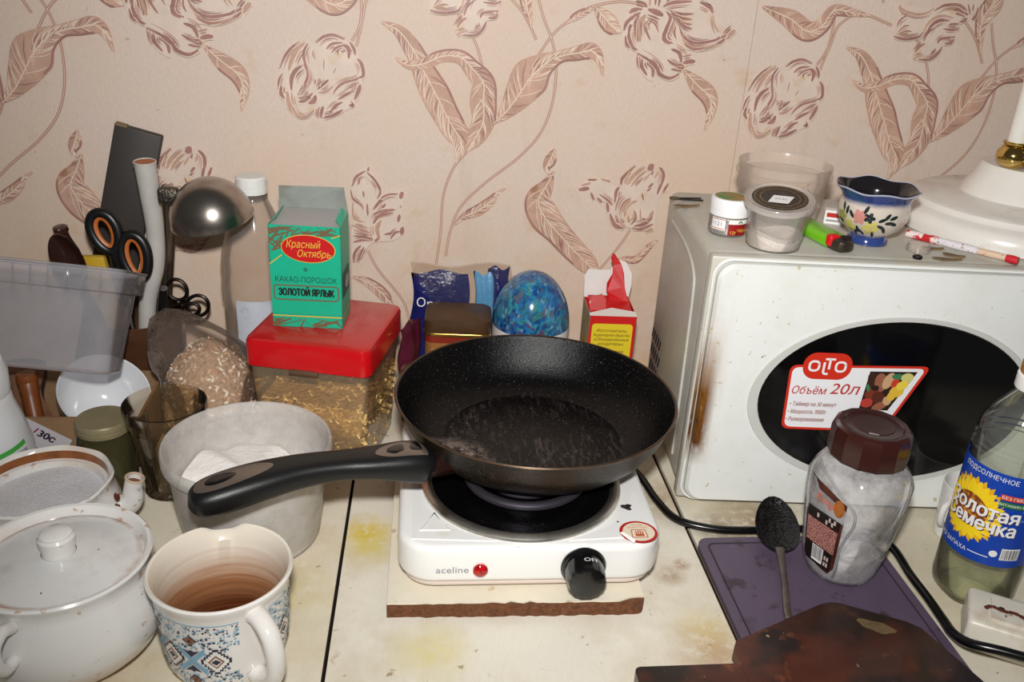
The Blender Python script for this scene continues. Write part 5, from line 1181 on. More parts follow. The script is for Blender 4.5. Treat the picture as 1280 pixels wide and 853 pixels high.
# ------------------------------------------------------------------ middle and left: mug, flour tub, red-lidded box, cocoa
china = M('china_white', (230, 228, 224), 0.18, coat=0.4, var=0.03, spots=[((170, 116, 60), 105, 0.64, 0.70, 0.6), ((206, 172, 134), 12, 0.55, 0.72, 0.4)])
def crust(t_, out):
    x = t_.xyz()
    k = t_.math('MULTIPLY', t_.ramp(x[2], 0.034, 0.004), t_.ramp(t_.noise(14, 4, 0.65), 0.30, 0.60))
    return t_.mix(t_.math('MULTIPLY', k, 0.55), out, lin((190, 130, 84)))
china_b = M('china_crusted', (230, 228, 224), 0.18, coat=0.4, var=0.03, extra=crust, spots=[((176, 120, 60), 85, 0.625, 0.69, 0.65), ((206, 172, 134), 12, 0.55, 0.72, 0.4)])
def stain_extra(t, out):
    x = t.xyz()
    k = t.math('ADD', t.ramp(x[2], 0.075, 0.008), t.math('MULTIPLY', t.math('SUBTRACT', t.noise(1, 4, 0.6, (8, 8, 160)), 0.5), 0.45))
    out = t.mix(t.ramp(k, 0.05, 0.52), out, lin((176, 124, 84)))
    return t.mix(t.ramp(k, 0.40, 0.9), out, lin((80, 34, 15)))
MX, MY = -0.1350, 0.5470
t = thing('mug', 'tea-stained white mug with blue and brown diamond pattern', 'mug', (MX, MY, 0))
ca = math.atan2(-MY, -MX)
def mugrim(r, z, a):
    if z > 0.080:
        d = (a-(ca+PI-0.10)+PI) % (2*PI)-PI
        z -= 0.0055*math.exp(-(d/0.24)**4)
    return r, z
mp_ = [(0, 0.001), (0.034, 0.001), (0.0385, 0.004), (0.0430, 0.013), (0.0452, 0.024), (0.0470, 0.050), (0.0482, 0.074), (0.0500, 0.0805), (0.0518, 0.0845), (0.0520, 0.0865), (0.0508, 0.0880)]
mb = MB(); mb.lathe(mp_, 96, rf=mugrim); obj('mug_body', mb, M('mug_glaze', (236, 232, 226), 0.15, coat=0.5), t)
mb = MB(); mb.lathe([(0.0508, 0.0880), (0.0490, 0.0870), (0.0475, 0.0835), (0.0455, 0.076), (0.0440, 0.050), (0.0425, 0.026), (0.0390, 0.010), (0.030, 0.0062), (0, 0.0060)], 96, rf=mugrim); obj('mug_inside', mb, M('mug_tea_stain', (232, 222, 206), 0.2, extra=stain_extra), t)
ha = ca+0.42
hp_ = smoothpath([(0.0470, 0.0740), (0.0560, 0.0760), (0.0680, 0.0700), (0.0740, 0.0560), (0.0730, 0.0400), (0.0660, 0.0270), (0.0540, 0.0190), (0.0450, 0.0180)], 6)
mb = MB(); mb.tube([(r*cos(ha), r*sin(ha), z) for r, z in hp_], [0.0066+0.001*abs(1-2*i/len(hp_)) for i in range(len(hp_))], 14, flat=0.8); obj('handle', mb, MATS['mug_glaze'], t)
def mugmap(x, y, e=0):
    z = y; r = 0.047
    for (r0, z0), (r1, z1) in zip(mp_, mp_[1:]):
        if z0 <= z <= z1 and z1 > z0: r = r0+(r1-r0)*(z-z0)/(z1-z0); break
    a = ha+x/0.047; r += 0.0004+e
    return (r*cos(a), r*sin(a), z)
nv = M('print_navy', (34, 38, 66), 0.3); sky = M('print_sky_blue', (128, 172, 196), 0.3); brn = M('print_brown', (142, 88, 56), 0.3); wht = MATS['mug_glaze']
mb = MB(); rnd = random.Random(8)
def dia(cx_, cz_, a, b, mi, e): mb.poly([mugmap(x, z, e) for x, z in ((cx_-a, cz_), (cx_, cz_-b), (cx_+a, cz_), (cx_, cz_+b))], mi)
def stepdia(cx_, cz_, a, b, mi, e, n=5):
    pts = []
    for q in range(4):
        for k in range(n):
            f0, f1 = k/n, (k+1)/n
            for (u, v) in ((1-f0, f0), (1-f0, f1)):
                X, Z = ((u, v), (-v, u), (-u, -v), (v, -u))[q]
                pts.append((cx_+X*a, cz_+Z*b))
    mb.poly([mugmap(x, z, e) for x, z in pts], mi)
W_ = 0.0435   # repeat of the pattern round the mug
zc = 0.040
x0, x1 = 0.0115, 2*PI*0.047-0.0115
n_ = 8; W_ = (x1-x0)/n_
for k in range(n_):
    cx_ = x0+W_*(k+0.5)
    stepdia(cx_, zc, 0.0106, 0.0120, 0, 0.0001); stepdia(cx_, zc, 0.0086, 0.0098, 3, 0.0003); dia(cx_, zc, 0.0058, 0.0064, 2, 0.0005); dia(cx_, zc, 0.0042, 0.0047, 3, 0.0006); dia(cx_, zc, 0.0034, 0.0028, 0, 0.0007)
    for dz in (-0.0190, 0.0190):
        dia(cx_+W_/2 if cx_+W_/2 < x1-0.004 else cx_-W_/2+0.0001, zc+dz, 0.0056, 0.0052, 0, 0.0001); dia(cx_+W_/2 if cx_+W_/2 < x1-0.004 else cx_-W_/2+0.0001, zc+dz, 0.0042, 0.0039, 2, 0.0003); dia(cx_+W_/2 if cx_+W_/2 < x1-0.004 else cx_-W_/2+0.0001, zc+dz, 0.0015, 0.0014, 0, 0.0005)
    bx = cx_+W_/2
    if bx < x1-0.004:
        for sx in (-1, 1):
            for sz in (-1, 1):
                for off in (-0.0014, 0.0014):
                    mb.ribbon([(bx+off*sx*0, zc+off), (bx+sx*0.0100, zc+sz*0.0105+off)], 0.0010, 1, lambda x, y: mugmap(x, y, 0.0002))
        for dz in (-0.0075, 0.0075):
            s = 1 if dz > 0 else -1
            mb.poly([mugmap(x, z, 0.0004) for x, z in ((bx, zc+dz-s*0.0035), (bx+0.0065, zc+dz+s*0.0030), (bx+0.002, zc+dz+s*0.0018), (bx, zc+dz+s*0.0032), (bx-0.002, zc+dz+s*0.0018), (bx-0.0065, zc+dz+s*0.0030))], 0)
for k in range(3000):
    x = rnd.uniform(x0, x1); z = rnd.uniform(0.014, 0.072)
    f = ((x-x0)/W_) % 1.0
    if abs(f-0.5)*W_/0.0120+abs(z-zc)/0.0135 < 1: continue
    if min(f, 1-f)*W_ < 0.0085 and abs(z-zc) < 0.012: continue
    s = rnd.uniform(0.0005, 0.0012)
    dia(x, z, s*rnd.uniform(0.7, 1.5), s, rnd.choice((0, 0, 1, 1, 1)), 0.0001)
mb.ribbon([(x0+(x1-x0)*k/60, 0.0735) for k in range(61)], 0.0004, 1, lambda x, y: mugmap(x, y, 0.0003))
o_ = obj('diamond_print', mb, [nv, sky, brn, wht], t, smooth=0); o_['kind'] = 'stuff'

# sugar bowl with lid
t = thing('sugar_bowl', 'stained white china sugar bowl with knobbed lid before the teapot', 'sugar bowl', (-0.2520, 0.5640, 0)); t.scale = (1, 1, 0.92)
ca = math.atan2(-0.564, 0.252)
mb = MB(); mb.lathe([(0, 0.001), (0.046, 0.001), (0.050, 0.004), (0.062, 0.018), (0.0690, 0.034), (0.0700, 0.048), (0.0675, 0.064), (0.0625, 0.079), (0.0615, 0.087), (0.0635, 0.0915), (0.0640, 0.0945), (0.0625, 0.0962), (0.0600, 0.0955), (0.0580, 0.0915), (0.0565, 0.087)], 96); obj('bowl_body', mb, china_b, t)
def lid_extra(t_, out):
    x = t_.xyz()
    r = t_.math('SQRT', t_.math('ADD', t_.math('POWER', x[0], 2), t_.math('POWER', x[1], 2)), 0)
    k = t_.math('MULTIPLY', t_.ramp(r, 0.051, 0.0548), t_.ramp(t_.noise(22, 3, 0.6), 0.42, 0.58))
    out = t_.mix(t_.math('MULTIPLY', k, 0.9), out, lin((146, 90, 46)))
    g = t_.ramp(t_.noise(30, 4, 0.7), 0.5, 0.75)
    return t_.mix(t_.math('MULTIPLY', g, 0.4), out, lin((168, 160, 150)))
mb = MB(); mb.lathe([(0.0570, 0.0880), (0.0555, 0.0890), (0.0520, 0.0895), (0.0350, 0.0940), (0.0180, 0.0970), (0.0120, 0.0975)], 80); ld = obj('lid', mb, M('lid_china', (222, 222, 220), 0.2, coat=0.3, extra=lid_extra, spots=[((60, 40, 28), 90, 0.735, 0.75, 0.9)]), t)
mb = MB(); mb.lathe([(0.0118, 0.0970), (0.0112, 0.1000), (0.0124, 0.1080), (0.0128, 0.1120), (0.0112, 0.1140), (0.0112, 0.1152), (0.0090, 0.1170), (0, 0.1178)], 40); obj('lid_knob', mb, china, ld)
for s in (0,):
    ha = ca-0.60
    pth = smoothpath([(0.0640, 0.082), (0.0750, 0.0870), (0.0850, 0.0810), (0.0850, 0.0660), (0.0780, 0.0560), (0.0680, 0.0550)], 6)
    mb = MB(); mb.tube([(r*cos(ha), r*sin(ha), z) for r, z in pth], 0.0048, 12); obj('handle', mb, china, t)

# teapot without lid, used for sugar
t = thing('teapot', 'white lidless teapot with brown inner band full of sugar', 'teapot', (-0.3160, 0.7010, 0))
mb = MB(); mb.lathe([(0, 0.001), (0.036, 0.001), (0.040, 0.004), (0.052, 0.014), (0.0605, 0.026), (0.0615, 0.036), (0.0580, 0.046), (0.0555, 0.0510), (0.0555, 0.0550), (0.0570, 0.0590), (0.0575, 0.0610), (0.0560, 0.0625)], 96, rf=lambda r, z, a: (r*(1+(0.012*sin(9*a) if z > 0.052 else 0)), z)); obj('pot_body', mb, china, t)
mb = MB(); mb.lathe([(0.0562, 0.0625), (0.0540, 0.0610), (0.0530, 0.0590)], 96, rf=lambda r, z, a: (r*(1+(0.012*sin(9*a) if z > 0.0605 else 0)), z)); obj('pot_lip', mb, china, t)
mb = MB(); mb.lathe([(0.0530, 0.0590), (0.0525, 0.0510)], 80); obj('brown_band', mb, M('band_brown', (142, 84, 40), 0.3, var=0.35, vs=90), t)
mb = MB(); mb.lathe([(0.0525, 0.0510), (0.0518, 0.0506), (0.0490, 0.0500), (0.0485, 0.0480), (0.0490, 0.040)], 80); obj('inner_ledge', mb, china, t)
mb = MB(); mb.lathe([(0.0489, 0.0435), (0.040, 0.0440), (0.022, 0.0446), (0, 0.0440)], 60, rf=lambda r, z, a: (r, z+0.0012*sin(3*a+r*80))); obj('sugar', mb, M('sugar_white', (236, 236, 240), 0.45, var=0.12, vs=420, bump=(700, 0.006), spots=[((255, 255, 255), 900, 0.62, 0.66, 1.0)]), t)
pth = smoothpath([(0.050, 0.004, 0.026), (0.066, 0.004, 0.032), (0.0725, 0.004, 0.040), (0.0740, 0.004, 0.050), (0.0765, 0.004, 0.0600)], 6)
mb = MB(); n0 = len(pth); mb.tube(pth, [0.0118-0.0038*min(1, i/(n0*0.75)) for i in range(n0)], 20, cap=False); mb.tube(list(reversed(pth[-14:])), [0.0064]*14, 20, cap=False)
vs_a = [mb.v[(n0-1)*20+k] for k in range(20)]; obj('spout', mb, china, t)
mb = MB(); 
a_ = pth[-1]; d_ = (Vector(pth[-1])-Vector(pth[-2])).normalized()
mb.tube([tuple(Vector(a_)+d_*0.0002+Vector((0.0073*cos(q), 0.0073*sin(q), -0.0073*cos(q)*d_.x/d_.z))) for q in [2*PI*k/24 for k in range(24)]], 0.0012, 8, closed=True); obj('spout_lip', mb, M('lip_worn', (206, 180, 156), 0.4, var=0.2), t)
mb = MB(); mb.lathe([(0.0066, 0), (0, 0.0)], 20); mb.xf(lambda x, y, z: tuple(Vector(pth[-4])+Vector((x, y, -x*0.3)))); obj('spout_bore', mb, M('bore_brown', (110, 70, 44), 0.6), t)
for k, (dz, dy) in enumerate(((0.040, -0.010), (0.050, -0.008), (0.032, -0.013))):
    mb = MB(); mb.lathe([(0, 0.0018), (0.0022, 0.0014), (0.0034, 0), (0.0022, -0.0014), (0, -0.0018)], 14); mb.xf(lambda x, y, z: (0.0640+x*0.8, dy+z-0.002, dz+y*1.4)); obj('brown_bud', mb, M('bud_brown', (96, 44, 26), 0.3), t)
pth = smoothpath([(-0.052, 0, 0.048), (-0.075, 0, 0.052), (-0.088, 0, 0.040), (-0.082, 0, 0.022), (-0.056, 0, 0.014)], 6)
mb = MB(); mb.tube(pth, 0.0055, 12); obj('handle', mb, china, t)

# flour tub
t = thing('flour_tub', 'cloudy round plastic tub of white flour below the pan handle', 'tub', (-0.1400, 0.7040, 0)); t.scale = (1, 1, 0.98)
milky = CLEAR('flour_tub_plastic', (246, 244, 241), (244, 241, 237), 0.40, 0.3, var=0.16, vs=70, gloss=0.5)
mb = MB(); mb.lathe([(0, 0.0005), (0.056, 0.0005), (0.0590, 0.003), (0.0600, 0.006), (0.0690, 0.0820), (0.0695, 0.0865), (0.0728, 0.0870), (0.0735, 0.0890), (0.0735, 0.0985), (0.0722, 0.1005), (0.0708, 0.1000), (0.0700, 0.0975), (0.0682, 0.0900), (0.0590, 0.008), (0.055, 0.0025), (0, 0.002)], 96); obj('tub_wall', mb, milky, t)
mb = MB(); cfl = math.atan2(-0.701, 0.140)
def flr(r, z, a):
    if z > 0.04 and r < 0.066: z += 0.006*sin(2*(a-cfl)+0.6)*(r/0.05)+0.003*sin(5*a+1)*(r/0.05)+0.0015*sin(11*a)*(r/0.05)
    return r, z
mb.lathe([(0, 0.003), (0.0575, 0.0035), (0.0625, 0.050), (0.0630, 0.0540), (0.0560, 0.0570), (0.042, 0.0600), (0.022, 0.0640), (0.0, 0.066)], 64, rf=flr); obj('flour', mb, M('flour_white', (246, 243, 238), 0.95, bump=(180, 0.003)), t)

# tumbler
t = thing('glass_tumbler', 'brown-tinted faceted glass tumbler between the green jar and flour tub', 'tumbler', (-0.2280, 0.7785, 0))
def facet(r, z, a):
    if z < 0.074 and z > 0.004:
        s = PI/8; d = (a % (2*s))-s
        return r*cos(s)/cos(d)*1.01, z
    return r, z
mb = MB(); mb.lathe([(0, 0.0015), (0.024, 0.0010), (0.0268, 0.003), (0.0272, 0.006), (0.0345, 0.072), (0.0358, 0.078), (0.0380, 0.0945), (0.0384, 0.0960), (0.0372, 0.0965), (0.0362, 0.0945), (0.0335, 0.074), (0.0250, 0.012), (0, 0.0105)], 96, rf=lambda r, z, a: facet(r, z, a) if r > 0.0271 else (r, z)); obj('glass', mb, CLEAR('brown_glass', (243, 237, 225), (170, 150, 120), 0.05, 0.06, gloss=1.0), t, smooth=12)

# green jar
t = thing('glass_jar', 'small dark green glass jar with a dull lid beside the tumbler', 'jar', (-0.2900, 0.7885, 0))
mb = MB(); mb.lathe([(0, 0.0008), (0.022, 0.0008), (0.0255, 0.003), (0.0262, 0.008), (0.0262, 0.052), (0.0240, 0.060), (0.0222, 0.0630), (0.0220, 0.0650)], 56); obj('jar_glass', mb, CLEAR('olive_glass', (186, 182, 146), (120, 114, 80), 0.22, 0.06, gloss=1.0), t)
mb = MB(); mb.lathe([(0.0232, 0.0620), (0.0246, 0.0625), (0.0246, 0.0665), (0.0238, 0.0672), (0.0246, 0.0680), (0.0246, 0.0730), (0.0236, 0.0745), (0.0150, 0.0742), (0, 0.0745)], 56); obj('lid', mb, M('lid_dull', (146, 136, 104), 0.45, 0.2, var=0.12, vs=60, spots=[((160, 140, 60), 40, 0.6, 0.7, 0.5)]), t)
mb = MB(); mb.lathe([(0, 0.002), (0.0245, 0.003), (0.0250, 0.040), (0, 0.042)], 40); obj('contents', mb, M('jar_contents', (96, 90, 56), 0.8, var=0.4, vs=150), t)

# red-lidded box with noodles
RA = math.radians(-14)
t = thing('food_container', 'square clear food container with red lid full of noodles', 'container', (-0.0830, 0.8640, 0), RA)
def sq(h, z, r=0.008, n=5): return [(x, y, z) for x, y in rrect(-h, h, -h, h, r, n)]
def sqloft(levels, caps=(True, True), r=0.008):
    m = MB(); vs = []
    for h, z in levels: vs += sq(h, z, r)
    n = len(vs)//len(levels); fs = [[i*n+k, i*n+(k+1) % n, (i+1)*n+(k+1) % n, (i+1)*n+k] for i in range(len(levels)-1) for k in range(n)]
    if caps[0]: fs.append(list(range(n))[::-1])
    if caps[1]: fs.append(list(range((len(levels)-1)*n, len(levels)*n)))
    return m.add(vs, fs)
obj('box_wall', sqloft([(0.0530, 0.0006), (0.0545, 0.003), (0.0605, 0.128)], (True, False)), CLEAR('container_plastic', (246, 238, 224), (214, 194, 160), 0.22, 0.14, gloss=0.7, var=0.12, vs=14), t, smooth=40)
obj('red_lid', sqloft([(0.0622, 0.1165), (0.0634, 0.1170), (0.0634, 0.1400), (0.0622, 0.1438), (0.0600, 0.1450)], (True, True), 0.010), M('lid_red', (196, 14, 22), 0.22, coat=0.3), t, smooth=40)
mb = MB(); mb.rbox(-0.018, 0.012, -0.0660, -0.0615, 0.1120, 0.1180, 0.002, 2); obj('lid_tab', mb, M('tab_dark', (92, 70, 52), 0.4), t)
noodle = M('noodle', (226, 188, 122), 0.6, var=0.3, vs=120)
m_ = sqloft([(0.0515, 0.004), (0.0555, 0.070), (0.0540, 0.078)], (True, True), 0.006); m_.xf(lambda x, y, z: (x, y, z+(0.006*sin(x*60)+0.005*cos(y*70+1)) if z > 0.06 else z)); fill = obj('noodles', m_, M('noodle_mass', (206, 162, 100), 0.7, var=0.45, vs=160, bump=(260, 0.012)), t)
fill['kind'] = 'stuff'
mb = MB(); rnd = random.Random(21)
for k in range(420):
    face = rnd.choice((0, 0, 1, 1, 2)); z = rnd.uniform(0.006, 0.080); lim = 0.0525+0.004*z/0.08
    if face == 0: c = Vector((rnd.uniform(-lim, lim), -lim, z))
    elif face == 1: c = Vector((lim, rnd.uniform(-lim, lim), z))
    else: c = Vector((rnd.uniform(-lim, lim), rnd.uniform(-lim, lim), 0.076+rnd.uniform(0, 0.008)))
    d = Vector((rnd.uniform(-1, 1), rnd.uniform(-1, 1), rnd.uniform(-0.7, 0.7)))
    if face == 0: d.y *= 0.15
    elif face == 1: d.x *= 0.15
    d.normalize(); s = Vector((-d.z, d.x, d.y))*0.0022
    if face == 0: s.y = 0
    elif face == 1: s.x = 0
    pts = [c-d*0.005, c-d*0.002+s, c+d*0.002-s, c+d*0.005]
    pts = [Vector((max(-0.0578, min(0.0578, p.x)), max(-0.0578, min(0.0578, p.y)), max(0.004, p.z))) for p in pts]
    mb.tube(pts, 0.0014, 5)
o_ = obj('noodle_curls', mb, noodle, t); o_['kind'] = 'stuff'

# cocoa carton, open at the top
CR = math.radians(-5.5)
t = thing('cocoa_box', 'open green cocoa powder carton standing on the red lid', 'carton', (-0.0975, 0.8700, 0.1450), CR)
hx, hy, hz = 0.0345, 0.0245, 0.1060
grn = M('carton_green', (18, 176, 138), 0.42, var=0.04); grey_in = M('carton_inside', (176, 172, 168), 0.55, var=0.06); 
mb = MB(); e_ = 0.0006
mb.box(-hx, hx, -hy, -hy+e_, 0, hz); mb.box(-hx, hx, hy-e_, hy, 0, hz); mb.box(-hx, -hx+e_, -hy, hy, 0, hz); mb.box(hx-e_, hx, -hy, hy, 0, hz); mb.box(-hx, hx, -hy, hy, 0, e_)
body = obj('carton_body', mb, grn, t, smooth=0)
mb = MB(); mb.add([(-hx+.001, -hy+.001, hz-0.0015), (hx-.001, -hy+.001, hz-0.0015), (hx-.001, hy-.001, hz+0.003), (-hx+.001, hy-.001, hz+0.003)], [[0, 1, 2, 3]]); obj('inner_flap', mb, grey_in, t, smooth=0)
for sx in (-1, 1):
    mb = MB(); mb.add([(sx*hx, -hy+0.002, hz), (sx*hx, hy-0.002, hz), (sx*(hx-0.006), hy-0.004, hz+0.007), (sx*(hx-0.006), -hy+0.010, hz+0.004)], [[0, 1, 2, 3]]); obj('side_flap', mb, grn, t, smooth=0)
mb = MB(); pr = [(-hx, hy, hz), (hx, hy, hz), (hx-0.004, hy-0.004, hz+0.026), (-hx-0.001, hy-0.0175, hz+0.0235)]
mb.add(pr, [[0, 1, 2, 3]]); mb.xf(lambda x, y, z: (x, hy+ (hy-y)*0.35 if z > hz else y, z)); obj('top_flap', mb, M('flap_silver', (150, 156, 150), 0.35, 0.25, var=0.1, vs=40, spots=[((120, 96, 84), 24, 0.52, 0.66, 0.5)]), t, smooth=0)
fp = plane((0, -hy, 0), (1, 0, 0), (0, 0, 1), (0, -1, 0), 0.0002)
gd = M('print_gold', (222, 186, 70), 0.4); br = M('print_bark', (112, 92, 66), 0.5); dkg = M('print_dark_green', (22, 56, 48), 0.5); redo = M('print_red_oval', (196, 22, 26), 0.4)
pl = []
rnd = random.Random(6)
def crackle(x0, x1, z0, z1, n):
    for k in range(n):
        x, z = rnd.uniform(x0, x1), rnd.uniform(z0, z1); a = rnd.choice((0.35, 0.6, -0.5, 1.1, 0.2))+rnd.uniform(-0.2, 0.2); L = rnd.uniform(0.006, 0.013); w = rnd.uniform(0.0008, 0.0020)
        p = [(x+L*cos(a)*s-w*sin(a)*q*(1-0.6*(s > 0)), z+L*sin(a)*s+w*cos(a)*q*(1-0.6*(s > 0))) for s, q in ((-1, -1), (1, -1), (1, 1), (-1, 1))]
        p = [(max(x0, min(x1, u)), max(z0, min(z1, v))) for u, v in p]
        yield p
for p in crackle(-hx, -0.010, 0.080, hz-0.001, 26): pl.append((p, 0, 0.0002+0.00001*len(pl)))
for p in crackle(-0.010, hx, 0.0965, hz-0.001, 16): pl.append((p, 0, 0.0002+0.00001*len(pl)))
for p in crackle(-hx, hx, 0.0005, 0.0100, 16): pl.append((p, 0, 0.0002+0.00001*len(pl)))
o_ = flat('bark_pattern', pl, [br], body, fp); o_['kind'] = 'stuff'
# green field covers the pattern below a gold diagonal line
flat('green_field', [([(-hx, 0.0145), (hx, 0.0145), (hx, 0.0960), (0.012, 0.0900), (-0.020, 0.0760), (-hx, 0.0665)], 0)], [grn], body, fp, 0.0008)
mb = MB()
for path, w in (([(-hx, 0.0665), (-0.030, 0.0700), (-0.022, 0.0765)], 0.0005), ([(0.026, 0.0950), (hx, 0.0985)], 0.0005), ([(-hx, 0.0125), (hx, 0.0125)], 0.0006)): mb.ribbon(path, w, 0, lambda x, y: fp(x, y, 0.0011))
obj('gold_rule', mb, gd, body, smooth=0)
ov = flat('red_oval', [(ell(0.0035, 0.0835, 0.0262, 0.0142, 48, -0.05), 1, 0), (ell(0.0035, 0.0835, 0.0255, 0.0135, 48, -0.05), 0, 0.0003)], [redo, gd], body, fp, 0.0010)
text('brand_lettering', [('Красный', -0.0015, 0.0876, 0.0105, 0.0330), ('Октябрь', 0.0085, 0.0783, 0.0100, 0.0320)], gd, ov, fp, 0.0016, shear=0.25)
text('product_lettering', [('КАКАО-ПОРОШОК', 0.0, 0.0510, 0.0080, 0.0600)], dkg, body, fp, 0.0011)
text('variety_lettering', [('ЗОЛОТОЙ ЯРЛЫК', 0.0, 0.0375, 0.0100, 0.0540)], M('ink_black', (20, 20, 20)), body, fp, 0.0011, bold=0.0005)
mb = MB(); rr_ = rrect(-0.0315, 0.0315, 0.0300, 0.0450, 0.003, 4); mb.ribbon(rr_+[rr_[0], rr_[1]], 0.0007, 0, lambda x, y: fp(x, y, 0.0011)); obj('frame_rule', mb, br, body, smooth=0)
flat('small_star', [(ell(0, 0.0620, 0.0022, 0.0022, 12), 0)], [M('print_green_mid', (30, 120, 100), 0.5)], body, fp, 0.0010)
sdp = plane((hx, 0, 0), (0, 1, 0), (0, 0, 1), (1, 0, 0), 0.0003)
flat('side_picture', [(bar(-hy+0.006, hy-0.006, 0.030, 0.056), 0), (ell(0.004, 0.042, 0.010, 0.007, 20), 1, 0.0003), (bar(-hy, hy, 0.0115, 0.0130), 2, 0.0001)], [M('print_deep_green', (24, 70, 70), 0.5), M('print_pale', (170, 170, 170), 0.5), gd], body, sdp)
# ------------------------------------------------------------------ back row
# empty clear bottle by the wall
t = thing('plastic_bottle', 'empty clear plastic bottle with white cap by the wall', 'bottle', (-0.1700, 0.9830, 0))
r_ = 0.0400
mb = MB(); mb.lathe([(0, 0.003), (0.018, 0.001), (0.030, 0.0015), (0.037, 0.006), (r_, 0.014), (r_, 0.070), (r_-0.0015, 0.073), (r_-0.0015, 0.120), (r_, 0.123), (r_+0.0003, 0.140), (r_-0.001, 0.146), (r_-0.0005, 0.160), (0.0370, 0.178), (0.0310, 0.200), (0.0240, 0.220), (0.0170, 0.236), (0.0140, 0.243), (0.0140, 0.250)], 56); obj('bottle_wall', mb, CLEAR('bottle_clear', (248, 244, 240), (240, 234, 230), 0.10, 0.09, gloss=0.45, var=0.10, vs=16), t)
mb = MB(); mb.lathe([(0.0155, 0.2440), (0.0165, 0.2445), (0.0165, 0.2500), (0.0160, 0.2505), (0.0165, 0.2510), (0.0165, 0.2610), (0.0150, 0.2630), (0, 0.2632)], 48, rf=lambda r, z, a: (r*(1+0.008*cos(36*a)), z)); obj('cap', mb, M('cap_white', (238, 238, 234)), t)
bm_ = cyl(r_, math.atan2(-0.983, 0.176), 0)
bl = curved('label', -0.0260, 0.0500, 0.030, 0.1320, M('label_pale_blue', (198, 204, 214), 0.5, var=0.08, vs=60, spots=[((150, 160, 176), 50, 0.58, 0.66, 0.4)]), t, bm_, 24, 0.0006)

# tin with brown lid
t = thing('metal_tin', 'square tea tin with brown lid behind the frying pan', 'tin', (0.0570, 0.9570, 0), math.radians(-4))
tinb = M('tin_print', (176, 118, 66), 0.35, 0.3, var=0.15, vs=80)
def rloft(levels, a, b, r=0.012, caps=(True, True)):
    m = MB(); vs = []
    for k, z in levels: vs += [(x, y, z) for x, y in rrect(-a*k, a*k, -b*k, b*k, r, 6)]
    n = len(vs)//len(levels); fs = [[i*n+q, i*n+(q+1) % n, (i+1)*n+(q+1) % n, (i+1)*n+q] for i in range(len(levels)-1) for q in range(n)]
    if caps[0]: fs.append(list(range(n))[::-1])
    if caps[1]: fs.append(list(range((len(levels)-1)*n, len(levels)*n)))
    return m.add(vs, fs)
obj('tin_body', rloft([(0.97, 0), (0.97, 0.094)], 0.0380, 0.0300), tinb, t)
obj('tin_red_band', rloft([(0.985, 0.0900), (0.985, 0.0975)], 0.0380, 0.0300), M('tin_red', (150, 50, 34), 0.35, 0.3), t)
obj('gold_bead', rloft([(0.985, 0.0975), (1.01, 0.0985), (1.01, 0.1010), (0.99, 0.1020)], 0.0380, 0.0300), M('tin_gold', (176, 140, 70), 0.25, 0.9), t)
obj('tin_lid', rloft([(0.995, 0.1015), (1.005, 0.1040), (1.005, 0.1110), (0.985, 0.1155), (0.95, 0.1165)], 0.0380, 0.0300), M('tin_lid_brown', (84, 58, 34), 0.45, 0.3, var=0.3, vs=40), t)
mb = MB(); tp_ = plane((0, -0.0294, 0.078), (1, 0, 0), (0, 0, 1), (0, -1, 0), 0.0003)
mb = MB()
for k in range(6):
    cx_ = -0.028+k*0.0112
    for s in (0.0044, 0.0026, 0.0010):
        p = [(cx_-s, -s), (cx_+s, -s), (cx_+s, s), (cx_-s*0.3, s)]; mb.ribbon(p, 0.0004, 0, lambda x, y: tp_(x, y))
o_ = obj('greek_key_print', mb, M('tin_key', (206, 160, 100), 0.4), t, smooth=0); o_['kind'] = 'stuff'

# white jar with mosaic dome
t = thing('domed_canister', 'white round canister with blue marbled dome behind the pan', 'canister', (0.1430, 0.9670, 0))
mb = MB(); mb.lathe([(0, 0), (0.043, 0), (0.0445, 0.002), (0.0450, 0.098), (0.0445, 0.1005)], 64); obj('canister_body', mb, M('canister_white', (226, 222, 220), 0.3, var=0.04, spots=[((150, 140, 140), 60, 0.68, 0.72, 0.5)]), t)
def mosaic(t_, out):
    v = t_.node('ShaderNodeTexVoronoi'); v.inputs['Scale'].default_value = 280
    mpn = t_.mapping((1, 1, 0.7)); nz = t_.node('ShaderNodeTexNoise'); nz.inputs['Scale'].default_value = 25
    t_.l.new(mpn, nz.inputs['Vector']); mx = t_.node('ShaderNodeMix', data_type='RGBA'); mx.inputs[0].default_value = 0.045
    t_.l.new(mpn, mx.inputs[6]); t_.l.new(nz.outputs['Color'], mx.inputs[7]); t_.l.new(mx.outputs[2], v.inputs['Vector'])
    sep = t_.node('ShaderNodeSeparateColor'); t_.l.new(v.outputs['Color'], sep.inputs[0])
    cr_ = t_.node('ShaderNodeValToRGB'); e = cr_.color_ramp; e.interpolation = 'CONSTANT'
    cs = [(0, (18, 40, 96)), (0.2, (26, 96, 170)), (0.4, (40, 128, 176)), (0.55, (30, 70, 120)), (0.68, (70, 150, 140)), (0.76, (110, 60, 50)), (0.82, (60, 120, 90)), (0.89, (120, 170, 200)), (0.95, (70, 50, 90))]
    e.elements[0].position = 0; e.elements[0].color = lin(cs[0][1]); e.elements[1].position = cs[1][0]; e.elements[1].color = lin(cs[1][1])
    for p, c in cs[2:]: q = e.elements.new(p); q.color = lin(c)
    t_.l.new(sep.outputs[0], cr_.inputs[0])
    big = t_.mix(t_.ramp(t_.noise(45, 3, 0.6), 0.40, 0.60), lin((20, 62, 130)), lin((60, 140, 170)))
    return t_.mix(0.55, big, cr_.outputs[0])
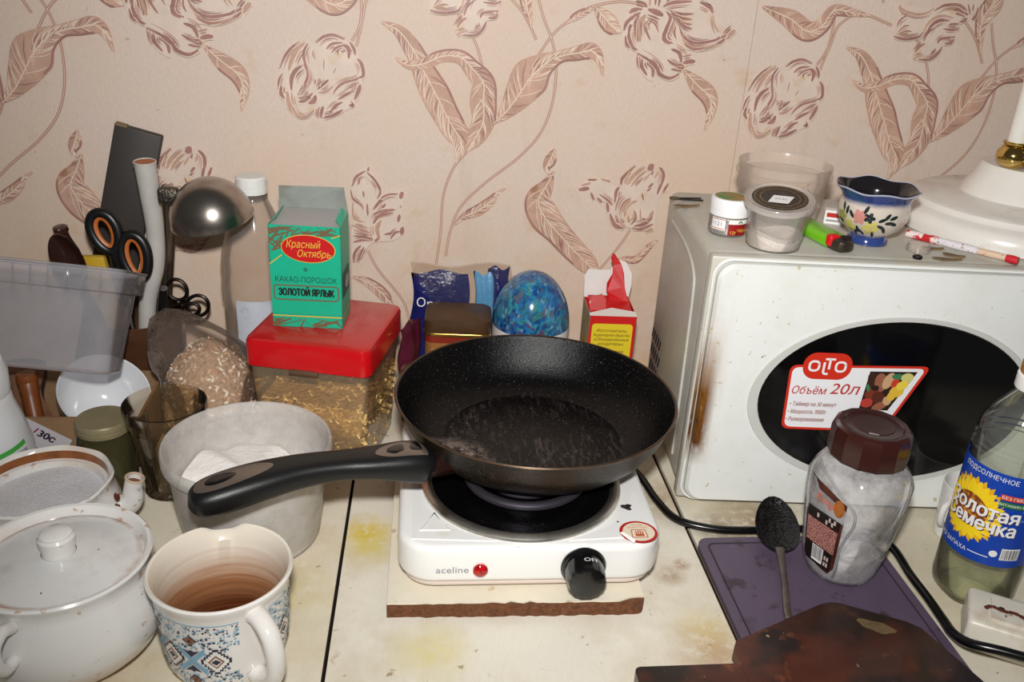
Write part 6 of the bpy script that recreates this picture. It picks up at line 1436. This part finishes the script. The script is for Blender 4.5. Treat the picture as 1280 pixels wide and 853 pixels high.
mb = MB(); mb.lathe([(0.0450, 0.1000)]+[(0.0452*cos(a), 0.1000+0.0640*sin(a)) for a in [PI/2*k/14 for k in range(1, 15)]][:-1]+[(0, 0.1640)], 64); obj('dome_lid', mb, M('dome_mosaic', (30, 90, 150), 0.12, coat=0.6, extra=mosaic), t)
cm_ = cyl(0.0452, math.atan2(-0.975, -0.144), 0.0)
dk = M('print_teal_dark', (30, 70, 84), 0.4)
disc_on('printed_motif', ell(-0.012, 0.0800, 0.0085, 0.0055, 20), M('print_teal', (90, 150, 150), 0.4, spots=[((30, 70, 84), 200, 0.5, 0.56, 0.9)]), t, cm_)
disc_on('printed_motif', [(0.0005, 0.072), (0.0035, 0.075), (0.0075, 0.078), (0.0060, 0.0815), (0.0035, 0.0850), (0.0015, 0.0800)], dk, t, cm_)

# blue sweet packets in clear film behind the tin
t = thing('foil_packet', 'dark and light blue plastic packet propped against the wall', 'packet', (0.0600, 1.0210, 0))
def pouch(x0, x1, z0, z1, th, seed, nx=14, nz=12, wob=0.004):
    m = MB(); vs = []; rn = random.Random(seed); ph = [rn.uniform(0, 6) for _ in range(6)]
    for s in (-1, 1):
        for j in range(nz+1):
            for i in range(nx+1):
                u, v = i/nx, j/nz
                e = (sin(PI*u)**0.5)*(sin(PI*v)**0.5)
                y = s*th*e+wob*e*(sin(u*9+ph[0]+v*3)+0.6*sin(v*11+ph[1]+s))*0.6
                x = x0+(x1-x0)*u+0.003*sin(v*7+ph[2])*(1 if 0 < i < nx else 1.4); z = z0+(z1-z0)*v+0.003*sin(u*8+ph[3])*v
                vs.append((x, y, z))
    n = (nx+1)*(nz+1); fs = []
    for j in range(nz):
        for i in range(nx):
            a_ = j*(nx+1)+i; fs.append([a_, a_+1, a_+nx+2, a_+nx+1]); fs.append([n+a_, n+a_+nx+1, n+a_+nx+2, n+a_+1])
    m.add(vs, fs); return m
navy = M('foil_navy', (22, 28, 96), 0.28, coat=0.4, bump=(60, 0.006)); sk = M('foil_sky', (92, 164, 214), 0.3, coat=0.3, bump=(50, 0.006)); film = CLEAR('wrap_film', (248, 244, 240), (246, 242, 238), 0.025, 0.06, gloss=1.0, bump=(70, 0.01))
obj('navy_wrapper', pouch(-0.0580, 0.0100, 0.0, 0.1420, 0.008, 3), navy, t)
obj('sky_wrapper', pouch(0.0170, 0.0430, 0.0, 0.1410, 0.008, 4), sk, t)
obj('navy_end', pouch(0.0380, 0.0640, 0.0, 0.1480, 0.007, 5), navy, t)
obj('clear_film', pouch(-0.0560, 0.0640, 0.0, 0.1520, 0.012, 6, wob=0.003), film, t)
text('wrapper_lettering', [('О', -0.045, 0.108, 0.016), ('р', -0.034, 0.106, 0.016)], M('white_print', (238, 238, 238)), t, plane((0, -0.0165, 0), (1, 0, 0), (0, 0, 1), (0, -1, 0)))

# torn red and yellow carton beside the microwave
t = thing('torn_carton', 'torn open red and yellow carton beside the microwave', 'carton', (0.2330, 0.9560, 0), math.radians(-3))
cred = M('carton_red', (202, 26, 26), 0.4, var=0.05); cyel = M('carton_yellow', (226, 200, 40), 0.45); cwhite = M('carton_white', (232, 226, 220), 0.6, var=0.05)
hx, hy, hz = 0.0270, 0.0290, 0.1260; e_ = 0.0006
mb = MB(); mb.box(-hx, hx, -hy, -hy+e_, 0, hz); mb.box(hx-e_, hx, -hy, hy, 0, hz); mb.box(-hx, hx, hy-e_, hy, 0, hz); mb.box(-hx, hx, -hy, hy, 0, e_); body = obj('carton_body', mb, cred, t, smooth=0)
mb = MB(); mb.box(-hx, -hx+e_, -hy, hy, 0, hz); obj('side_panel', mb, M('carton_side', (170, 160, 146), 0.5, spots=[((210, 180, 60), 40, 0.5, 0.56, 0.8), ((120, 90, 70), 130, 0.58, 0.62, 0.8)]), t, smooth=0)
fp = plane((0, -hy, 0), (1, 0, 0), (0, 0, 1), (0, -1, 0), 0.0003)
yp = flat('yellow_panel', [(rrect(-0.0235, 0.0235, 0.030, 0.1165, 0.004, 4), 0)], [cyel], body, fp)
text('carton_lettering', [('Изготовитель:', 0, 0.1080, 0.0052), ('Акционерное общество', 0, 0.1025, 0.0052, 0.0420), ('«Объединённые', 0, 0.0970, 0.0052), ('кондитеры»', 0, 0.0915, 0.0052), ('г. Москва', 0.004, 0.0820, 0.0052)], M('ink_brown', (70, 46, 20), 0.5), yp, fp, 0.0004)
mb = MB(); mb.add([(-hx, -hy, hz), (hx, -hy, hz), (hx, -hy+0.010, hz+0.002), (0.0, -hy+0.018, hz+0.003), (-hx, -hy+0.006, hz+0.001)], [[0, 1, 2, 3, 4]]); obj('front_flap', mb, cwhite, t, smooth=0)
mb = MB(); mb.add([(-hx+0.004, -hy+0.010, hz-0.004), (hx-0.002, -hy+0.010, hz-0.004), (hx-0.002, hy-0.004, hz+0.004), (-hx+0.004, hy-0.004, hz+0.004)], [[0, 1, 2, 3]]); obj('red_tuck', mb, cred, t, smooth=0)
bp = [(-0.0270, 0), (0.0265, 0), (0.0290, 0.016), (0.0280, 0.030), (0.0200, 0.044), (0.0110, 0.046), (0.002, 0.0340), (-0.006, 0.0335), (-0.0240, 0.0340), (-0.0280, 0.026)]
mb = MB(); mb.add([(x, hy-0.0006+z*0.10, hz+z) for x, z in bp]+[(x, hy+z*0.10, hz+z) for x, z in bp], [list(range(10))[::-1], list(range(10, 20))]+[[k, (k+1) % 10, 10+(k+1) % 10, 10+k] for k in range(10)]); obj('back_flap', mb, cwhite, t, smooth=0)
rp = [(0.0020, 0.0000), (0.0240, 0.0000), (0.0185, 0.018), (0.0165, 0.034), (0.0130, 0.044), (0.0050, 0.0545), (0.0020, 0.0560), (0.0005, 0.0500), (0.0035, 0.0420), (0.0035, 0.0320), (-0.0030, 0.0220), (-0.0030, 0.0130)]
mb = MB(); mb.add([(x, hy-0.014+z*0.20+0.003*sin(x*200), hz+z) for x, z in rp]+[(x, hy-0.0132+z*0.20+0.003*sin(x*200), hz+z) for x, z in rp], [list(range(12))[::-1], list(range(12, 24))]+[[k, (k+1) % 12, 12+(k+1) % 12, 12+k] for k in range(12)]); obj('torn_strip', mb, cred, t, smooth=0)
lp_ = [(-0.0240, -0.004), (-0.0060, -0.004), (-0.0060, 0.010), (-0.0110, 0.0165), (-0.0175, 0.0140), (-0.0230, 0.0150), (-0.0255, 0.006)]
mb = MB(); mb.add([(x, -hy+0.022+z*0.3, hz+z) for x, z in lp_]+[(x, -hy+0.0228+z*0.3, hz+z) for x, z in lp_], [list(range(7))[::-1], list(range(7, 14))]+[[k, (k+1) % 7, 7+(k+1) % 7, 7+k] for k in range(7)]); obj('crumpled_flap', mb, M('carton_pinkish', (196, 60, 58), 0.4, spots=[((230, 200, 196), 80, 0.56, 0.64, 0.7)]), t, smooth=0)

# crumpled maroon packet between the red-lidded box and the pan
t = thing('snack_packet', 'crumpled maroon and olive packet beside the red-lidded container', 'packet', (0.0042, 0.9295, 0), math.radians(60))
obj('packet_upper', pouch(-0.0260, 0.0160, 0.050, 0.1180, 0.0060, 31), M('packet_maroon', (84, 22, 44), 0.35, var=0.3, vs=40, spots=[((150, 130, 90), 30, 0.58, 0.66, 0.5)]), t)
obj('packet_lower', pouch(-0.0260, 0.0160, 0.0, 0.0620, 0.0066, 32), M('packet_olive', (120, 104, 66), 0.35, var=0.35, vs=30, spots=[((84, 22, 30), 24, 0.52, 0.6, 0.8)]), t)

# ------------------------------------------------------------------ left clutter
card = M('cardboard', (150, 116, 84), 0.8, var=0.12, vs=60)
t = thing('cardboard_box', 'open brown cardboard box behind the teapot holding a bowl', 'box', (-0.395, 0.868, 0))
x0, x1, y0, y1, hz = -0.125, 0.130, -0.050, 0.056, 0.057
for nm, b in (('side', (x0, x1, y0, y0+0.003)), ('side', (x0, x1, y1-0.003, y1)), ('end', (x0, x0+0.003, y0+0.003, y1-0.003)), ('end', (x1-0.003, x1, y0+0.003, y1-0.003))):
    mb = MB(); mb.box(b[0], b[1], b[2], b[3], 0.0, hz); obj('box_'+nm, mb, card, t, smooth=0)
mb = MB(); mb.box(x0, x1, y0, y1, 0, 0.002); obj('box_bottom', mb, card, t, smooth=0)
th = math.radians(-33)
sp = plane((0.0330, y0, 0.0360), (cos(th)*0.75, 0, sin(th)*0.75), (-sin(th)*0.75, 0, cos(th)*0.75), (0, -1, 0), 0.0004)
so = flat('price_sticker', [(bar(-0.030, 0.036, -0.017, 0.017), 0)], [M('sticker_grey', (206, 200, 204), 0.5)], t, sp)
text('sticker_figures', [('1', -0.0100, 0.0060, 0.0130)], M('ink_crimson', (150, 20, 70), 0.5), so, sp, 0.0003, shear=0.3, bold=0.0004)
text('sticker_figures', [('30с', 0.0060, 0.0045, 0.0150)], M('ink_violet', (44, 18, 50), 0.5), so, sp, 0.0003, shear=0.1, bold=0.0006)
o_ = flat('sticker_rules', [(bar(-0.028, -0.016, -0.002-0.0022*k, -0.0012-0.0022*k), 0) for k in range(4)], [M('faint_grey', (150, 150, 156))], so, sp, 0.0003); o_['kind'] = 'stuff'

t = thing('china_bowl', 'white china bowl with dark leaf pattern tilted in the cardboard box', 'bowl', (-0.3345, 0.8880, 0.0170), rot=(math.radians(26), math.radians(28), 0))
mb = MB(); mb.lathe([(0, 0), (0.022, 0), (0.024, 0.003), (0.033, 0.014), (0.0400, 0.032), (0.0460, 0.056)], 72); obj('bowl_outside', mb, M('bowl_pattern', (196, 196, 190), 0.2, coat=0.4, spots=[((40, 44, 40), 32, 0.50, 0.55, 0.95), ((110, 50, 30), 26, 0.60, 0.64, 0.9)]), t)
mb = MB(); mb.lathe([(0.0460, 0.056), (0.0455, 0.0572), (0.0445, 0.0565), (0.0385, 0.032), (0.031, 0.016), (0.018, 0.008), (0, 0.0065)], 72); obj('bowl_inside', mb, M('bowl_white', (232, 234, 238), 0.15, coat=0.4), t)

t = thing('wooden_stick', 'brown turned wooden stick leaning in the cardboard box', 'stick', (-0.372, 0.838, 0.0060))
mb = MB(); pth = [(0, 0, 0), (-0.006, 0.012, 0.03), (-0.011, 0.022, 0.050), (-0.015, 0.030, 0.068)]
mb.tube(smoothpath(pth, 5), [0.0085]*12+[0.0092]*4, 14); obj('stick_shaft', mb, M('stick_wood', (132, 72, 34), 0.4, var=0.5, vs=30, sc3=(1, 1, 0.2)), t)
mb = MB(); mb.lathe([(0, 0), (0.0098, 0.002), (0.0102, 0.008), (0.009, 0.012), (0, 0.013)], 20, -0.015, 0.030); mb.xf(lambda x, y, z: (x, y, z+0.063)); obj('stick_cap', mb, MATS['stick_wood'], t)

t = thing('biscuit_packet', 'brown packet in shiny clear wrap standing in the cardboard box', 'packet', (-0.415, 0.900, 0.002))
obj('brown_contents', pouch(-0.060, 0.030, 0.0, 0.074, 0.010, 41), M('packet_brown', (136, 92, 62), 0.6, var=0.3, vs=22, spots=[((60, 34, 24), 14, 0.55, 0.6, 0.8)]), t)
obj('clear_wrap', pouch(-0.062, 0.032, 0.0, 0.078, 0.013, 42), film, t)

# clear rectangular tub tipped back on top of the box
t = thing('storage_tub', 'clear rectangular plastic tub tipped back on the cardboard box', 'tub', (-0.3790, 0.8230, 0.1110), rot=(math.radians(-24), math.radians(4.5), math.radians(-3)))
def rl(levels):
    m = MB(); vs = []
    for ax_, by_, z in levels: vs += [(x, y, z) for x, y in rrect(-ax_, ax_, -by_+0.026, by_+0.026, 0.014, 6)]
    n = len(vs)//len(levels); fs = [[i*n+q, i*n+(q+1) % n, (i+1)*n+(q+1) % n, (i+1)*n+q] for i in range(len(levels)-1) for q in range(n)]
    fs.append(list(range(n))[::-1]); m.add(vs, fs); return m, n
tubm = CLEAR('storage_plastic', (232, 230, 232), (222, 221, 226), 0.26, 0.16, gloss=0.9, var=0.10, vs=10)
m_, n_ = rl([(0.086, 0.026, 0), (0.0880, 0.028, 0.002), (0.0925, 0.036, 0.080), (0.0960, 0.043, 0.081), (0.0970, 0.044, 0.083), (0.0985, 0.0455, 0.102)]); obj('tub_wall', m_, tubm, t)
mb = MB(); mb.tube([(x, y, 0.1025) for x, y in rrect(-0.0985, 0.0985, -0.0195, 0.0715, 0.014, 6)], 0.0014, 8, closed=True); obj('tub_rim', mb, tubm, t)
for k in range(11):
    x = -0.080+k*0.016
    mb = MB(); mb.rbox(x-0.0006, x+0.0006, -0.0196, -0.0165, 0.083, 0.100, 0.0003, 1); obj('rim_rib', mb, tubm, t)

# white bottle at the far left
t = thing('white_bottle', 'white plastic detergent bottle with green striped label by the teapot', 'bottle', (-0.3920, 0.7750, 0))
mb = MB(); mb.lathe([(0, 0.001), (0.034, 0.001), (0.038, 0.005), (0.0400, 0.030), (0.0390, 0.055), (0.0340, 0.080), (0.0290, 0.098), (0.0285, 0.104), (0.0275, 0.106), (0.0285, 0.110), (0.0290, 0.128), (0.0260, 0.140), (0.017, 0.147), (0, 0.149)], 56); obj('bottle_body', mb, M('bottle_white', (224, 226, 228), 0.3), t)
wm_ = cyl(0.0402, math.atan2(-0.783, 0.396), 0)
def prof_map(x, y, e=0):
    r = 0.0402 if y < 0.03 else (0.0402-(y-0.03)*0.04 if y < 0.055 else 0.0392-(y-0.055)*0.2)
    a = math.atan2(-0.783, 0.396)+x/0.04
    return ((r+e)*cos(a), (r+e)*sin(a), y)
lb = curved('label', -0.034, 0.036, 0.010, 0.056, M('label_grey', (176, 178, 184), 0.4, var=0.15, vs=150, spots=[((120, 110, 120), 300, 0.55, 0.6, 0.5)]), t, prof_map, 24, 0.0005)
curved('green_stripe', -0.034, 0.036, 0.0555, 0.0600, M('stripe_green', (70, 170, 70), 0.4), lb, prof_map, 24, 0.0008, edge=lambda f: (0.0500+0.010*f, 0.0545+0.010*f))

# bag of oat flakes
t = thing('oat_bag', 'clear bag of oat flakes slumped behind the tumbler', 'bag', (-0.2090, 0.8860, 0))
def lump(rx, ry, h, top, seed, wob, nz=14, seg=40):
    m = MB(); rn = random.Random(seed); ph = [rn.uniform(0, 6) for _ in range(5)]; prof = []
    for k in range(nz+1):
        f = k/nz; prof.append((top(f), f*h))
    def rf(r, z, a):
        q = 1+wob*(sin(3*a+ph[0]+z*40)+0.7*sin(7*a+ph[1]-z*60)+0.5*sin(11*a+ph[2]+z*90))
        return r*q, z
    m.lathe([(0, 0)]+prof[:-1]+[(0, h)], seg, rf=rf); m.xf(lambda x, y, z: (x*rx, y*ry, z)); return m
obj('oats', lump(0.0510, 0.0510, 0.112, lambda f: max(0.0, 1-f**3)**0.6*(0.92+0.1*sin(3*f)), 51, 0.012), M('oat_mass', (206, 174, 146), 0.85, var=0.35, vs=260, bump=(300, 0.01)), t)['kind'] = 'stuff'
mb = MB(); rnd = random.Random(52)
for k in range(900):
    a = rnd.uniform(0, 2*PI); f = rnd.uniform(0.05, 0.98); rr = max(0.0, 1-f**3)**0.6*(0.92+0.1*sin(3*f))
    n = Vector((cos(a)/0.055*rr, sin(a)/0.050*rr, 8+30*f**3)).normalized()
    c = Vector((0.0510*rr*cos(a), 0.0510*rr*sin(a), f*0.112))+n*0.0006
    u = n.orthogonal().normalized(); w = n.cross(u); an = rnd.uniform(0, 6); u, w = u*cos(an)+w*sin(an), w*cos(an)-u*sin(an)
    u = (u+n*rnd.uniform(-0.4, 0.4)).normalized()
    L, B = rnd.uniform(0.0024, 0.0046), rnd.uniform(0.0010, 0.0018)
    mb.add([c-u*L, c+w*B+n*0.0004, c+u*L, c-w*B], [[0, 3, 2, 1]], rnd.choice((0, 0, 1, 2, 2)))
o_ = obj('oat_flakes', mb, [M('oat_pale', (222, 190, 158), 0.8), M('oat_tan', (196, 150, 112), 0.8), M('oat_white', (248, 238, 222), 0.8)], t, smooth=0); o_['kind'] = 'stuff'
fm = lump(0.0525, 0.0530, 0.146, lambda f: (0.98 if f < 0.62 else max(0.25, 1-((f-0.62)/0.38)**1.4*0.8)), 53, 0.030)
fm.xf(lambda x, y, z: (x-0.040*max(0, (z-0.08)/0.066), y+0.004*max(0, (z-0.08)/0.066), z))
obj('bag_film', fm, CLEAR('bag_film', (250, 246, 242), (236, 226, 218), 0.05, 0.07, gloss=0.8, bump=(90, 0.012)), t, smooth=70)

# utensil holder and the utensils in it
HX, HY = -0.3020, 0.9740
t = thing('utensil_pot', 'dark brown pot holding kitchen utensils by the wall', 'pot', (HX, HY, 0))
mb = MB(); mb.lathe([(0, 0.001), (0.045, 0.001), (0.0465, 0.004), (0.0485, 0.100), (0.0490, 0.104), (0.0478, 0.105), (0.0470, 0.100), (0.0450, 0.006), (0, 0.005)], 56); obj('pot_wall', mb, M('pot_brown', (84, 54, 36), 0.3, coat=0.3, var=0.2), t)

def oriented(o, base, top):
    """place an object whose local +z runs from base towards top"""
    d = Vector(top)-Vector(base); o.location = base; o.rotation_mode = 'QUATERNION'; o.rotation_quaternion = d.to_track_quat('Z', 'Y'); return o
# dark knife sheath
t = thing('knife_block', 'tall flat dark grey slab leaning against the wallpaper', 'slab', (0, 0, 0))
base = Vector((-0.3755, 1.0290, 0.0095)); top = Vector((-0.2930, 1.0290, 0.2990)); ax = (top-base).normalized(); u = Vector((1, 0.05, 0)); u = (u-ax*u.dot(ax)).normalized(); w = ax.cross(u)
L = (top-base).length
mb = MB(); mb.rbox(-0.0250, 0.0250, -0.0055, 0.0055, 0, L, 0.002, 2); mb.xf(lambda x, y, z: tuple(base+u*x+w*y+ax*z)); obj('slab_body', mb, M('slab_grey', (54, 48, 44), 0.55, var=0.15, vs=20, spots=[((90, 80, 70), 120, 0.68, 0.72, 0.4)]), t)
mb = MB(); mb.rbox(-0.0252, -0.0120, -0.0057, 0.0057, L-0.002, L+0.0006, 0.001, 1); mb.xf(lambda x, y, z: tuple(base+u*x+w*y+ax*z)); obj('worn_corner', mb, M('worn_wood', (132, 112, 78), 0.8), t)
# white hollow handle
t = thing('tube_handle', 'white hollow handle with orange inside sticking up among utensils', 'handle', (0, 0, 0))
pth = smoothpath([(-0.2960, 0.9640, 0.020), (-0.2880, 0.9620, 0.115), (-0.2740, 0.9620, 0.165), (-0.2700, 0.9620, 0.205), (-0.2705, 0.9600, 0.245), (-0.2712, 0.9570, 0.281)], 6)
rr = [0.0092+0.0020*max(0, (i-18)/12) for i in range(len(pth))]
mb = MB(); mb.tube(pth, rr, 24, cap=False); obj('handle_shell', mb, M('shell_white', (196, 192, 186), 0.5, var=0.1, vs=40, spots=[((70, 60, 56), 120, 0.70, 0.73, 0.8)]), t)
mb = MB(); mb.tube(list(reversed(pth[-10:])), [x-0.0012 for x in reversed(rr[-10:])], 24, cap=True); obj('orange_lining', mb, M('lining_orange', (176, 96, 44), 0.5), t)
mb = MB(); e0 = Vector(pth[-1]); mb.tube([tuple(e0+Vector((0.0108*cos(q), 0.0108*sin(q)*0.99, 0.0009*sin(q)))) for q in [2*PI*k/28 for k in range(28)]], 0.0009, 8, closed=True); obj('mouth_rim', mb, MATS['shell_white'], t)
# big scissors
t = thing('scissors', 'black handled scissors with orange lined finger loops', 'scissors', (0, 0, 0))
bk = M('scissor_black', (16, 16, 18), 0.35); og = M('scissor_orange', (190, 104, 44), 0.4)
def loop3(c, a, b, rot, u=Vector((1, 0, 0)), v=Vector((0, 0.10, 1)), n=36, egg=0.12):
    out = []
    for k in range(n):
        q = 2*PI*k/n; x = a*cos(q)*(1+egg*sin(q)); z = b*sin(q)
        out.append(Vector(c)+u*(x*cos(rot)-z*sin(rot))+v.normalized()*(x*sin(rot)+z*cos(rot)))
    return out
C1, C2 = (-0.3160, 0.9450, 0.2080), (-0.2880, 0.9420, 0.1825)
for c, a, b, rt in ((C1, 0.0130, 0.0210, 0.30), (C2, 0.0130, 0.0240, 0.12)):
    mb = MB(); mb.tube(loop3(c, a, b, rt), 0.0050, 12, closed=True, flat=1.1); lo = obj('finger_loop', mb, bk, t)
    mb = MB(); mb.tube(loop3(c, a-0.0035, b-0.0035, rt), 0.0030, 10, closed=True, flat=1.5); obj('loop_lining', mb, og, lo)
mb = MB(); mb.tube([(-0.3085, 0.9450, 0.1880), (-0.3050, 0.950, 0.150), (-0.3080, 0.958, 0.110)], [0.0070, 0.0090, 0.0060], 12); obj('shank', mb, bk, t)
mb = MB(); mb.tube([(-0.2960, 0.9430, 0.1620), (-0.3010, 0.949, 0.145), (-0.3100, 0.958, 0.110)], [0.0060, 0.0080, 0.0060], 12); obj('shank', mb, bk, t)
for dx in (-0.004, 0.004):
    mb = MB(); b0 = Vector((-0.3090+dx, 0.958, 0.112)); b1 = Vector((-0.3040+dx, 0.949, 0.020)); mb.tube([b0, (b0+b1)/2, b1], [0.007, 0.005, 0.001], 8, flat=0.25); obj('blade', mb, M('blade_steel', (150, 150, 150), 0.25, 1.0), t)
# yellow handle behind the scissors
t = thing('yellow_handle', 'flat yellow plastic handle between dark spoon and black scissors', 'handle', (0, 0, 0))
mb = MB(); mb.rbox(-0.0125, 0.0125, -0.005, 0.005, 0, 0.165, 0.002, 2); b0 = Vector((-0.3200, 0.9680, 0.012)); mb.xf(lambda x, y, z: (b0.x+x-0.10*z, b0.y+y-0.06*z, b0.z+z)); obj('handle_strip', mb, M('handle_yellow', (206, 166, 44), 0.4), t)
# dark brown serving spoon with a smaller one behind
t = thing('serving_spoon', 'glossy dark brown oval spoon standing in the utensil pot', 'spoon', (0, 0, 0))
spm = M('spoon_dark_brown', (50, 26, 20), 0.2, coat=0.4)
def spoonbowl(c, a, b, rot, depth, thick=0.0015):
    m = MB(); vs = []; NR, NA = 8, 32; uu = Vector((cos(rot), 0, sin(rot))); vv = Vector((-sin(rot), 0, cos(rot))); nn_ = Vector((0, -1, 0))
    for s in (0, 1):
        for i in range(NR+1):
            r = i/NR
            for k in range(NA):
                q = 2*PI*k/NA; vs.append(Vector(c)+uu*(a*r*cos(q)*(1-0.10*sin(q)))+vv*(b*r*sin(q))+nn_*(depth*(r*r-1)-s*-thick*0))
                if s: vs[-1] = vs[-1]+Vector((0, thick, 0))
    n = (NR+1)*NA; fs = []
    for i in range(NR):
        for k in range(NA):
            A, B, C_, D = i*NA+k, i*NA+(k+1) % NA, (i+1)*NA+(k+1) % NA, (i+1)*NA+k
            fs.append([A, B, C_, D]); fs.append([n+A, n+D, n+C_, n+B])
    for k in range(NA): fs.append([NR*NA+k, NR*NA+(k+1) % NA, n+NR*NA+(k+1) % NA, n+NR*NA+k])
    return m.add(vs, fs)
obj('spoon_bowl', spoonbowl((-0.3560, 0.9380, 0.1780), 0.0170, 0.0300, 0.28, 0.010), spm, t)
mb = MB(); mb.tube([(-0.3480, 0.9410, 0.152), (-0.3340, 0.9470, 0.110), (-0.3230, 0.9470, 0.030)], [0.0042, 0.0036, 0.0036], 10); obj('spoon_handle', mb, spm, t)
t = thing('wooden_spatula', 'rounded dark brown handle end behind the oval brown spoon', 'spatula', (0, 0, 0))
mb = MB(); mb.tube(smoothpath([(-0.3200, 0.990, 0.020), (-0.3350, 0.987, 0.105), (-0.3520, 0.982, 0.150), (-0.3680, 0.9780, 0.1850), (-0.3720, 0.9770, 0.1985), (-0.3725, 0.9768, 0.2040)], 5), [0.006]*13+[0.0080]*6+[0.0104]*4+[0.0100, 0.008, 0.003], 16, flat=0.7); obj('handle_end', mb, M('handle_mahogany', (60, 30, 22), 0.3, coat=0.3), t)
# ladle hanging bowl down
t = thing('ladle', 'steel soup ladle with upturned bowl above the clear bottle', 'ladle', (0, 0, 0))
st = M('steel_dull', (176, 168, 160), 0.26, 1.0, var=0.12, vs=20, spots=[((110, 96, 80), 30, 0.55, 0.7, 0.4)])
lc = Vector((-0.2030, 0.9330, 0.2300)); R_ = 0.0420
mb = MB(); pf = [(R_*cos(a), R_*1.02*sin(a)) for a in [PI/2*k/14 for k in range(15)]]; pf[-1] = (0, R_*1.02)
mb.lathe([(R_+0.0010, -0.0010)]+pf, 56); mb.lathe([((R_-0.0014)*1.0, -0.0008)]+[(r*0.968, z*0.966) for r, z in pf], 56)
mb.lathe([(R_+0.0010, -0.0010), (R_-0.0014, -0.0012)], 56)
Rm = Matrix.Rotation(math.radians(-10), 3, 'Y') @ Matrix.Rotation(math.radians(8), 3, 'X')
mb.xf(lambda x, y, z: tuple(lc+Rm @ Vector((x, y, z)))); obj('ladle_bowl', mb, st, t)
mb = MB(); hpth = smoothpath([tuple(lc+Vector((-0.0385, 0.002, 0.012))), (-0.2480, 0.9460, 0.2500), (-0.2530, 0.9640, 0.2540), (-0.2570, 0.9800, 0.2400), (-0.2650, 0.9900, 0.180), (-0.2760, 0.9930, 0.105), (-0.2840, 0.9930, 0.012)], 6)
mb.tube(hpth, 0.0062, 12, flat=0.35); obj('ladle_handle', mb, st, t)
mb = MB(); mb.rbox(-0.008, 0.008, -0.006, 0.006, -0.005, 0.012, 0.003, 2); mb.xf(lambda x, y, z: (-0.2460+x*1.3, 0.9380+y, 0.2480+z)); obj('ladle_joint', mb, M('joint_steel', (96, 88, 80), 0.3, 0.9, bump=(200, 0.004)), t)
# small dark scissors with wire loops
t = thing('nail_scissors', 'small dark metal scissors with round loops beside the clear bottle', 'scissors', (0, 0, 0))
dm = M('dark_bronze', (46, 38, 32), 0.3, 0.85)
for c, a, b, rt in (((-0.2560, 0.9700, 0.1345), 0.0105, 0.0120, 0.4), ((-0.2345, 0.9660, 0.1170), 0.0115, 0.0125, -0.7), ((-0.2415, 0.9630, 0.1135), 0.0095, 0.0070, 0.3)):
    mb = MB(); mb.tube(loop3(c, a, b, rt, egg=0.0), 0.0021, 10, closed=True); obj('finger_loop', mb, dm, t)
mb = MB(); mb.tube([(-0.2470, 0.9670, 0.1220), (-0.2600, 0.9700, 0.1150), (-0.2690, 0.9730, 0.095), (-0.2790, 0.9750, 0.040)], [0.0038, 0.0046, 0.0040, 0.0015], 10, flat=0.5); obj('shank', mb, dm, t)
# black knife handle with yellow end near the oat bag
t = thing('knife', 'black knife handle with yellow ferrule above the oat bag', 'knife', (0, 0, 0))
mb = MB(); mb.tube([(-0.2640, 0.9470, 0.1450), (-0.2680, 0.9500, 0.125), (-0.2725, 0.9535, 0.104)], [0.0062, 0.0074, 0.0068], 12, flat=0.7); obj('knife_handle', mb, bk, t)
mb = MB(); mb.tube([(-0.2725, 0.9535, 0.105), (-0.2755, 0.9555, 0.091)], [0.0070, 0.0064], 12, flat=0.7); obj('ferrule', mb, M('handle_yellow', (206, 166, 44)), t)
mb = MB(); mb.tube([(-0.2755, 0.9555, 0.092), (-0.2790, 0.9560, 0.022)], [0.0058, 0.0020], 8, flat=0.15); obj('blade', mb, MATS['blade_steel'], t)

# burnt crumbs on the hotplate
crm = M('burnt_crumb', (26, 14, 10), 0.8, var=0.4, vs=300)
for i, (x, y, r_, lab) in enumerate(((0.1925, 0.6480, 0.0042, 'large burnt black crumb beside the chrome ring on the hotplate'), (0.1800, 0.6270, 0.0016, 'tiny burnt crumb between the chrome ring and round sticker'))):
    mb = MB(); rn = random.Random(70+i); ph = rn.uniform(0, 6)
    mb.lathe([(0, 0), (r_*0.8, 0), (r_, r_*0.3), (r_*0.6, r_*0.6), (0, r_*0.7)], 14, rf=lambda r, z, a: (r*(1+0.35*sin(3*a+ph)+0.2*sin(5*a)), z))
    tag(obj('burnt_crumb', mb, crm, None, (x, y, 0.0609)), lab, 'crumb', 'burnt crumbs on the hotplate')
